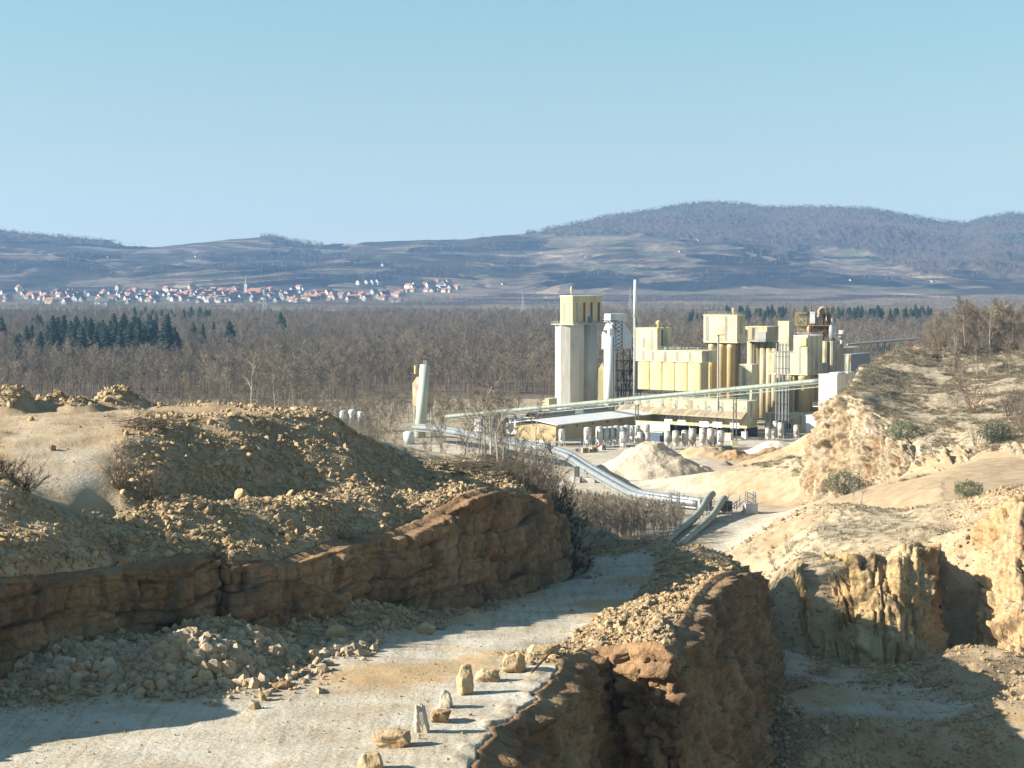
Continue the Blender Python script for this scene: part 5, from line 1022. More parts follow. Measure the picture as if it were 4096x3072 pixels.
# ---- long yellow building: high bins on a wide base with the canopy
lo = Block('1', 690, 1403, 1467, 803, 962, 715); e = lo.root('loading_hall', 'wide pale yellow loading hall with a dusty canopy along its front', 'hall'); zf = 4.6
mb = MB(); W, L = lo.W, lo.L; wl = bx(e, 'wall', M_YEL2, -W, 0, 0, L, zf, lo.z1); bx(e, 'roof', M_TRIM, -W-.15, .15, -.15, L+.15, lo.z1+.002, lo.z1+.3)
bx(e, 'lower_band', M_YEL, -W+.02, -.02, .03, L-.05, zf-.9, zf-.003)
for x in (722, 780, 868, 955, 1050, 1143, 1245, 1330):
    if x < 1400: strip(wl, lo.fx(x-9, 830), lo.fx(x+9, 830), lo.z1-5, lo.z1-.3)
strip(wl, lo.L*.35, lo.L*.5, lo.z1-6, lo.z1-.5, None, 'light_strip', False)
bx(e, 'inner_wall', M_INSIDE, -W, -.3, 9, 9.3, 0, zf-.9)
for k in range(9): bx(e, 'pillar', M_GREY, -W+k*W/8.2, -W+k*W/8.2+.5, .6, 1.1, 0, zf-.9)
zc = P('1', 1390, 908, 712).z; zw = P('1', 1400, 865, 715).z
mb = MB(); mb.add([(-W-6, -4.2, zc+.6), (0, -4.2, zc), (0, .1, zw), (-W-6, .1, zw+.6), (-W-6, -4.2, zc+.4), (0, -4.2, zc-.2), (0, .1, zw-.2), (-W-6, .1, zw+.4)], [(0, 1, 2, 3), (7, 6, 5, 4), (0, 4, 5, 1), (1, 5, 6, 2), (3, 2, 6, 7), (0, 3, 7, 4)]); cn = mb.build('canopy', M_TAN, e)
for k in range(11):
    mb = MB(); x = -W-2+(W+1)*k/10.; mb.tube((x, -.05, lo.z1-2.0), (x, -4.0, zc+.5), .09, n=5); mb.build('tie_rod', M_STEEL, cn)
for k in range(11):
    mb = MB(); x = -W-2+(W+1)*k/10.; mb.tube((x-.05, -.05, lo.z1-2.0), (x-2.4, -4.0, zc+.5), .07, n=5); mb.build('tie_rod', M_STEEL, cn)
up = Block('1', 699, 1118, 1133, 485, 728, lo.dat('1', 1118, 600)+6); up.L = 12
e = up.root('bin_building', 'pale yellow bin building with a tower at its left end and ribbed bins below', 'building'); W = up.W
zg = P('1', 1118, 555, up.d).z; ga = bx(e, 'gallery', M_YEL2, -W, 0, 0, up.L, zg, up.z1); bx(e, 'roof', M_TRIM, up.fx(836, 500)+.2, .15, -.12, up.L+.1, up.z1+.003, up.z1+.28)
for x in (748, 806, 885, 962, 1042): strip(ga, up.fx(x-8, 510), up.fx(x+8, 510), zg+.4, up.z1-.3)
strip(ga, 3, 5.5, zg+.4, up.z1-.3, M_STRIP, 'light_strip', False)
xt = up.fx(836, 400); ztw = P('1', 836, 340, up.dat('1', 836)).z; Lt = 11.0
tw_ = bx(e, 'tower', M_YEL2, -W, xt, .001, Lt, up.z1+.004, ztw); bx(e, 'tower_roof', M_TRIM, -W-.15, xt+.15, -.12, Lt+.1, ztw+.003, ztw+.3)
strip(tw_, up.fx(742, 450), up.fx(757, 450), up.z1+1, ztw-3.5); strip(tw_, up.fx(797, 450), up.fx(812, 450), up.z1+.1, ztw-.5)
mb = MB(); mb.box(xt-.02, xt+.06, 3.2, 4.6, up.z1+.5, ztw-.5); mb.build('light_strip', M_DARK, tw_)
vent(e, up.fx(812, 330), 4, ztw, 3.3, 1.15); vent(e, up.fx(850, 330)-1.2, 6, ztw, 2.4, .7)
mb = MB(); mb.tube((up.fx(735, 350), -.1, ztw-1.2), (up.fx(750, 350), -1.8, ztw-1.0), .1, n=4); mb.build('hoist_beam', M_DARK, tw_)
nb = 5
for k in range(nb):
    x0 = -W+.6+(W-1.4)*k/nb; x1 = -W+.6+(W-1.4)*(k+1)/nb; n = 12; mb = MB(); vs = []
    for i in range(n+1):
        t = i/n; x = x0+(x1-x0)*t; y = .75-.5*math.sin(math.pi*t)**.4; vs += [(x, y, up.z0-.5), (x, y, zg)]
    vs += [(x1, 6, up.z0-.5), (x1, 6, zg), (x0, 6, up.z0-.5), (x0, 6, zg)]; nn = n+3
    mb.add(vs, [(2*i, 2*i+2, 2*i+3, 2*i+1) for i in range(n)]+[(2*n, 2*n+2, 2*n+3, 2*n+1), (2*n+2, 2*n+4, 2*n+5, 2*n+3)]); mb.build('bin', M_YEL, e)
mb = MB(); [mb.tube((.35, 2+k*2.2, up.z0-3), (.35, 2+k*2.2, zg-1.5), .18, n=6) for k in range(3)]; mb.build('downpipe', M_DIM, e)['kind'] = 'stuff'
# ---- box on tall drums
tb = Block('1', 1128, 1340, 1392, 258, 422, 772); e = tb.root('silo_block', 'cream box-shaped head on tall round yellow silos, in the middle of the works', 'silo block')
W, L = tb.W, tb.L; hd_ = bx(e, 'head_house', M_YEL2, -W, 0, 0, L, tb.z0, tb.z1); bx(e, 'roof', M_TRIM, -W-.2, .2, -.2, L+.2, tb.z1+.003, tb.z1+.35); bx(e, 'floor_slab', M_TRIM, -W+.1, .3, -.1, L+.3, tb.z0-.55, tb.z0-.003)
for x in (1152, 1271): strip(hd_, tb.fx(x-8, 340), tb.fx(x+8, 340), tb.z0+.2, tb.z1-.3)
strip(hd_, L*.35, L*.6, tb.z0+3, tb.z1-.3, M_STRIP, 'light_strip', False); vent(e, tb.fx(1298, 250)-.5, L*.5, tb.z1, 3.2, .6)
zr = 0
for x, ys in ((1163, 3), (1224, 3), (1279, 3)):
    r_ = 27*.6329/F*775; lx = tb.fx(x, 500)+.3
    for dy in (ys-.4, ys+5.4):
        mb = MB(); mb.lathe((lx, dy, 0), [(r_, 6), (r_, tb.z0-3), (r_*1.05, tb.z0-2.9), (r_*1.05, tb.z0-.6)], 26); mb.build('silo_drum', M_YELP, e, True)
lm = Block('1', 1205, 1222, 1230, 380, 870, 722); mb = MB(); x = lm.M.x
mb.tube((x, 722, 9), (x, 722, lm.z1), .38, n=8); tag(mb.build('riser_pipe', M_GREY), 'thin grey riser pipe with a ladder in front of the round yellow silos', 'pipe')
mb = MB(); [mb.tube((x+1.1+dx, 722, 9), (x+1.1+dx, 722, lm.z1-1), .06, n=4) for dx in (0, .7)]; [mb.tube((x+1.1, 722, 10+k*1.5), (x+1.8, 722, 10+k*1.5), .05, n=4) for k in range(int((lm.z1-11)/1.5))]; mb.box(x-1.3, x+2.4, 721.2, 722.8, lm.z1, lm.z1+.15); tag(mb.build('access_ladder', M_RUSTY), 'rusty ladder with a small top platform beside the grey riser pipe', 'ladder')
mb = MB(); rp = Block('1', 1345, 1362, 1380, 430, 600, 779); mb.tube((rp.M.x, 779, 8), (rp.M.x, 779, rp.z1), .5, n=8); [mb.box(rp.M.x-.5, rp.M.x+2.4, 778, 780.5, z_, z_+.3) for z_ in np.linspace(14, rp.z1-1, 6)]; tag(mb.build('stair_shaft', M_GREY), 'grey stair shaft in the gap right of the boxed silos', 'stairs')
# ---- buildings behind and right
def simple(name, label, cat, z, xL, xM, xR, yT, yB, d, m, L=None, strips=(), sstrips=(), z0=None, roof=M_TRIM, sm_=M_STRIP):
    k = Block(z, xL, xM, xR, yT, yB, d, L, z0); e = k.root(name, label, cat); w_ = bx(e, 'wall', m, -k.W, 0, 0, k.L, k.z0, k.z1); bx(e, 'roof', roof, -k.W-.15, .15, -.15, k.L+.15, k.z1+.003, k.z1+.3)
    for a, c, t0, t1 in strips: strip(w_, k.fx(a, yT), k.fx(c, yT), k.z0+(k.z1-k.z0)*t0, k.z0+(k.z1-k.z0)*t1, sm_)
    for a, c, t0, t1 in sstrips: strip(w_, k.sy(a, yT), k.sy(c, yT), k.z0+(k.z1-k.z0)*t0, k.z0+(k.z1-k.z0)*t1, sm_, 'light_strip', False)
    return k, e
k, e = simple('rear_hall', 'weathered dark yellow hall with a balcony, behind the boxed silos', 'building', '1', 1388, 1530, 1602, 331, 420, 800, M_DIM, strips=((1436, 1451, .1, .95),), sm_=M_DARK)
mb = MB(); mb.box(-k.W, 0, -1.6, 0, k.z0-.2, k.z0); mb.build('balcony', M_GREY, e); mb = MB(); rail(mb, [(-k.W, -1.5, k.z0), (0, -1.5, k.z0)], 1.6); mb.build('railing', M_STEEL, e)['kind'] = 'stuff'
bx(e, 'louvre_window', M_GREY, k.fx(1472, 390), k.fx(1525, 390), -.4, -.01, k.z0+.3, k.z0+4)
for x in (1400, 1440, 1480, 1520, 1555):
    mb = MB(); r_ = 24*.6329/F*805; mb.lathe((k.fx(x, 450), 2.4+r_, 0), [(r_, 1), (r_, k.z0-.25)], 22); mb.build('silo_drum', M_DIM, e, True)
simple('rear_tower', 'small cream tower block rising behind the dark hall', 'building', '1', 1598, 1668, 1690, 296, 480, 832, M_YEL2, z0=10)
k, e = simple('annex_block', 'pale yellow annex with a grey strip, right of the round silos', 'building', '1', 1350, 1433, 1477, 570, 960, 735, M_YEL2, strips=((1376, 1396, .3, .98),), z0=10)
e = empty('pipe_bundle', P('1', 1478, 1010, 720), -AN, label='tall bundle of thin vertical grey pipes between the two yellow halls', cat='pipes'); e.location.z = 0; zt_ = P('1', 1498, 425, 740).z
for i in range(8):
    mb = MB(); mb.tube((i*.72, 14+(i % 2)*.5, 0), (i*.72, 14+(i % 2)*.5, zt_), .2, n=6); mb.build('pipe', M_GREY, e)
mb = MB(); [mb.box(-.3, 5.4, 13.7, 14, z_, z_+.15) for z_ in np.arange(3, zt_, 4.5)]; mb.build('clamp', M_DARK, e)['kind'] = 'stuff'
# right silo block
rb = Block('1', 1537, 1785, 1880, 388, 628, 752); e = rb.root('right_silo_block', 'cream stepped head building on three big yellow silos, right of the pipe bundle', 'silo block')
W = rb.W; zl = P('1', 1697, 493, rb.dat('1', 1697)).z; xs_ = rb.fx(1697, 430)
h1 = bx(e, 'upper_head', M_YEL2, xs_, 0, 0, rb.L, rb.z0, rb.z1); h2 = bx(e, 'lower_head', M_YEL2, -W, xs_-.005, .01, rb.L*.9, rb.z0, zl)
bx(e, 'roof', M_WROOF, xs_-.15, .15, -.15, rb.L+.15, rb.z1+.003, rb.z1+.3); bx(e, 'low_roof', M_TAN, -W-.15, xs_-.01, -.12, rb.L*.9+.1, zl+.003, zl+.25); bx(e, 'floor_slab', M_TRIM, -W, .2, -.1, rb.L, rb.z0-.4, rb.z0-.003)
for a, c in ((1574, 1590), (1646, 1672)): strip(h2, rb.fx(a, 550), rb.fx(c, 550), rb.z0+.2, zl-.3)
strip(h1, rb.fx(1731, 550), rb.fx(1746, 550), rb.z0+.2, P('1', 1738, 450, 752).z); bx(h1, 'recess_panel', M_YEL, rb.fx(1741, 430), rb.fx(1780, 430), -.5, -.003, P('1', 1760, 448, 752).z, P('1', 1760, 398, 752).z)
for a, c in ((1808, 1820), (1842, 1850)): strip(h1, rb.sy(a, 500), rb.sy(c, 500), rb.z0+.3, rb.z1-.4, M_DIM, 'light_strip', False)
vent(e, rb.fx(1775, 380), 2.5, rb.z1, 4.2, .75)
for x, w_ in ((1598, 27), (1664, 31), (1745, 39)):
    r_ = w_*.6329/F*757; mb = MB(); mb.lathe((rb.fx(x, 700), r_+.3, 0), [(r_, 5), (r_, rb.z0-1.6), (r_*1.03, rb.z0-1.5), (r_*1.03, rb.z0-.42)], 26); mb.build('silo_drum', M_YELP, e, True)
    mb = MB(); mb.lathe((rb.fx(x, 700)-1, r_*3+1.8, 0), [(r_, 5), (r_, rb.z0-.42)], 22); mb.build('silo_drum', M_YELP, e, True)
mb = MB(); r_ = 2.6; mb.lathe((-.6, 12, 0), [(r_, 5), (r_, rb.z0-.42)], 20); mb.lathe((-.6, 18, 0), [(r_, 5), (r_, rb.z0-.42)], 20); mb.build('rear_drums', M_YELP, e, True)['kind'] = 'stuff'
mb = MB(); mb.tube((rb.fx(1700, 650), -.2, 6.5), (rb.fx(1700, 650), -.2, rb.z0-1), .32, n=8); mb.build('downpipe', M_YELP, e)
bs = Block('1', 1518, 1776, 1800, 884, 1045, 742, z0=0); e = bs.root('base_building', 'low pale yellow base building under the big right-hand silos', 'building')
bs.L = 22; w_ = bx(e, 'wall', M_YEL2, -bs.W, 0, 0, bs.L, 0, bs.z1); bx(e, 'roof', M_TRIM, -bs.W, .1, -.1, bs.L, bs.z1+.003, bs.z1+.25)
for a, c in ((1558, 1572), (1645, 1663), (1737, 1750)): strip(w_, bs.fx(a, 950), bs.fx(c, 950), 3, bs.z1-.4)
bx(w_, 'window', M_WIN, bs.fx(1655, 1000), bs.fx(1680, 1000), -.1, -.01, 1.2, 3); bx(e, 'porch_roof', M_GREY, bs.fx(1610, 960), bs.fx(1700, 960), -3, -.01, 4.6, 4.9)
mb = MB(); rail(mb, [(-bs.W, -.05, bs.z1+.25), (0, -.05, bs.z1+.25)]); mb.build('railing', M_STEEL, e)['kind'] = 'stuff'
simple('white_shed', 'white shed with a grey door next to the concrete cube', 'shed', '1', 1776, 1850, 1860, 893, 1045, 722, M_WHITE, L=8, z0=0, roof=M_WROOF)
for i, x in enumerate((1898, 1937)):
    q = P('1', x, 417, 792); r_ = 21*.6329/F*792; mb = MB(); mb.lathe((q.x, 792, 0), [(r_, 0), (r_, q.z)], 22); tag(mb.build('dark_silo', M_DIM, None, True), 'olive cylindrical silo under the rusty pipework, %s' % ('next to the cream head building' if i == 0 else 'the outer one of the pair'), 'silo', 'pair of olive silos')
# ---- rusty kiln head: platforms, ducts, frames
q = P('1', 1765, 420, 800); e = empty('kiln_head', (q.x, 800, 0), -AN*.3, label='rusty kiln head with yellow platforms, bent ducts and grey boxes', cat='kiln'); zk = P('1', 1900, 420, 800).z
def lp(x, y): p = P('1', x, y, 800); return p.x-q.x, p.z
def fr(name, xa, xb, ya, yb, m, y0=0, y1=6, n=1, rr=.16):
    x0, z1 = lp(xa, ya); x1, z0 = lp(xb, yb); mb = MB()
    for k in range(n+1):
        x = x0+(x1-x0)*k/n
        for y in (y0, y1): mb.tube((x, y, z0), (x, y, z1), rr, n=4)
    for y in (y0, y1):
        for z_ in (z0, (z0+z1)/2, z1): mb.tube((x0, y, z_), (x1, y, z_), rr, n=4)
        for k in range(n): xa_ = x0+(x1-x0)*k/n; xb_ = x0+(x1-x0)*(k+1)/n; mb.tube((xa_, y, z0), (xb_, y, z1), rr*.7, n=4); mb.tube((xb_, y, z0), (xa_, y, z1), rr*.7, n=4)
    mb.build(name, m, e)['kind'] = 'stuff'
fr('yellow_frame', 1710, 1775, 240, 318, M_YSTEEL); fr('lower_frame', 1722, 1775, 318, 372, M_YSTEEL); fr('main_frame', 1800, 1955, 240, 418, M_RUSTY, 0, 9, 4); fr('dark_frame', 1885, 1915, 210, 420, M_DARK, 2, 6, 1, .3)
for xa, xb, y in ((1710, 1778, 318), (1790, 1955, 318), (1800, 1955, 242), (1710, 1778, 240)):
    x0, z_ = lp(xa, y); x1, _ = lp(xb, y); bx(e, 'platform', M_YSTEEL, x0, x1, -1, 7, z_-.15, z_+.05); mb = MB(); rail(mb, [(x0, -1, z_), (x1, -1, z_)], 1.5); mb.build('railing', M_YSTEEL, e)['kind'] = 'stuff'
x0, z1 = lp(1812, 245); x1, z0 = lp(1872, 310); bx(e, 'filter_box', mat('grey_blue_box', (.42, .48, .52)), x0, x1, 0, 4, z0, z1)
x0, z1 = lp(1800, 232); x1, z0 = lp(1832, 305); bx(e, 'white_box', M_WHITE, x0, x1, -1, -.1, z0, z1)
x, z0 = lp(1802, 420); _, z1 = lp(1802, 188); mb = MB(); mb.tube((x, 3, z0), (x, 3, z1), .35, n=8); mb.build('flue_pipe', M_RUSTY, e)
pa = [lp(1845, 262), (lp(1860, 262)[0], lp(0, 258)[1]), lp(1858, 225), lp(1872, 208), lp(1900, 205), lp(1905, 230), lp(1903, 300)]; mb = MB(); mb.path([(a, -1.2, c) for a, c in pa], .75, 10); mb.build('bent_duct', mat('pale_duct', (.5, .42, .34), (.36, .24, .16), 1), e, True)
x, z0 = lp(1938, 415); _, z1 = lp(1938, 270); mb = MB(); mb.lathe((x, 0, z0), [(.9, 0), (1.4, 2), (1.4, (z1-z0)*.6), (1.0, (z1-z0)*.75), (1.0, z1-z0)], 12); mb.build('cyclone', M_ZINC, e, True)
rnd = random.Random(12); mb = MB()
for k in range(70): xa = rnd.uniform(1790, 1945); ya = rnd.uniform(320, 400); a = lp(xa, ya); c = lp(xa+rnd.choice([0, 0, 25, -25]), ya-rnd.uniform(15, 60)); y = rnd.uniform(0, 5); mb.tube((a[0], y, a[1]), (c[0], y, c[1]), rnd.uniform(.12, .35), n=6)
mb.build('pipework', M_RUSTY, e)['kind'] = 'stuff'
for xa, xb, ya, yb, m_ in ((1840, 1885, 325, 372, M_DARK), (1890, 1930, 250, 330, M_DIM), (1915, 1950, 330, 400, M_RUSTY), (1790, 1835, 345, 380, M_GREY)):
    x0, z1 = lp(xa, ya); x1, z0 = lp(xb, yb); bx(e, 'machine_casing', m_, x0, x1, 2, 6, z0, z1)
# ---- processing unit farther right, bridge
k, e = simple('crusher_house', 'grey-roofed processing building with an orange-stained wall, half behind the spur', 'building', '1', 1960, 2022, 2065, 465, 620, 760, clad('stained_wall', (.55, .47, .36), (.42, .28, .16), 0, dirt=.5), z0=0, L=14)
k, e = simple('grey_shed', 'low bluish grey shed behind the spur, below the conveyor bridge', 'shed', '1', 2020, 2060, 2180, 505, 620, 745, mat('shed_grey', (.20, .23, .26), (.26, .28, .3), 1), z0=0, roof=M_GREY)
q = P('1', 2003, 450, 765); e = empty('dust_column', (q.x, 765, 0), 0, label='pale vertical dust column with platforms over the processing building', cat='tower'); zt_ = P('1', 2003, 350, 765).z
mb = MB(); mb.lathe((0, 0, q.z-3), [(.7, 0), (.7, 5), (1.3, 6.5), (1.3, zt_-q.z+3)], 12); mb.build('duct', M_PAD, e, True)
for z_ in (P('1', 2003, 392, 765).z, P('1', 2003, 372, 765).z): bx(e, 'platform', M_STEEL, -3, 4, -2, 2, z_-.1, z_); mb = MB(); rail(mb, [(-3, -2, z_), (4, -2, z_)]); mb.build('railing', M_STEEL, e)['kind'] = 'stuff'
mb = MB(); [mb.tube((x, 0, zt_), (x, 0, zt_+2.5), .12, n=5) for x in (-.9, .9)]; mb.tube((-.9, 0, zt_+2.5), (.9, 0, zt_+2.5), .12, n=5); mb.build('crane_head', M_RUSTY, e)
a = P('1', 2035, 440, 790); c = P('F', 1180, 355, 800); e = empty('conveyor_bridge', a, 0, label='grey conveyor bridge with white railings running behind the bushes of the spur', cat='bridge'); dv = c-a
mb = MB(); mb.tube((0, 0, 0), dv, .5, n=6); mb.build('girder', M_GREY, e); mb = MB(); rail(mb, [Vector((0, -1, .8)), dv+Vector((0, -1, .8))], 2.0, r=.07); mb.build('railing', M_STEEL, e)['kind'] = 'stuff'
for t_ in (.45, .55): mb = MB(); lattice(mb, dv*t_-Vector((0, 0, a.z)), dv*t_, 3, 2, 5, .15); mb.build('trestle', M_DARK, e)['kind'] = 'stuff'
# ---- concrete cube
k, e = simple('concrete_cube', 'pale concrete transfer tower where the green conveyor ends, at the rock spur', 'building', '1', 1855, 1972, 2094, 634, 962, 655, M_CONC2, z0=0, roof=M_CONC2)
bx(e, 'roof_hatch', M_WHITE, -k.W*.55, -.8, 2, k.L*.55, k.z1+.31, k.z1+.8); bx(e, 'roof_hatch', M_WHITE, -k.W*.4, -.6, k.L*.62, k.L*.98, k.z1+.31, k.z1+.7); vent(e, -k.W*.3, k.L*.85, k.z1+.7, 6.0, .8)
zb_ = P('1', 1880, 832, 655).z; bx(e, 'balcony', M_WHITE, -k.W-1.2, -k.W*.3, -2, -.01, zb_-.2, zb_); mb = MB(); rail(mb, [(-k.W-1.2, -2, zb_), (-k.W*.3, -2, zb_)], 1.3); mb.build('railing', M_STEEL, e)['kind'] = 'stuff'
# ---- warehouse with the white roof
wh = Block('1', -60, 195, 805, 945, 1087, 682, z0=0); e = wh.root('warehouse', 'long low warehouse with a bright white roof and a shaded ochre wall', 'warehouse'); W, L = wh.W, wh.L
wa = bx(e, 'wall', clad('wall_ochre', (.46, .36, .19), (.40, .31, .17), 0), -W, 0, 0, L, 1.7, wh.z1); bx(e, 'plinth', M_CONC, -W-.05, .06, -.05, L+.05, 0, 1.69)
mb = MB(); o = 1.6; z1, z2 = wh.z1+.1, wh.z1+1.5; mb.add([(-W-o, -o, z1), (o, -o, z1), (-W*.5, -o, z2), (-W-o, L+o, z1), (o, L+o, z1), (-W*.5, L+o, z2), (-W-o, -o, z1-.3), (o, -o, z1-.3), (-W*.5, -o, z2-.3), (-W-o, L+o, z1-.3), (o, L+o, z1-.3), (-W*.5, L+o, z2-.3)],
       [(0, 2, 5, 3), (2, 1, 4, 5), (6, 9, 11, 8), (8, 11, 10, 7), (1, 7, 10, 4), (0, 3, 9, 6), (0, 6, 8, 2), (2, 8, 7, 1), (3, 5, 11, 9), (5, 4, 10, 11)]); mb.build('roof', M_WROOF, e)
for x in (240, 330, 430, 520, 600): bx(wa, 'window', M_WIN, -.01, .08, wh.sy(x-8, 950), wh.sy(x+8, 950), wh.z1-1.6, wh.z1-.7)
k, e = simple('barrel_shed', 'dark ribbed barrel-roofed shed behind the warehouse', 'shed', '1', 0, 60, 560, 905, 1000, 745, M_GREY, z0=0)
mb = MB(); n = 10; vs = [(-k.W/2+math.cos(t)*k.W/2, y, k.z1+math.sin(t)*2.2) for y in (0, k.L) for t in np.linspace(0, math.pi, n+1)]; mb.add(vs, [(i, i+1, n+2+i, n+1+i) for i in range(n)]); mb.build('barrel_roof', clad('ribbed_dark', (.25, .26, .27), (.32, .33, .33), .8), e)
q = P('1', 385, 885, 728); e = empty('green_hopper', q, 0, label='green funnel-shaped feed hopper on the roof of the barrel shed', cat='hopper'); mb = MB(); mb.path([(-4, 0, 1), (-1, 0, .8), (3, 0, -.6)], .8, 8); mb.build('chute', M_GREEN, e); mb = MB(); mb.box(-3, -1, -1, 1, .4, 2); mb.build('feed_box', M_GREEN, e)
q = P('1', 135, 845, 760); simple('yellow_cabin', 'small yellow block at the left foot of the concrete silo', 'shed', '1', 110, 150, 165, 787, 880, 770, M_YEL, L=6, z0=0)
# pale crates, partition wall and counters under the canopy
k, e = simple('screen_wall', 'pale translucent screen wall in the yard at the end of the warehouse', 'wall', '1', 700, 915, 922, 935, 1000, 706, M_CONC2, L=.5, z0=0); k, e = simple('blue_container', 'dark blue open container standing behind the mobile silos', 'container', '1', 792, 868, 872, 998, 1050, 700, mat('blue_paint', (.10, .15, .22)), L=4, z0=0)
simple('small_kiosk', 'small white kiosk in front of the loading hall opening', 'kiosk', '1', 1368, 1394, 1398, 996, 1050, 706, M_WHITE, L=1.5, z0=0)
simple('machine_cabinet', 'small beige machine cabinet near the tall lamp-like trestle foot', 'cabinet', '1', 1262, 1300, 1306, 1005, 1045, 705, M_PAD, L=1.5, z0=0)
# ---- roof railings, cladding joints, service doors
def roof_rail(k, e, inset=.3, x0=None):
    mb = MB(); a = (-k.W if x0 is None else x0)+inset; rail(mb, [(a, inset, k.z1+.3), (-inset, inset, k.z1+.3), (-inset, k.L-inset, k.z1+.3)], 1.2, r=.05); mb.build('roof_railing', M_STEEL, e)['kind'] = 'stuff'
for k_ in (lo, tb, rb, up):
    x0_ = xt if k_ is up else xs_ if k_ is rb else None; roof_rail(k_, k_.e, .3, x0_)
    for zf_ in ((.33, .66) if k_ in (tb, rb) else (.5,)):
        zz = k_.z0+(k_.z1-k_.z0)*zf_ if k_ is not up else P('1', 1118, 520, up.d).z; mb = MB(); mb.box(-k_.W if k_ is not rb or zf_ < .5 else xs_, .03, -.05, -.001, zz-.06, zz+.06); mb.box(.001, .05, 0, k_.L, zz-.06, zz+.06); mb.build('cladding_joint', M_TRIM, k_.e)
for i in range(6): bx(lo.e, 'dock_door', M_GREY if i % 2 else M_DARK, -lo.W*(.12+i*.14)-3.2, -lo.W*(.12+i*.14), 8.8, 8.98, 0, 3.3)
mb = MB(); rnd = random.Random(6)
for i in range(7): x = -up.W*rnd.uniform(.1, .7); mb.tube((x, 2, up.z1+.25), (x, 2, up.z1+1.4), .25, n=8)
mb.build('roof_cowl', M_GREY, up.e)['kind'] = 'stuff'
# ---- hanging white boards
for i, (x0, x1, y0, y1, l) in enumerate([(881, 930, 912, 944, 'first white lane board from the left, below the canopy'), (964, 1014, 918, 950, 'second white lane board from the left'), (1101, 1160, 927, 962, 'third lane board, wide and white with faint grey lines'), (1186, 1245, 930, 965, 'fourth lane board, wide and white, right of the riser pipe'), (1295, 1354, 937, 970, 'fifth white lane board, crossed by the conveyor trestle')]):
    k = Block('1', x0, x1, x1+2, y0, y1, lo.dat('1', x1, 950)-4.4, .15); e = k.root('lane_board', l, 'sign', 'white boards over the loading lanes'); bx(e, 'board', M_WHITE, -k.W, 0, 0, .15, k.z0, k.z1)
    mb = MB(); [mb.tube((-k.W*t_, .07, k.z1), (-k.W*t_, .07, k.z1+1.6), .06, n=4) for t_ in (.25, .75)]; mb.build('hanger', M_GREY, e)['kind'] = 'stuff'
    if i in (2, 3):
        mb = MB(); [mb.box(-k.W*.85, -k.W*.15, -.02, -.003, k.z0+(k.z1-k.z0)*t_, k.z0+(k.z1-k.z0)*(t_+.06)) for t_ in (.3, .5, .7)]; mb.build('faint_lettering', mat('faint_grey', (.6, .6, .6)), e)['kind'] = 'stuff'
# ================================================================ mobile silos
def fontmesh(txt, size):
    cu = bpy.data.curves.new('lettering', 'FONT'); cu.body = txt; cu.size = size; cu.align_x = 'CENTER'; cu.align_y = 'CENTER'; cu.extrude = .01
    o = bpy.data.objects.new('tmp', cu); SC.collection.objects.link(o); bpy.context.view_layer.update()
    me = bpy.data.meshes.new_from_object(o.evaluated_get(bpy.context.evaluated_depsgraph_get())); bpy.data.objects.remove(o); return me
M_INK = mat('black_print', (.02, .02, .025)); txt = fontmesh('weber', 1.35); txt.materials.append(M_INK)
for v in txt.vertices:       # lettering reads upwards along the drum and follows its round
    x, y = v.co.x, v.co.y; a = -y/1.28; v.co = Vector((-math.sin(-a)*1.29, -math.cos(a)*1.29, x))
def make_silo(m, text=None):
    e = empty('mobile_silo', (0, 0, 0)); mb = MB(); mb.lathe((0, 0, 0), [(1.25, 2.7), (1.25, 6.35)], 20); mb.build('drum', m, e, True)
    mb = MB(); mb.lathe((0, 0, 0), [(1.27, 6.36), (1.2, 6.62), (.85, 6.85), (.3, 6.97)], 20); mb.build('lid', m, e, True)
    mb = MB(); mb.lathe((0, 0, 0), [(.2, .9), (.25, 1.2), (1.24, 2.69)], 16); mb.build('hopper', m, e, True)
    for sx in (-1, 1):
        for sy in (-1, 1):
            mb = MB(); mb.tube((sx*1.15, sy*1.15, 0), (sx*.9, sy*.9, 3.2), .07, n=5); mb.build('leg', m, e)
    mb = MB()
    for z_ in (.3, 1.6):
        t = 1.13-.08*z_
        for a, b in (((-t, -t), (t, -t)), ((t, -t), (t, t)), ((t, t), (-t, t)), ((-t, t), (-t, -t))): mb.tube((*a, z_), (*b, z_), .045, n=4)
    for s in (-1, 1): mb.tube((-1.1, s*1.1, .3), (.95, s*.95, 2.8), .035, n=4); mb.tube((s*1.1, -1.1, .3), (s*.95, .95, 2.8), .035, n=4)
    mb.build('brace', m, e)['kind'] = 'stuff'
    if text: o = bpy.data.objects.new('lettering', text); SC.collection.objects.link(o); o.parent = e; o.location = (0, 0, 4.6); o.rotation_euler.z = -.5; 
    return e
M_SW = mat('silo_white', (.80, .80, .78), (.70, .69, .65), .5, rough=.5, c3=(.60, .58, .52), s3=.35, obr=.05); M_SD = mat('silo_dirty', (.55, .52, .46), (.70, .68, .63), .7, rough=.7, c3=(.40, .36, .30), s3=.5, obr=.1)
sA = make_silo(M_SW, txt); sB = make_silo(M_SD); first = {0: True, 1: True}
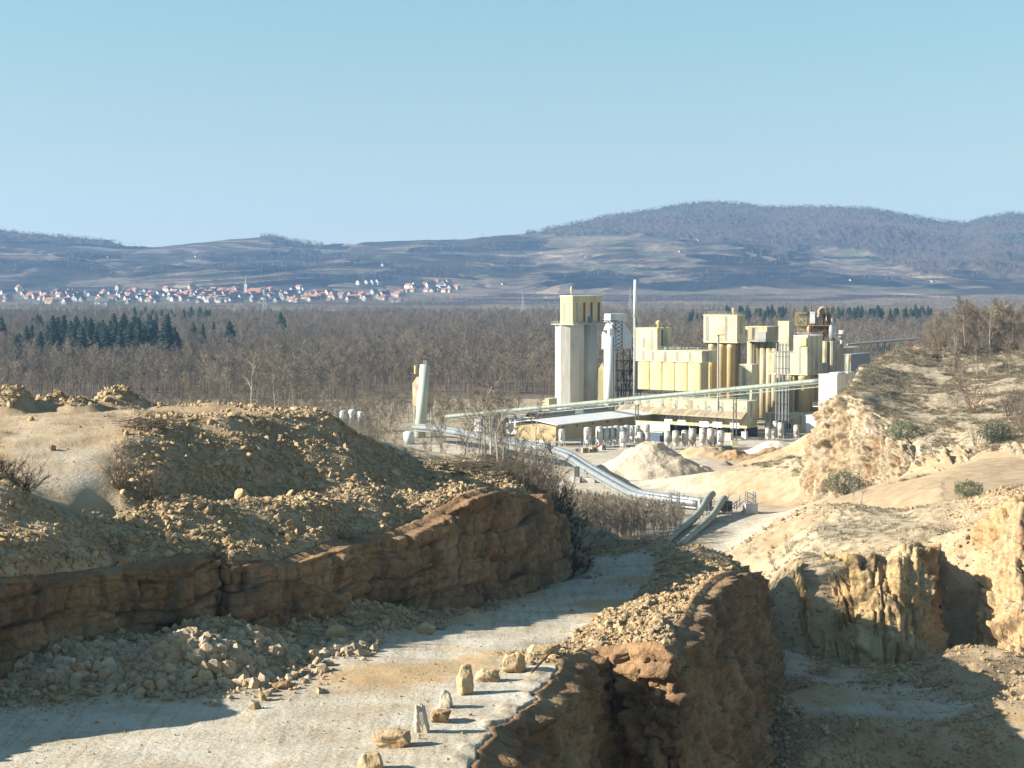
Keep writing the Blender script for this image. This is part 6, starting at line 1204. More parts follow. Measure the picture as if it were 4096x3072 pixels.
A_ = [(233, 972, 1085, 'lettered white mobile silo standing alone near the bushes, before the ochre wall'), (395, 960, 1090, 'first lettered white mobile silo in the row along the warehouse'), (470, 955, 1086, 'second white mobile silo in the row, with a wide drum'), (508, 958, 1083, 'slim white mobile silo, third along the warehouse wall'), (541, 955, 1080, 'white mobile silo, fourth along the warehouse wall'), (578, 950, 1077, 'white mobile silo with a yellowish lid, fifth in the row'),
      (611, 953, 1068, 'white mobile silo half hidden, sixth in the row'), (642, 947, 1065, 'white mobile silo, seventh in the row along the warehouse'), (675, 950, 1060, 'white mobile silo left of the thin trestle post'), (708, 947, 1056, 'white mobile silo just right of the thin trestle post'), (770, 941, 1048, 'white mobile silo at the far end, in front of the screen wall'), (620, 989, 1108, 'large white mobile silo standing in front of the row, by the gravel heap'), (1235, 980, 1103, 'clean bright white mobile silo, rightmost of the middle group')]
B_ = [(728, 990, 1106, 'grey mobile silo behind the gravel heap top, left of a pair'), (771, 991, 1106, 'grey mobile silo behind the gravel heap top, right of a pair'), (900, 982, 1100, 'dusty pale mobile silo, first of the middle group'), (953, 980, 1106, 'stained mobile silo with a dark shadow patch, second of the middle group'), (1010, 978, 1103, 'dusty mobile silo, third of the middle group'), (1058, 967, 1098, 'tallest dusty mobile silo, fourth of the middle group'), (1124, 964, 1090, 'mobile silo hidden behind a whiter smaller one'), (1121, 990, 1108, 'smaller whitish mobile silo in front of another one'), (1174, 967, 1101, 'broad mobile silo with a control box, left of the bright white one'), (1200, 975, 1095, 'mobile silo peeping out behind the broad one'),
      (1532, 925, 1020, 'back left mobile silo of the group by the pipe bundle'), (1583, 920, 1030, 'big grey mobile silo in the middle of the right group'), (1535, 960, 1056, 'front left mobile silo of the right group'), (1573, 960, 1052, 'front right mobile silo of the right group'), (1616, 930, 1038, 'shaded mobile silo at the right of its group'), (1715, 945, 1045, 'solitary mobile silo next to the low porch')]
rng = random.Random(2)
for g, rows in ((0, A_), (1, B_)):
    src = sA if g == 0 else sB
    for (x, yt, yb, l) in rows:
        q = PZ('1', x, yb, 0); s = P('1', x, yt, q.y).z/7.0; o = src if first[g] else copy_tree(src); first[g] = False
        o.location = (q.x, q.y, 0); o.rotation_euler.z = rng.uniform(-.3, .3); o.scale = (s, s, s); tag(o, l, 'silo', 'mobile silos parked in the yard')
# ================================================================ green conveyor bridge
e0 = P('5', 770, 740, 785); e1 = Vector((105.8, 660, 24.6)); e1 = P('1', 1862, 668, 661); e = empty('green_conveyor', e0, 0, label='long green-grey tube conveyor rising across the works to the concrete tower', cat='conveyor'); dv = e1-e0
mb = MB(); mb.path([Vector((0, 0, 0))+dv*t for t in np.linspace(0, 1, 60)], .82, 12); mb.build('tube', M_GREEN, e, True)
mb = MB(); [mb.path([dv*t, dv*(t+.0015)], .88, 12) for t in np.linspace(.01, .99, 70)]; mb.build('hoop', M_GREEN, e)['kind'] = 'stuff'
mb = MB(); n = 62; dn = Vector((0, 0, -2.1))
for s in (-.9, .9):
    off = Vector((0, s, 0)); o2 = Vector((0, s, -.8))
    mb.tube(dv*.14+off+dn, dv+off+dn, .1, n=4); mb.tube(o2+dv*.05, dv+o2, .1, n=4)
    for k in range(8, n): a = dv*(k/n); c_ = dv*((k+1)/n) if k < n-1 else dv; mb.tube(a+o2, a+off+dn, .06, n=4); mb.tube((a+o2) if k % 2 else (a+off+dn), (c_+off+dn) if k % 2 else (c_+o2), .05, n=4)
mb.build('truss', M_GREEN, e)['kind'] = 'stuff'
M_OLIVE = mat('olive_paint', (.13, .14, .09), (.18, .19, .13), 1)
for t_, l in ((.556, ''), (.803, '')):
    p = dv*t_+dn; mb = MB(); mb.tube(p+Vector((-.45, 0, 0)), Vector((p.x-.6, p.y, -e0.z+1.5)), .22, n=6); mb.tube(p+Vector((.45, 0, 0)), Vector((p.x+.6, p.y, -e0.z+1.5)), .22, n=6)
    for z_ in np.arange(-e0.z+2, p.z, 3): mb.tube((p.x-.55, p.y, z_), (p.x+.55, p.y, z_+1.5), .08, n=4)
    for s in (-1, 1): mb.tube(p+Vector((0, 0, -.6)), p+dv.normalized()*6*s+Vector((0, 0, .3)), .12, n=4)
    mb.build('trestle', M_OLIVE, e); bb = MB(); bb.box(p.x-1.1, p.x+1.1, p.y-1.1, p.y+1.1, -e0.z, -e0.z+1.6); bb.build('footing', M_TRIM, e)
# ================================================================ zinc pipe conveyor
pp = [('5', 430, 852, 700), ('5', 620, 868, 686), ('5', 800, 895, 672), ('5', 1150, 965, 645), ('5', 1500, 1030, 622), ('6', 0, 402, 610), ('6', 150, 428, 600), ('6', 260, 455, 590), ('6', 370, 497, 580), ('6', 500, 582, 567), ('6', 650, 672, 550), ('6', 800, 757, 533), ('6', 900, 810, 522), ('6', 1000, 843, 512), ('6', 1250, 880, 500), ('6', 1530, 915, 491)]
pw = [P(*a) for a in pp]
def smooth_path(ps, n=8):
    o = []
    for i in range(len(ps)-1):
        p0, p1, p2, p3 = ps[max(i-1, 0)], ps[i], ps[i+1], ps[min(i+2, len(ps)-1)]
        for k in range(n): t = k/n; o.append(.5*((2*p1)+(-p0+p2)*t+(2*p0-5*p1+4*p2-p3)*t*t+(-p0+3*p1-3*p2+p3)*t**3))
    return o+[ps[-1]]
sp = smooth_path(pw, 6)
for name, off, l in (('pipe_conveyor', Vector((0, 0, 0)), 'nearer of two silvery pipe conveyors winding down from the green silo'), ('pipe_conveyor', Vector((1.6, 3.4, .2)), 'farther of two silvery pipe conveyors winding down to the transfer station')):
    e = empty(name, (0, 0, 0), 0, label=l, cat='conveyor', group='silvery pipe conveyors'); pth_ = [p+off for p in sp]
    mb = MB(); mb.path(pth_, .85, 14); mb.build('tube', M_ZINC, e, True); mb = MB(); mb.path([p-Vector((0, 0, 1.3)) for p in pth_], .28, 8); mb.build('return_belt', M_ZINC, e, True)
    mb = MB(); [mb.path([pth_[i], pth_[i].lerp(pth_[i+1], .08)], .9, 12) for i in range(0, len(pth_)-1)]; mb.build('seam_ring', M_STEEL, e)['kind'] = 'stuff'
    mb = MB()
    for i in range(2, len(pth_)-2, 3):
        p = pth_[i]; mb.tube(p-Vector((.7, 0, .2)), p-Vector((.7, 0, 1.7)), .06, n=4); mb.tube(p+Vector((.7, 0, -.2)), p+Vector((.7, 0, -1.7)), .06, n=4)
        if i % 6 == 2 and abs(i-52) > 3: mb.tube(p-Vector((0, 0, 1.5)), Vector((p.x, p.y, 0)), .12, n=5)
    mb.build('support', M_GREY, e)['kind'] = 'stuff'
q = P('6', 490, 620, 560); e = empty('conveyor_pier', (q.x, 560, 0), -.3, label='concrete pier with a short steel post carrying the silvery pipes', cat='pier'); bx(e, 'concrete_block', M_CONC2, -2.6, .2, -1.5, 1.5, 0, P('6', 490, 680, 560).z); bx(e, 'concrete_block', M_CONC2, .9, 4.4, -.5, 2.5, 0, P('6', 490, 680, 560).z-.2); bx(e, 'steel_post', M_DARK, -1.7, -.4, -.5, .5, P('6', 490, 680, 560).z, q.z+1)
# transfer station and the two green conveyors going down behind the ridge
q = P('6', 1690, 980, 482); e = empty('transfer_station', (q.x, 486, 0), .15, label='steel transfer station with two lattice towers where pipe conveyors meet', cat='station')
for x, y, zt_ in ((-11.0, -2, P('6', 1530, 800, 486).z), (9.2, -1, P('6', 1835, 812, 486).z)):
    mb = MB(); lattice(mb, (x, y, 0), (x, y, zt_), 2.2, 2.2, 5, .13); mb.build('lattice_tower', M_STEEL, e)['kind'] = 'stuff'; bx(e, 'tower_base', M_CONC2, x-1.6, x+1.6, y-1.4, y+1.4, 0, 2.6)
mb = MB(); rnd = random.Random(4)
for k in range(34): x = rnd.uniform(-6, 8); y = rnd.uniform(-2, 3); z_ = rnd.uniform(0, 2.5); mb.tube((x, y, z_), (x+rnd.choice([0, 0, 2]), y, z_+rnd.uniform(1, 3)), rnd.uniform(.06, .16), n=4)
mb.build('steelwork', M_STEEL, e)['kind'] = 'stuff'; bx(e, 'drive_box', M_GREY, -4, -1, -1, 1.5, 1, 3.6); bx(e, 'drive_box', M_DARK, 2, 4.5, -1, 1.5, .4, 3); mb = MB(); rail(mb, [(-7, -2.5, 2), (7, -2.5, 2)], 1.3); mb.build('railing', M_STEEL, e)['kind'] = 'stuff'
for l, rows in (('left one of two thick green pipe conveyors running down behind the ridge', [(1662, 832, 489), (1640, 845, 487), (1605, 890, 482), (1560, 970, 474), (1510, 1030, 466), (1450, 1085, 458), (1380, 1140, 449), (1290, 1222, 436), (1200, 1300, 424)]), ('right one of two thick green pipe conveyors running down behind the ridge', [(1768, 872, 488), (1750, 885, 486), (1718, 935, 480), (1672, 1010, 470), (1600, 1085, 459), (1520, 1155, 448), (1430, 1235, 436), (1340, 1310, 425), (1260, 1370, 415)])):
    ps = smooth_path([P('6', *r_) for r_ in rows], 6); e = empty('green_pipe_conveyor', (0, 0, 0), 0, label=l, cat='conveyor', group='green pipe conveyors'); mb = MB(); mb.path(ps, .85, 14); mb.build('tube', M_GREEN, e, True)
    mb = MB(); [mb.tube(ps[i]-Vector((0, 0, .8)), Vector((ps[i].x, ps[i].y, -.5)), .08, n=4) for i in range(4, len(ps), 4)]; mb.path([p-Vector((0, 0, 1.1)) for p in ps], .2, 6); mb.build('support', M_DARK, e)['kind'] = 'stuff'
M_CREAM = mat('cream_stained', (.50, .40, .26), (.56, .49, .36), .4, c3=(.38, .24, .13), s3=.3)
# ================================================================ green silo and hopper silo at the left
q0 = P('5', 500, 870, 718); q1 = P('5', 552, 165, 722); r_ = 55*.3617/F*720; e = empty('leaning_silo', (q0.x, q0.y, 0), 0, label='tall pale green silo, slightly leaning, where the silvery pipes begin', cat='silo'); a = Vector((0, 0, 0)); c_ = q1-Vector((q0.x, q0.y, 0))
mb = MB(); mb.tube((-.2, 0, 0), c_, r_*1.12, r_, 26); mb.build('silo_shell', clad('silo_green', (.52, .54, .44), (.58, .60, .50), 0, dirt=.1), e, True); mb = MB(); mb.box(c_.x-.75, c_.x+.75, c_.y-.75, c_.y+.75, c_.z, c_.z+1.7); mb.build('top_filter', M_PAD, e)
q = P('5', 533, 610, 738); e = empty('hopper_silo', (q.x, 738, 0), 0, label='cream hopper silo with a conical roof and a rusty platform behind the green silo', cat='silo'); zt_ = P('5', 533, 370, 738).z; r_ = 117*.3617/F*738
mb = MB(); mb.lathe((0, 0, 0), [(1, q.z-4.5), (r_, q.z), (r_, zt_)], 12); mb.build('silo_shell', M_CREAM, e); mb = MB(); mb.lathe((0, 0, 0), [(r_*1.02, zt_+.01), (1.4, zt_+4)], 12); mb.build('conical_roof', M_CREAM, e)
mb = MB(); zp = P('5', 533, 262, 738).z; mb.box(-4.2, 4.2, -2, 2, zp-.2, zp); mb.build('platform', M_RUSTY, e); mb = MB(); rail(mb, [(-4.2, -2, zp), (4.2, -2, zp)], 1.5); [mb.tube((x, 0, zt_+2), (x, 0, zp), .12, n=5) for x in (-1.3, 1.3, -3.8)]; mb.build('railing', M_RUSTY, e)['kind'] = 'stuff'
mb = MB(); mb.lathe((-2.8, 0, zp), [(.7, 0), (.7, 3.2)], 10); mb.build('dust_pot', M_YELP, e)
for sx in (-1, 1):
    for sy in (-1, 1): mb = MB(); mb.tube((sx*r_*.8, sy*r_*.8, 0), (sx*r_*.8, sy*r_*.8, q.z), .25, n=6); mb.build('leg', M_PAD, e)
q = P('5', 375, 900, 690); r_ = 60*.3617/F*690; mb = MB(); mb.lathe((q.x, 690, 0), [(r_, 0), (r_, q.z-.5), (r_*.6, q.z)], 20); tag(mb.build('storage_tank', M_WHITE, None, True), 'squat white tank at the foot of the leaning green silo', 'tank')
for i, (x, y) in enumerate([(1250, 870), (1330, 875), (1420, 870), (1500, 880), (1700, 900), (1780, 905), (1880, 890)]):
    q = PZ('5', x, y+75, 0); o = copy_tree(sB if i % 2 else sA); o.location = (q.x, q.y, 0); o.scale = (1, 1, 1); tag(o, 'white mobile silo half hidden behind the bare bushes below the green conveyor', 'silo', 'mobile silos behind the bushes')
simple('yellow_shed', 'small yellow shed seen through the bushes left of the warehouse', 'shed', '5', 1620, 1665, 1690, 810, 980, 700, M_YEL, L=5, z0=0); simple('blue_roof_shed', 'low bluish shed seen through the bushes', 'shed', '5', 1100, 1560, 1620, 785, 930, 735, M_WHITE, L=14, z0=0, roof=mat('bluish_roof', (.3, .36, .45)))
# ================================================================ heaps, scrap
def heap(name, zone, x, y, d, h, rx, ry, m, label, flat=.12, seed=1, n=64, rz=0, z0=0, rough=.35, expo=1.0):
    c = P(zone, x, y, d); t = np.linspace(-1.25, 1.25, n); X, Y = np.meshgrid(t, t); q = np.hypot(X, Y)*(1+.14*noise(np.arctan2(Y, X)*1.3+9, 0, 0, seed)); q = q+.10*fbm(X*2.2, Y*2.2, 0, 3, seed+1)
    hh = np.clip(1-np.maximum(q-flat, 0)/(1-flat), -.2, 1)**1; Z = np.where(hh > 0, hh**expo*h, hh*h*.5)+fbm(X*rx/1.5, Y*ry/1.5, 0, 4, seed+2)*rough*np.clip(hh+.25, 0, 1)*.6
    cs, sn = math.cos(rz), math.sin(rz); XX = X*rx; YY = Y*ry; V = np.stack([c.x+XX*cs-YY*sn, d+XX*sn+YY*cs, z0+Z-.15], -1).reshape(-1, 3); i = np.arange(n*n).reshape(n, n)
    o = mk(name, V, np.stack([i[:-1, :-1], i[:-1, 1:], i[1:, 1:], i[1:, :-1]], -1).reshape(-1, 4), m, smooth=True); return tag(o, label, 'heap')
M_GRAV = mat('gravel_pale', (.50, .40, .29), (.70, .59, .45), 2.2, bump=.25, bscale=1.6, detail=8); M_SAND = mat('sand_tan', (.52, .38, .22), (.62, .48, .31), .3, bump=.1, bscale=1.5, detail=8); M_FINE = mat('lime_fines', (.66, .60, .50), (.72, .67, .58), .3, bump=.05, bscale=2); M_SOILB = mat('soil_brown', (.30, .18, .09), (.46, .31, .17), .4, bump=.2, bscale=1.3, detail=8)
heap('gravel_heap', '6', 1120, 560, 583, 9.8, 19, 17, M_GRAV, 'big pale gravel heap in the yard behind the silvery pipes', .22, 3, 110, 0, 0, .5)
heap('sand_heap', '6', 2085, 700, 560, 5.2, 8.5, 8, M_GRAV, 'pointed grey-beige sand heap in the yard by the rock spur', .02, 5); heap('sand_heap', '6', 2175, 650, 580, 4.2, 6.5, 6, M_FINE, 'smaller pale sand heap right behind the pointed one', .02, 6)
heap('sand_bank', '1', 1850, 1100, 615, 10, 24, 15, M_SAND, 'high tan sand bank leaning against the rock spur', .05, 7, 90, .25, 0, .4); heap('soil_ridge', '1', 1600, 1130, 628, 4.2, 17, 5, M_SOILB, 'dark brown soil ridge below the white fines', .3, 8, 70, .35, 0, .8)
heap('fines_heap', '1', 1590, 1090, 655, 4.2, 13, 9, M_FINE, 'white lime fines heap behind the brown soil ridge', .15, 9); heap('soil_heap', '1', 1330, 1160, 632, 3.2, 8, 5, M_SOILB, 'brown soil heap left of the ridge', .2, 10, 64, 0, 0, .8)
heap('sand_heap', '1', 1130, 1170, 640, 3.4, 13, 7, M_SAND, 'low flat tan sand heap with a dark shadow, right of the gravel heap', .35, 11); heap('sand_heap', '1', 1560, 1210, 590, 3.0, 13, 7, M_SAND, 'wide low sand heap in front of the high bank', .3, 12)
heap('grit_heap', '1', 1270, 1195, 612, 1.5, 2.6, 2.2, mat('grit_violet', (.22, .16, .15), (.3, .22, .2), 2), 'tiny violet-grey grit heap', .05, 13, 30)
q = PZ('6', 1640, 482, 0); e = empty('rusty_tank', (q.x, q.y, 0), 0, label='rusty cylindrical tank lying in the yard next to a green container', cat='tank'); mb = MB(); mb.tube((-3, 0, 1.5), (3, 0, 1.5), 1.45, n=20); mb.build('tank_shell', M_RUSTY, e, True); mb = MB(); mb.box(3.01, 4.3, -1.6, 1.6, 0, 3.4); mb.build('end_frame', M_RUSTY, e)
q = PZ('6', 1760, 492, 0); e = empty('green_container', (q.x, q.y, 0), .1, label='green skip-like container beside the rusty tank', cat='container'); bx(e, 'body', M_GRT, -2.6, 2.6, -1.3, 1.3, .2, 3.4); mb = MB(); [mb.box(x, x+.15, -1.45, -1.3, .2, 3.4) for x in (-2.6, -1.3, 0, 1.3, 2.45)]; mb.build('rib', M_GRT, e)['kind'] = 'stuff'; bx(e, 'side_frame', M_YSTEEL, 2.61, 4.2, -1, 1, 0, 2.6)
for i, (x, y, s, m_, l) in enumerate([(460, 462, 1.0, M_CONC2, 'concrete block left of the gravel heap'), (530, 465, 1.1, M_TAN, 'tan block with a round hole beside the concrete one'), (605, 462, 1.2, M_TAN, 'tan block before the red scrap'), (680, 438, 1.3, M_PAD, 'pale block right of the red scrap')]):
    q = PZ('6', x, y, 0); e = empty('scrap_block', (q.x, q.y, 0), i*.3, label=l, cat='block', group='blocks left of the gravel heap'); mb = MB(); mb.box(-s, s, -s*.7, s*.7, 0, s*1.5); mb.build('body', m_, e); mb = MB(); mb.tube((0, -s*.75, s*.8), (0, -s*.69, s*.8), s*.4, n=12); mb.build('round_hole', M_DARK, e)
q = PZ('6', 650, 455, 0); mb = MB(); mb.tube((q.x-2, q.y, .4), (q.x+1.2, q.y, 2.8), .4, n=6); tag(mb.build('red_beam', mat('red_paint', (.45, .08, .05))), 'red scrap beam leaning between two blocks', 'beam')
q = PZ('6', 380, 445, 0); e = empty('steel_table', (q.x, q.y, 0), 0, label='grey steel platform on thin legs by the silvery pipes', cat='platform'); bx(e, 'top', M_PAD, -4.5, 4.5, -2, 2, 2.7, 2.9)
for sx in (-1, 1):
    for sy in (-1, 1): mb = MB(); mb.tube((sx*4.2, sy*1.8, 0), (sx*4.2, sy*1.8, 2.7), .12, n=4); mb.build('leg', M_PAD, e)
# white storage tanks far left behind the dump
for i, (x, y) in enumerate([(742, 890), (760, 888), (778, 892), (1055, 905)][:3]):
    q = P('m', x, y, 745); mb = MB(); mb.lathe((q.x, 745, 0), [(1.5, 0), (1.5, q.z), (.8, q.z+.6)], 14); tag(mb.build('white_tank', M_WHITE, None, True), 'small white tank seen beyond the end of the rubble dump, number %s from the left' % ['one', 'two', 'three'][i], 'tank')
# green gate on the spur
q = P('F', 1020, 465, 590); e = empty('green_gate', q, 0, label='green tubular steel gate on top of the grassy spur', cat='gate'); L_ = 235*.5726/F*590; hh_ = 50*.5726/F*590
mb = MB(); mb.tube((0, 0, 0), (0, 0, hh_), .11, n=6); mb.build('post', M_GRT, e); mb = MB(); mb.tube((L_*.62, 0, 0), (L_*.62, 0, hh_), .11, n=6); mb.build('post', M_GRT, e)
mb = MB(); mb.tube((0, 0, hh_), (L_, 0, hh_), .09, n=5); mb.tube((0, 0, .3), (L_*.62, 0, .3), .09, n=5); mb.tube((0, 0, .3), (L_*.3, 0, hh_), .06, n=5); mb.tube((L_*.3, 0, .3), (L_*.3, 0, hh_), .06, n=5); mb.tube((L_*.3, 0, hh_*.5), (L_*.62, 0, hh_*.5), .06, n=5); mb.build('leaf_frame', mat('gate_green', (.10, .30, .20)), e)['kind'] = 'stuff'
# ================================================================ leafless trees, shrubs, brush
def shrub_parts(seed, stems=8, tww=.035, dens=1.0, fan=.45, h=5.0):
    rnd = random.Random(seed); A = MB(); B = MB()
    for i in range(stems):
        a = rnd.uniform(0, 6.283); b = Vector((math.cos(a)*rnd.uniform(0, .35), math.sin(a)*rnd.uniform(0, .35), -.3)); f = fan*rnd.uniform(.2, 1.3); L = h*rnd.uniform(.65, 1.0)
        d = Vector((math.cos(a)*f, math.sin(a)*f, 1)).normalized(); m = b+d*L*.5; e = m+(d+Vector((rnd.gauss(0, .15), rnd.gauss(0, .15), .1))).normalized()*L*.5
        A.tube(b, m, .045*h/5+.01, .025, 4, False); A.tube(m, e, .025, .008, 3, False)
        for j in range(int(11*dens)):
            s = rnd.uniform(.2, 1); p = b.lerp(m, s*2) if s < .5 else m.lerp(e, s*2-1); dd = (d+Vector((rnd.gauss(0, .6), rnd.gauss(0, .6), rnd.gauss(.1, .35)))).normalized(); q = p+dd*h*.2*rnd.uniform(.5, 1.3); sliver(A, p, q, tww*1.2, rnd)
            for k in range(5): s2 = rnd.uniform(.2, 1); p2 = p.lerp(q, s2); sliver(B, p2, p2+(dd+Vector((rnd.gauss(0, .7), rnd.gauss(0, .7), rnd.gauss(.2, .4)))).normalized()*h*.10*rnd.uniform(.5, 1.4), tww*.8, rnd)
    return A, B
def leafy_parts(seed, h=2.0, n=2600):
    rnd = random.Random(seed); A = MB(); B = MB()
    for i in range(8):
        a = rnd.uniform(0, 6.28); A.tube((0, 0, -.2), (math.cos(a)*h*.5, math.sin(a)*h*.5, h*rnd.uniform(.4, .8)), .04, .01, 4, False)
    for i in range(n):
        v = Vector((rnd.gauss(0, 1), rnd.gauss(0, 1), rnd.gauss(0, 1))).normalized()*rnd.uniform(.5, 1)**.6; k = 1+.35*math.sin(v.x*7+seed)*math.cos(v.y*6); p = Vector((v.x*h*.62*k, v.y*h*.62*k, h*.5+v.z*h*.48*k))
        if p.z < 0: continue
        s = h*.026*rnd.uniform(.5, 1.2); a = Vector((rnd.gauss(0, 1), rnd.gauss(0, 1), rnd.gauss(0, 1))).normalized()*s; b = a.orthogonal().normalized()*s; B.add([p-a, p+b, p+a, p-b], [(0, 1, 2, 3)])
    return A, B
M_TW2 = mat('twigs_grey', (.20, .165, .125), (.30, .25, .19), 1, rough=.95, obr=.2, spec=.05)
M_BRD = mat('twigs_dark', (.07, .055, .04), (.12, .09, .065), 1, rough=.95, spec=.05)
M_PALE = mat('bark_pale', (.42, .37, .31), (.55, .50, .43), 2, rough=.9)
TB = [bare_tree(600+i, 9, .24, 13, 5, 8, .10, .22, .03, 1.25, .10, 6, .05) for i in range(5)]; TBm = [(mesh_of(a, 'trunk', M_PALE), mesh_of(b, 'crown', M_TW2)) for a, b in TB]
TG = [bare_tree(620+i, 13, .34, 18, 6, 10, .15, .10, .055, 1.0, .09, 6, .04) for i in range(5)]; TGm = [(mesh_of(a, 'trunk', M_PALE if i == 1 else M_BARK), mesh_of(b, 'crown', M_TWIG)) for i, (a, b) in enumerate(TG)]
SB = [shrub_parts(640+i) for i in range(5)]; SBm = [(mesh_of(a, 'stems', M_BARK), mesh_of(b, 'twigs', M_TW2)) for a, b in SB]
SBd = [(mesh_of(a, 'stems', M_BRD), mesh_of(b, 'twigs', M_BRD)) for a, b in [shrub_parts(660+i, 10, .05, 1.2, .8) for i in range(3)]]
SBr = [(mesh_of(a, 'stems', M_TWIGR), mesh_of(b, 'twigs', M_TWIGR)) for a, b in [shrub_parts(670+i, 9, .06, 1.2, .5) for i in range(2)]]
LF = [(mesh_of(a, 'stems', M_BARK), mesh_of(b, 'leaves', M_IVY)) for a, b in [leafy_parts(680+i) for i in range(3)]]
rng = random.Random(77)
def plant(name, pair, x, y, s, label, cat, group=None, sxy=1.0, z=None, parts=('trunk', 'crown')):
    e = empty(name, (x, y, hz(x, y) if z is None else z), rng.uniform(0, 6.28), label=label, cat=cat, group=group); e.scale = (s*sxy, s*sxy, s)
    for nm, me in zip(parts, pair): o = bpy.data.objects.new(nm, me); SC.collection.objects.link(o); o.parent = e
    return e
def U(u, d): return (u-1106)/4128*d
def row(n, fu, fd, fh, bank, h0, name, label, cat, group, parts=('trunk', 'crown'), w_=1.0):
    for i in range(n):
        u = fu(); d = fd(u); plant(name, bank[rng.randrange(len(bank))], U(u, d), d, fh(u)/h0, label, cat, group, w_*rng.uniform(.85, 1.15), parts=parts)
ru = rng.uniform
row(16, lambda: ru(360, 700), lambda u: ru(191, 199), lambda u: ru(3, 6.5), TBm, 9, 'bare_tree', 'thin leafless sapling rising behind the far edge of the dump plateau', 'tree', 'saplings behind the dump plateau')
row(20, lambda: rng.choice([ru(745, 875), ru(745, 875), ru(915, 960)]), lambda u: ru(204, 226), lambda u: ru(4, 7), TBm, 9, 'bare_tree', 'leafless grey sapling in the dense stand around the green leaning silo', 'tree', 'saplings around the green silo', w_=.85)
row(30, lambda: rng.choice([ru(935, 1200), ru(1060, 1200)]), lambda u: ru(203, 228), lambda u: ru(4.5, 9), TBm, 9, 'bare_tree', 'pale-stemmed leafless tree in the thicket before the concrete silo', 'tree', 'leafless trees in the thicket in the middle', w_=1.25)
row(36, lambda: ru(1030, 1205), lambda u: ru(189, 214), lambda u: ru(1.6, 2.8)+1.9*(u > 1115), SBm, 5, 'bare_shrub', 'many-stemmed leafless shrub on the nose of the rock wall', 'shrub', 'leafless shrubs above the rock wall nose', ('stems', 'twigs'), 1.1)
row(12, lambda: ru(1150, 1262), lambda u: ru(206, 224), lambda u: ru(3, 5), SBd, 5, 'bare_shrub', 'dark tangled shrub hanging down the end of the rock wall', 'shrub', 'dark shrubs at the end of the rock wall', ('stems', 'twigs'))
row(9, lambda: ru(1180, 1270), lambda u: ru(190, 200), lambda u: ru(1.6, 2.6), SBd, 5, 'bare_shrub', 'low dark scrub at the shaded foot of the rock wall, beside the road bend', 'shrub', 'scrub at the road bend', ('stems', 'twigs'), 1.4)
row(6, lambda: ru(250, 340), lambda u: ru(150, 156), lambda u: ru(2.4, 3.6), SBm, 5, 'bare_shrub', 'dry grey shrub growing beside the ramp at the left', 'shrub', 'dry shrubs beside the ramp', ('stems', 'twigs'), 1.3)
row(10, lambda: ru(-60, 60), lambda u: ru(137, 147), lambda u: ru(1.8, 3.0), SBd, 5, 'bare_shrub', 'dark shrub at the left edge of the photo, beside the ramp', 'shrub', 'dark shrubs at the left edge', ('stems', 'twigs'), 1.3)
for (z, x, y, d, h, l) in [('A', 1780, 1120, 146, 1.5, 'small dry shrub on the rubble slope above the rock wall'), ('A', 780, 1140, 140, 1.6, 'small dry shrub in the left part of the rubble slope'), ('B', 290, 580, 159, 1.8, 'brown dry shrub at the crest above the tallest wall part'), ('B', 560, 610, 162, 1.5, 'dry grass-like shrub right of the brown dry one'), ('B', 640, 550, 161, 2.6, 'pale forked sapling above the rock wall'), ('B', 700, 560, 163, 1.6, 'flattened pale shrub beside the forked sapling'), ('A', 2150, 880, 158, 1.5, 'rounded reddish dry shrub on the rubble crest')]:
    q = P(z, x, y, d); plant('bare_shrub', SBm[rng.randrange(5)], q.x, q.y, h/5, l, 'shrub', None, 1.5, parts=('stems', 'twigs'))
# the crowded young wood in the hollow below the pipes: uncountable
n = 900; r = np.random.RandomState(91); y = r.uniform(405, 500, n); u = r.uniform(1215, 1490, n); keep = (y > 412+(u-1230)*.12) & (u < 1492-(520-y)*.25) & ((y < 500) | (u < 1400)); u, y = u[keep], y[keep]; x = (u-1106)/4128*y; n = len(x); s = np.clip((60-(1042+(u-1230)*.15-601)*y/4128)/10.5, .45, 1.35)*r.uniform(.7, 1.0, n)
protoS = [joined(*bare_tree(700+i, 9, .15, 10, 4, 7, .07, .12, .045, 2.2, .10, 4, .05), 'sapling', M_PALE, M_TWIG) for i in range(5)]
scatter('sapling_thicket', [unlinked('t', p, None) for p in protoS], np.stack([x, y, height(x, y)[0]], 1), np.c_[r.normal(0, .04, (n, 2)), r.uniform(0, 6.28, n)], np.stack([s*1.1, s*1.1, s], 1), r.randint(0, 5, n))
n = 900; y = r.uniform(250, 420, n); u = r.uniform(1150, 1400, n); x = (u-1106)/4128*y; s = r.uniform(.3, .6, n); scatter('undergrowth', [unlinked('t', joined(*shrub_parts(720+i, 7, .05), 'shrub', M_BARK, M_TW2), None) for i in range(3)], np.stack([x, y, height(x, y)[0]], 1), np.c_[r.normal(0, .04, (n, 2)), r.uniform(0, 6.28, n)], np.stack([s, s, s], 1), r.randint(0, 3, n))
# scrub woods left of the works, below the dump
n = 3800; y = r.uniform(300, 880, n); u = r.uniform(-100, 1130, n); keep = (u < 820) | (y > 790); u, y = u[keep], y[keep]; x = (u-1106)/4128*y; n = len(x); s = r.uniform(.55, 1.0, n)
scatter('scrub_wood', [unlinked('t', joined(*bare_tree(740+i, 11, .30, 12, 5, 8, .12, .2, .06, 1.0), 'tree', M_BARK, M_TWIG), None) for i in range(4)], np.stack([x, y, height(x, y)[0]], 1), np.c_[r.normal(0, .04, (n, 2)), r.uniform(0, 6.28, n)], np.stack([s, s, s], 1), r.randint(0, 4, n))
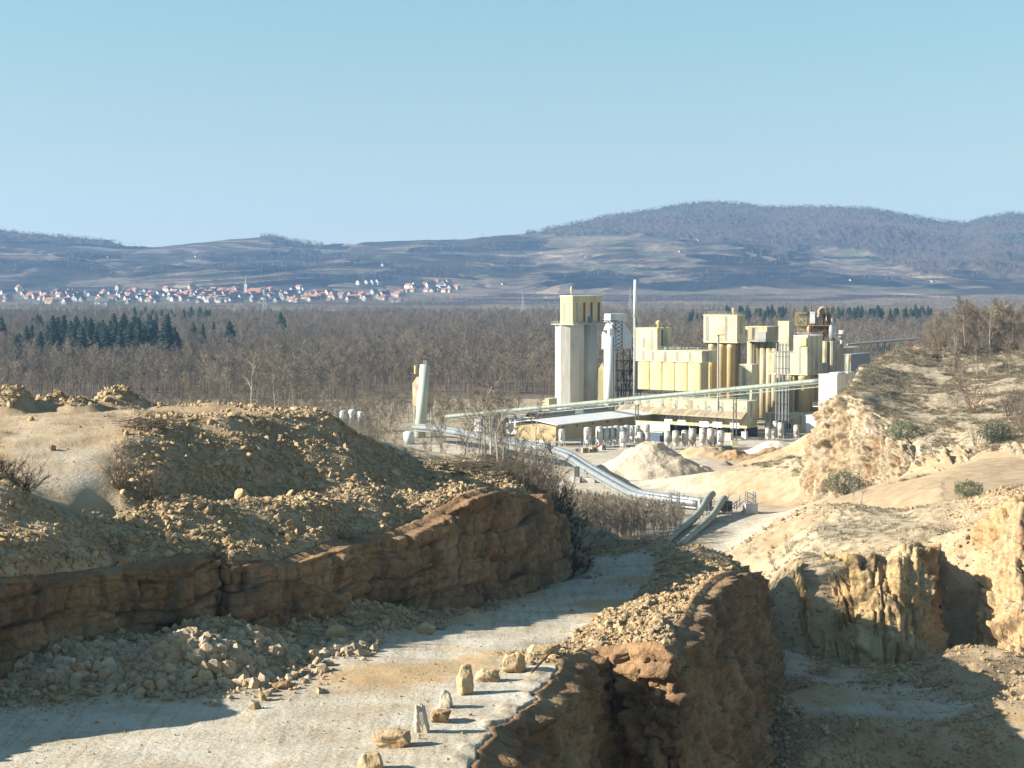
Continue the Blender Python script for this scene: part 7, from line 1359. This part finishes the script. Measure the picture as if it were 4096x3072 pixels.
# ---------------------------------------------------------------- the spur: trees on top, scrub on the slope
row(40, lambda: ru(1990, 2290), lambda u: ru(560, 590), lambda u: ru(3.5, 6), SBm, 5, 'bare_shrub', 'brown leafless scrub at the feet of the spur grove', 'shrub', 'scrub under the spur grove', ('stems', 'twigs'), 1.3)
row(62, lambda: ru(2000, 2290), lambda u: ru(560, 612), lambda u: 7+6*min(1, (u-1990)/90)+ru(-3, 2.5), TGm, 13, 'bare_tree', 'leafless grey-brown tree in the grove on top of the spur', 'tree', 'leafless grove on the spur')
row(12, lambda: ru(1890, 2010), lambda u: ru(572, 590), lambda u: ru(2.5, 4.5), SBr, 5, 'bare_shrub', 'reddish leafless bush on the spur near the green gate', 'shrub', 'reddish bushes by the gate', ('stems', 'twigs'), 1.2)
row(16, lambda: ru(2060, 2260), lambda u: ru(505, 545), lambda u: ru(6, 10), TGm, 13, 'bare_tree', 'slender leafless tree standing on the upper grassy slope', 'tree', 'trees on the upper slope', w_=.9)
row(14, lambda: ru(2110, 2260), lambda u: ru(452, 480), lambda u: ru(5, 8.5), SBm, 5, 'bare_shrub', 'tall leafless shrub at the right edge, below the grassy slope', 'shrub', 'tall shrubs at the right edge', ('stems', 'twigs'), 1.3)
for (z, x, y, d, h, bank, l, nm) in [('F', 660, 1330, 468, 6.0, LF, 'large greenish bush at the foot of the ochre cliff', 'evergreen_bush'), ('F', 610, 1390, 464, 4.5, SBm, 'grey leafless bush beside the greenish one under the cliff', 'bare_shrub'), ('F', 1060, 1150, 474, 5.0, LF, 'greenish bush on the ledge where cliff and slope meet', 'evergreen_bush'), ('F', 1030, 930, 482, 3.5, SBm, 'brown bush on the slope above the ledge', 'bare_shrub'), ('F', 860, 800, 500, 2.5, SBm, 'small brown bush at the upper rim of the cliff', 'bare_shrub'),
                                  ('F', 1710, 1170, 450, 5.0, LF, 'green bush at the foot of the tall right-edge shrubs', 'evergreen_bush'), ('F', 1450, 850, 488, 9.0, TGm, 'lone slim tree in the middle of the grassy slope', 'bare_tree'), ('F', 1560, 880, 485, 7.5, SBr, 'reddish tall shrub on the grassy slope', 'bare_shrub'), ('F', 1470, 960, 475, 5.0, TBm, 'small tree lower on the grassy slope', 'bare_tree'),
                                  ('E', 1905, 165, 258, 2.4, LF, 'dark green bush on the ledge left of the far right cliff', 'evergreen_bush'), ('E', 1265, 130, 268, 4.2, TBm, 'thin leafless sapling on the middle ledge', 'bare_tree'), ('E', 1310, 132, 268, 4.6, TBm, 'second thin sapling close by on the middle ledge', 'bare_tree'), ('E', 1765, 190, 262, 3.2, TBm, 'thin sapling near the right end of the ledge', 'bare_tree'), ('E', 1310, 265, 250, 3.5, TBm, 'spindly sapling on the brown slope below the ledge', 'bare_tree'), ('E', 1205, 275, 250, 2.8, TBm, 'short spindly sapling on the brown slope', 'bare_tree'), ('E', 1105, 400, 238, 4.2, TBm, 'forked sapling just above the pit cliff', 'bare_tree'),
                                  ('E', 720, 360, 300, 2.6, SBm, 'round dry bush on the sandy slope beside the road', 'bare_shrub'), ('E', 640, 420, 300, 2.2, SBm, 'dry bush lower on the sandy slope', 'bare_shrub'), ('E', 930, 265, 300, 1.4, LF, 'small bright green broom bush on the sandy slope', 'evergreen_bush'), ('E', 888, 228, 310, 1.3, LF, 'tiny green bush above the broom', 'evergreen_bush'), ('E', 855, 340, 275, 2.0, SBm, 'grey bush on the sandy slope under the ledge', 'bare_shrub'), ('E', 900, 430, 250, 2.8, SBm, 'greyish bush near the top of the pit cliff', 'bare_shrub'), ('E', 810, 520, 242, 3.6, TBm, 'pale leafless sapling left of the pit cliff', 'bare_tree'), ('E', 780, 640, 228, 3.2, SBm, 'pale dry shrub leaning over the left end of the pit cliff', 'bare_shrub'), ('E', 770, 720, 222, 3.0, SBd, 'dark shrub in the corner between pit cliff and promontory', 'bare_shrub'), ('E', 690, 480, 262, 2.0, SBm, 'dry bush above the promontory corner', 'bare_shrub'), ('6', 1240, 1190, 214, 1.6, SBm, 'small bush on the ridge in front of the green pipe conveyors', 'bare_shrub')]:
    q = P(z, x, y, d); h0 = 13 if bank is TGm else 9 if bank is TBm else 2.0 if bank is LF else 5
    plant(nm, bank[rng.randrange(len(bank))], q.x, q.y, h/h0, l, 'tree' if bank in (TBm, TGm) else 'shrub', None, 1.25 if bank not in (TBm, TGm) else 1.0, parts=('trunk', 'crown') if bank in (TBm, TGm) else ('stems', 'leaves') if bank is LF else ('stems', 'twigs'))
# dry grass and low scrub wherever the ground is overgrown
M_STRAW = mat('straw', (.30, .25, .17), (.46, .39, .27), .3, rough=.95, obr=.3, spec=.05)
def tufts(name, n, x0, x1, y0, y1, s0, s1, seed, thr=.45):
    r = np.random.RandomState(seed); x = r.uniform(x0, x1, n*3); y = r.uniform(y0, y1, n*3); z, a = height(x, y); k = (a[..., 2]+.5*fbm(x/7, y/7, 0, 3, seed) > thr) & (np.abs(x) < y*.3) & (z > 3); x, y, z = x[k][:n], y[k][:n], z[k][:n]; n = len(x); s = r.uniform(s0, s1, n)
    scatter(name, [unlinked('t', joined(*shrub_parts(760+i+seed, 9, .05, .7, 1.0, 1.0), 'tuft', M_STRAW, M_STRAW), None) for i in range(4)], np.stack([x, y, z], 1), np.c_[r.normal(0, .1, (n, 2)), r.uniform(0, 6.28, n)], np.stack([s*1.3, s*1.3, s], 1), r.randint(0, 4, n))
tufts('dry_grass', 12000, 60, 190, 440, 620, .4, 1.2, 5, .62); tufts('low_scrub', 2500, -60, 75, 130, 330, .25, .8, 6)
# heaps of cut branches
for (z, x, y, d, w_, l) in [('A', 910, 410, 166.5, 2.6, 'grey pile of cut branches on the edge of the dump plateau'), ('B', 1050, 270, 190, 4.0, 'long pile of brown cut branches right of the dark hollow')]:
    q = P(z, x, y, d); mb = MB(); rnd = random.Random(8)
    for i in range(260): a = Vector((rnd.gauss(0, w_*.4), rnd.gauss(0, w_*.22), rnd.uniform(.1, .9))); b = a+Vector((rnd.gauss(0, 1)*w_*.3+w_*.25, rnd.gauss(0, .3), rnd.gauss(.05, .2))); mb.tube(a, b, .035, .015, 3, False)
    o = mb.build('branch_pile', M_TW2); o.location = (q.x, q.y, hz(q.x, q.y)); tag(o, l, 'branch pile')
# ================================================================ the air
mh = bpy.data.materials.new('haze_air'); mh.use_nodes = True; t = mh.node_tree; t.nodes.clear()
ou = t.nodes.new('ShaderNodeOutputMaterial'); pv = t.nodes.new('ShaderNodeVolumePrincipled'); pv.inputs['Color'].default_value = (.33, .57, 1.0, 1); pv.inputs['Density'].default_value = 0.000056; pv.inputs['Anisotropy'].default_value = 0.1
t.links.new(pv.outputs[0], ou.inputs['Volume'])
mb = MB(); mb.box(-7000, 7000, -300, 11500, -4, 460)
hz_ = mb.build('haze', mh); hz_['kind'] = 'stuff'
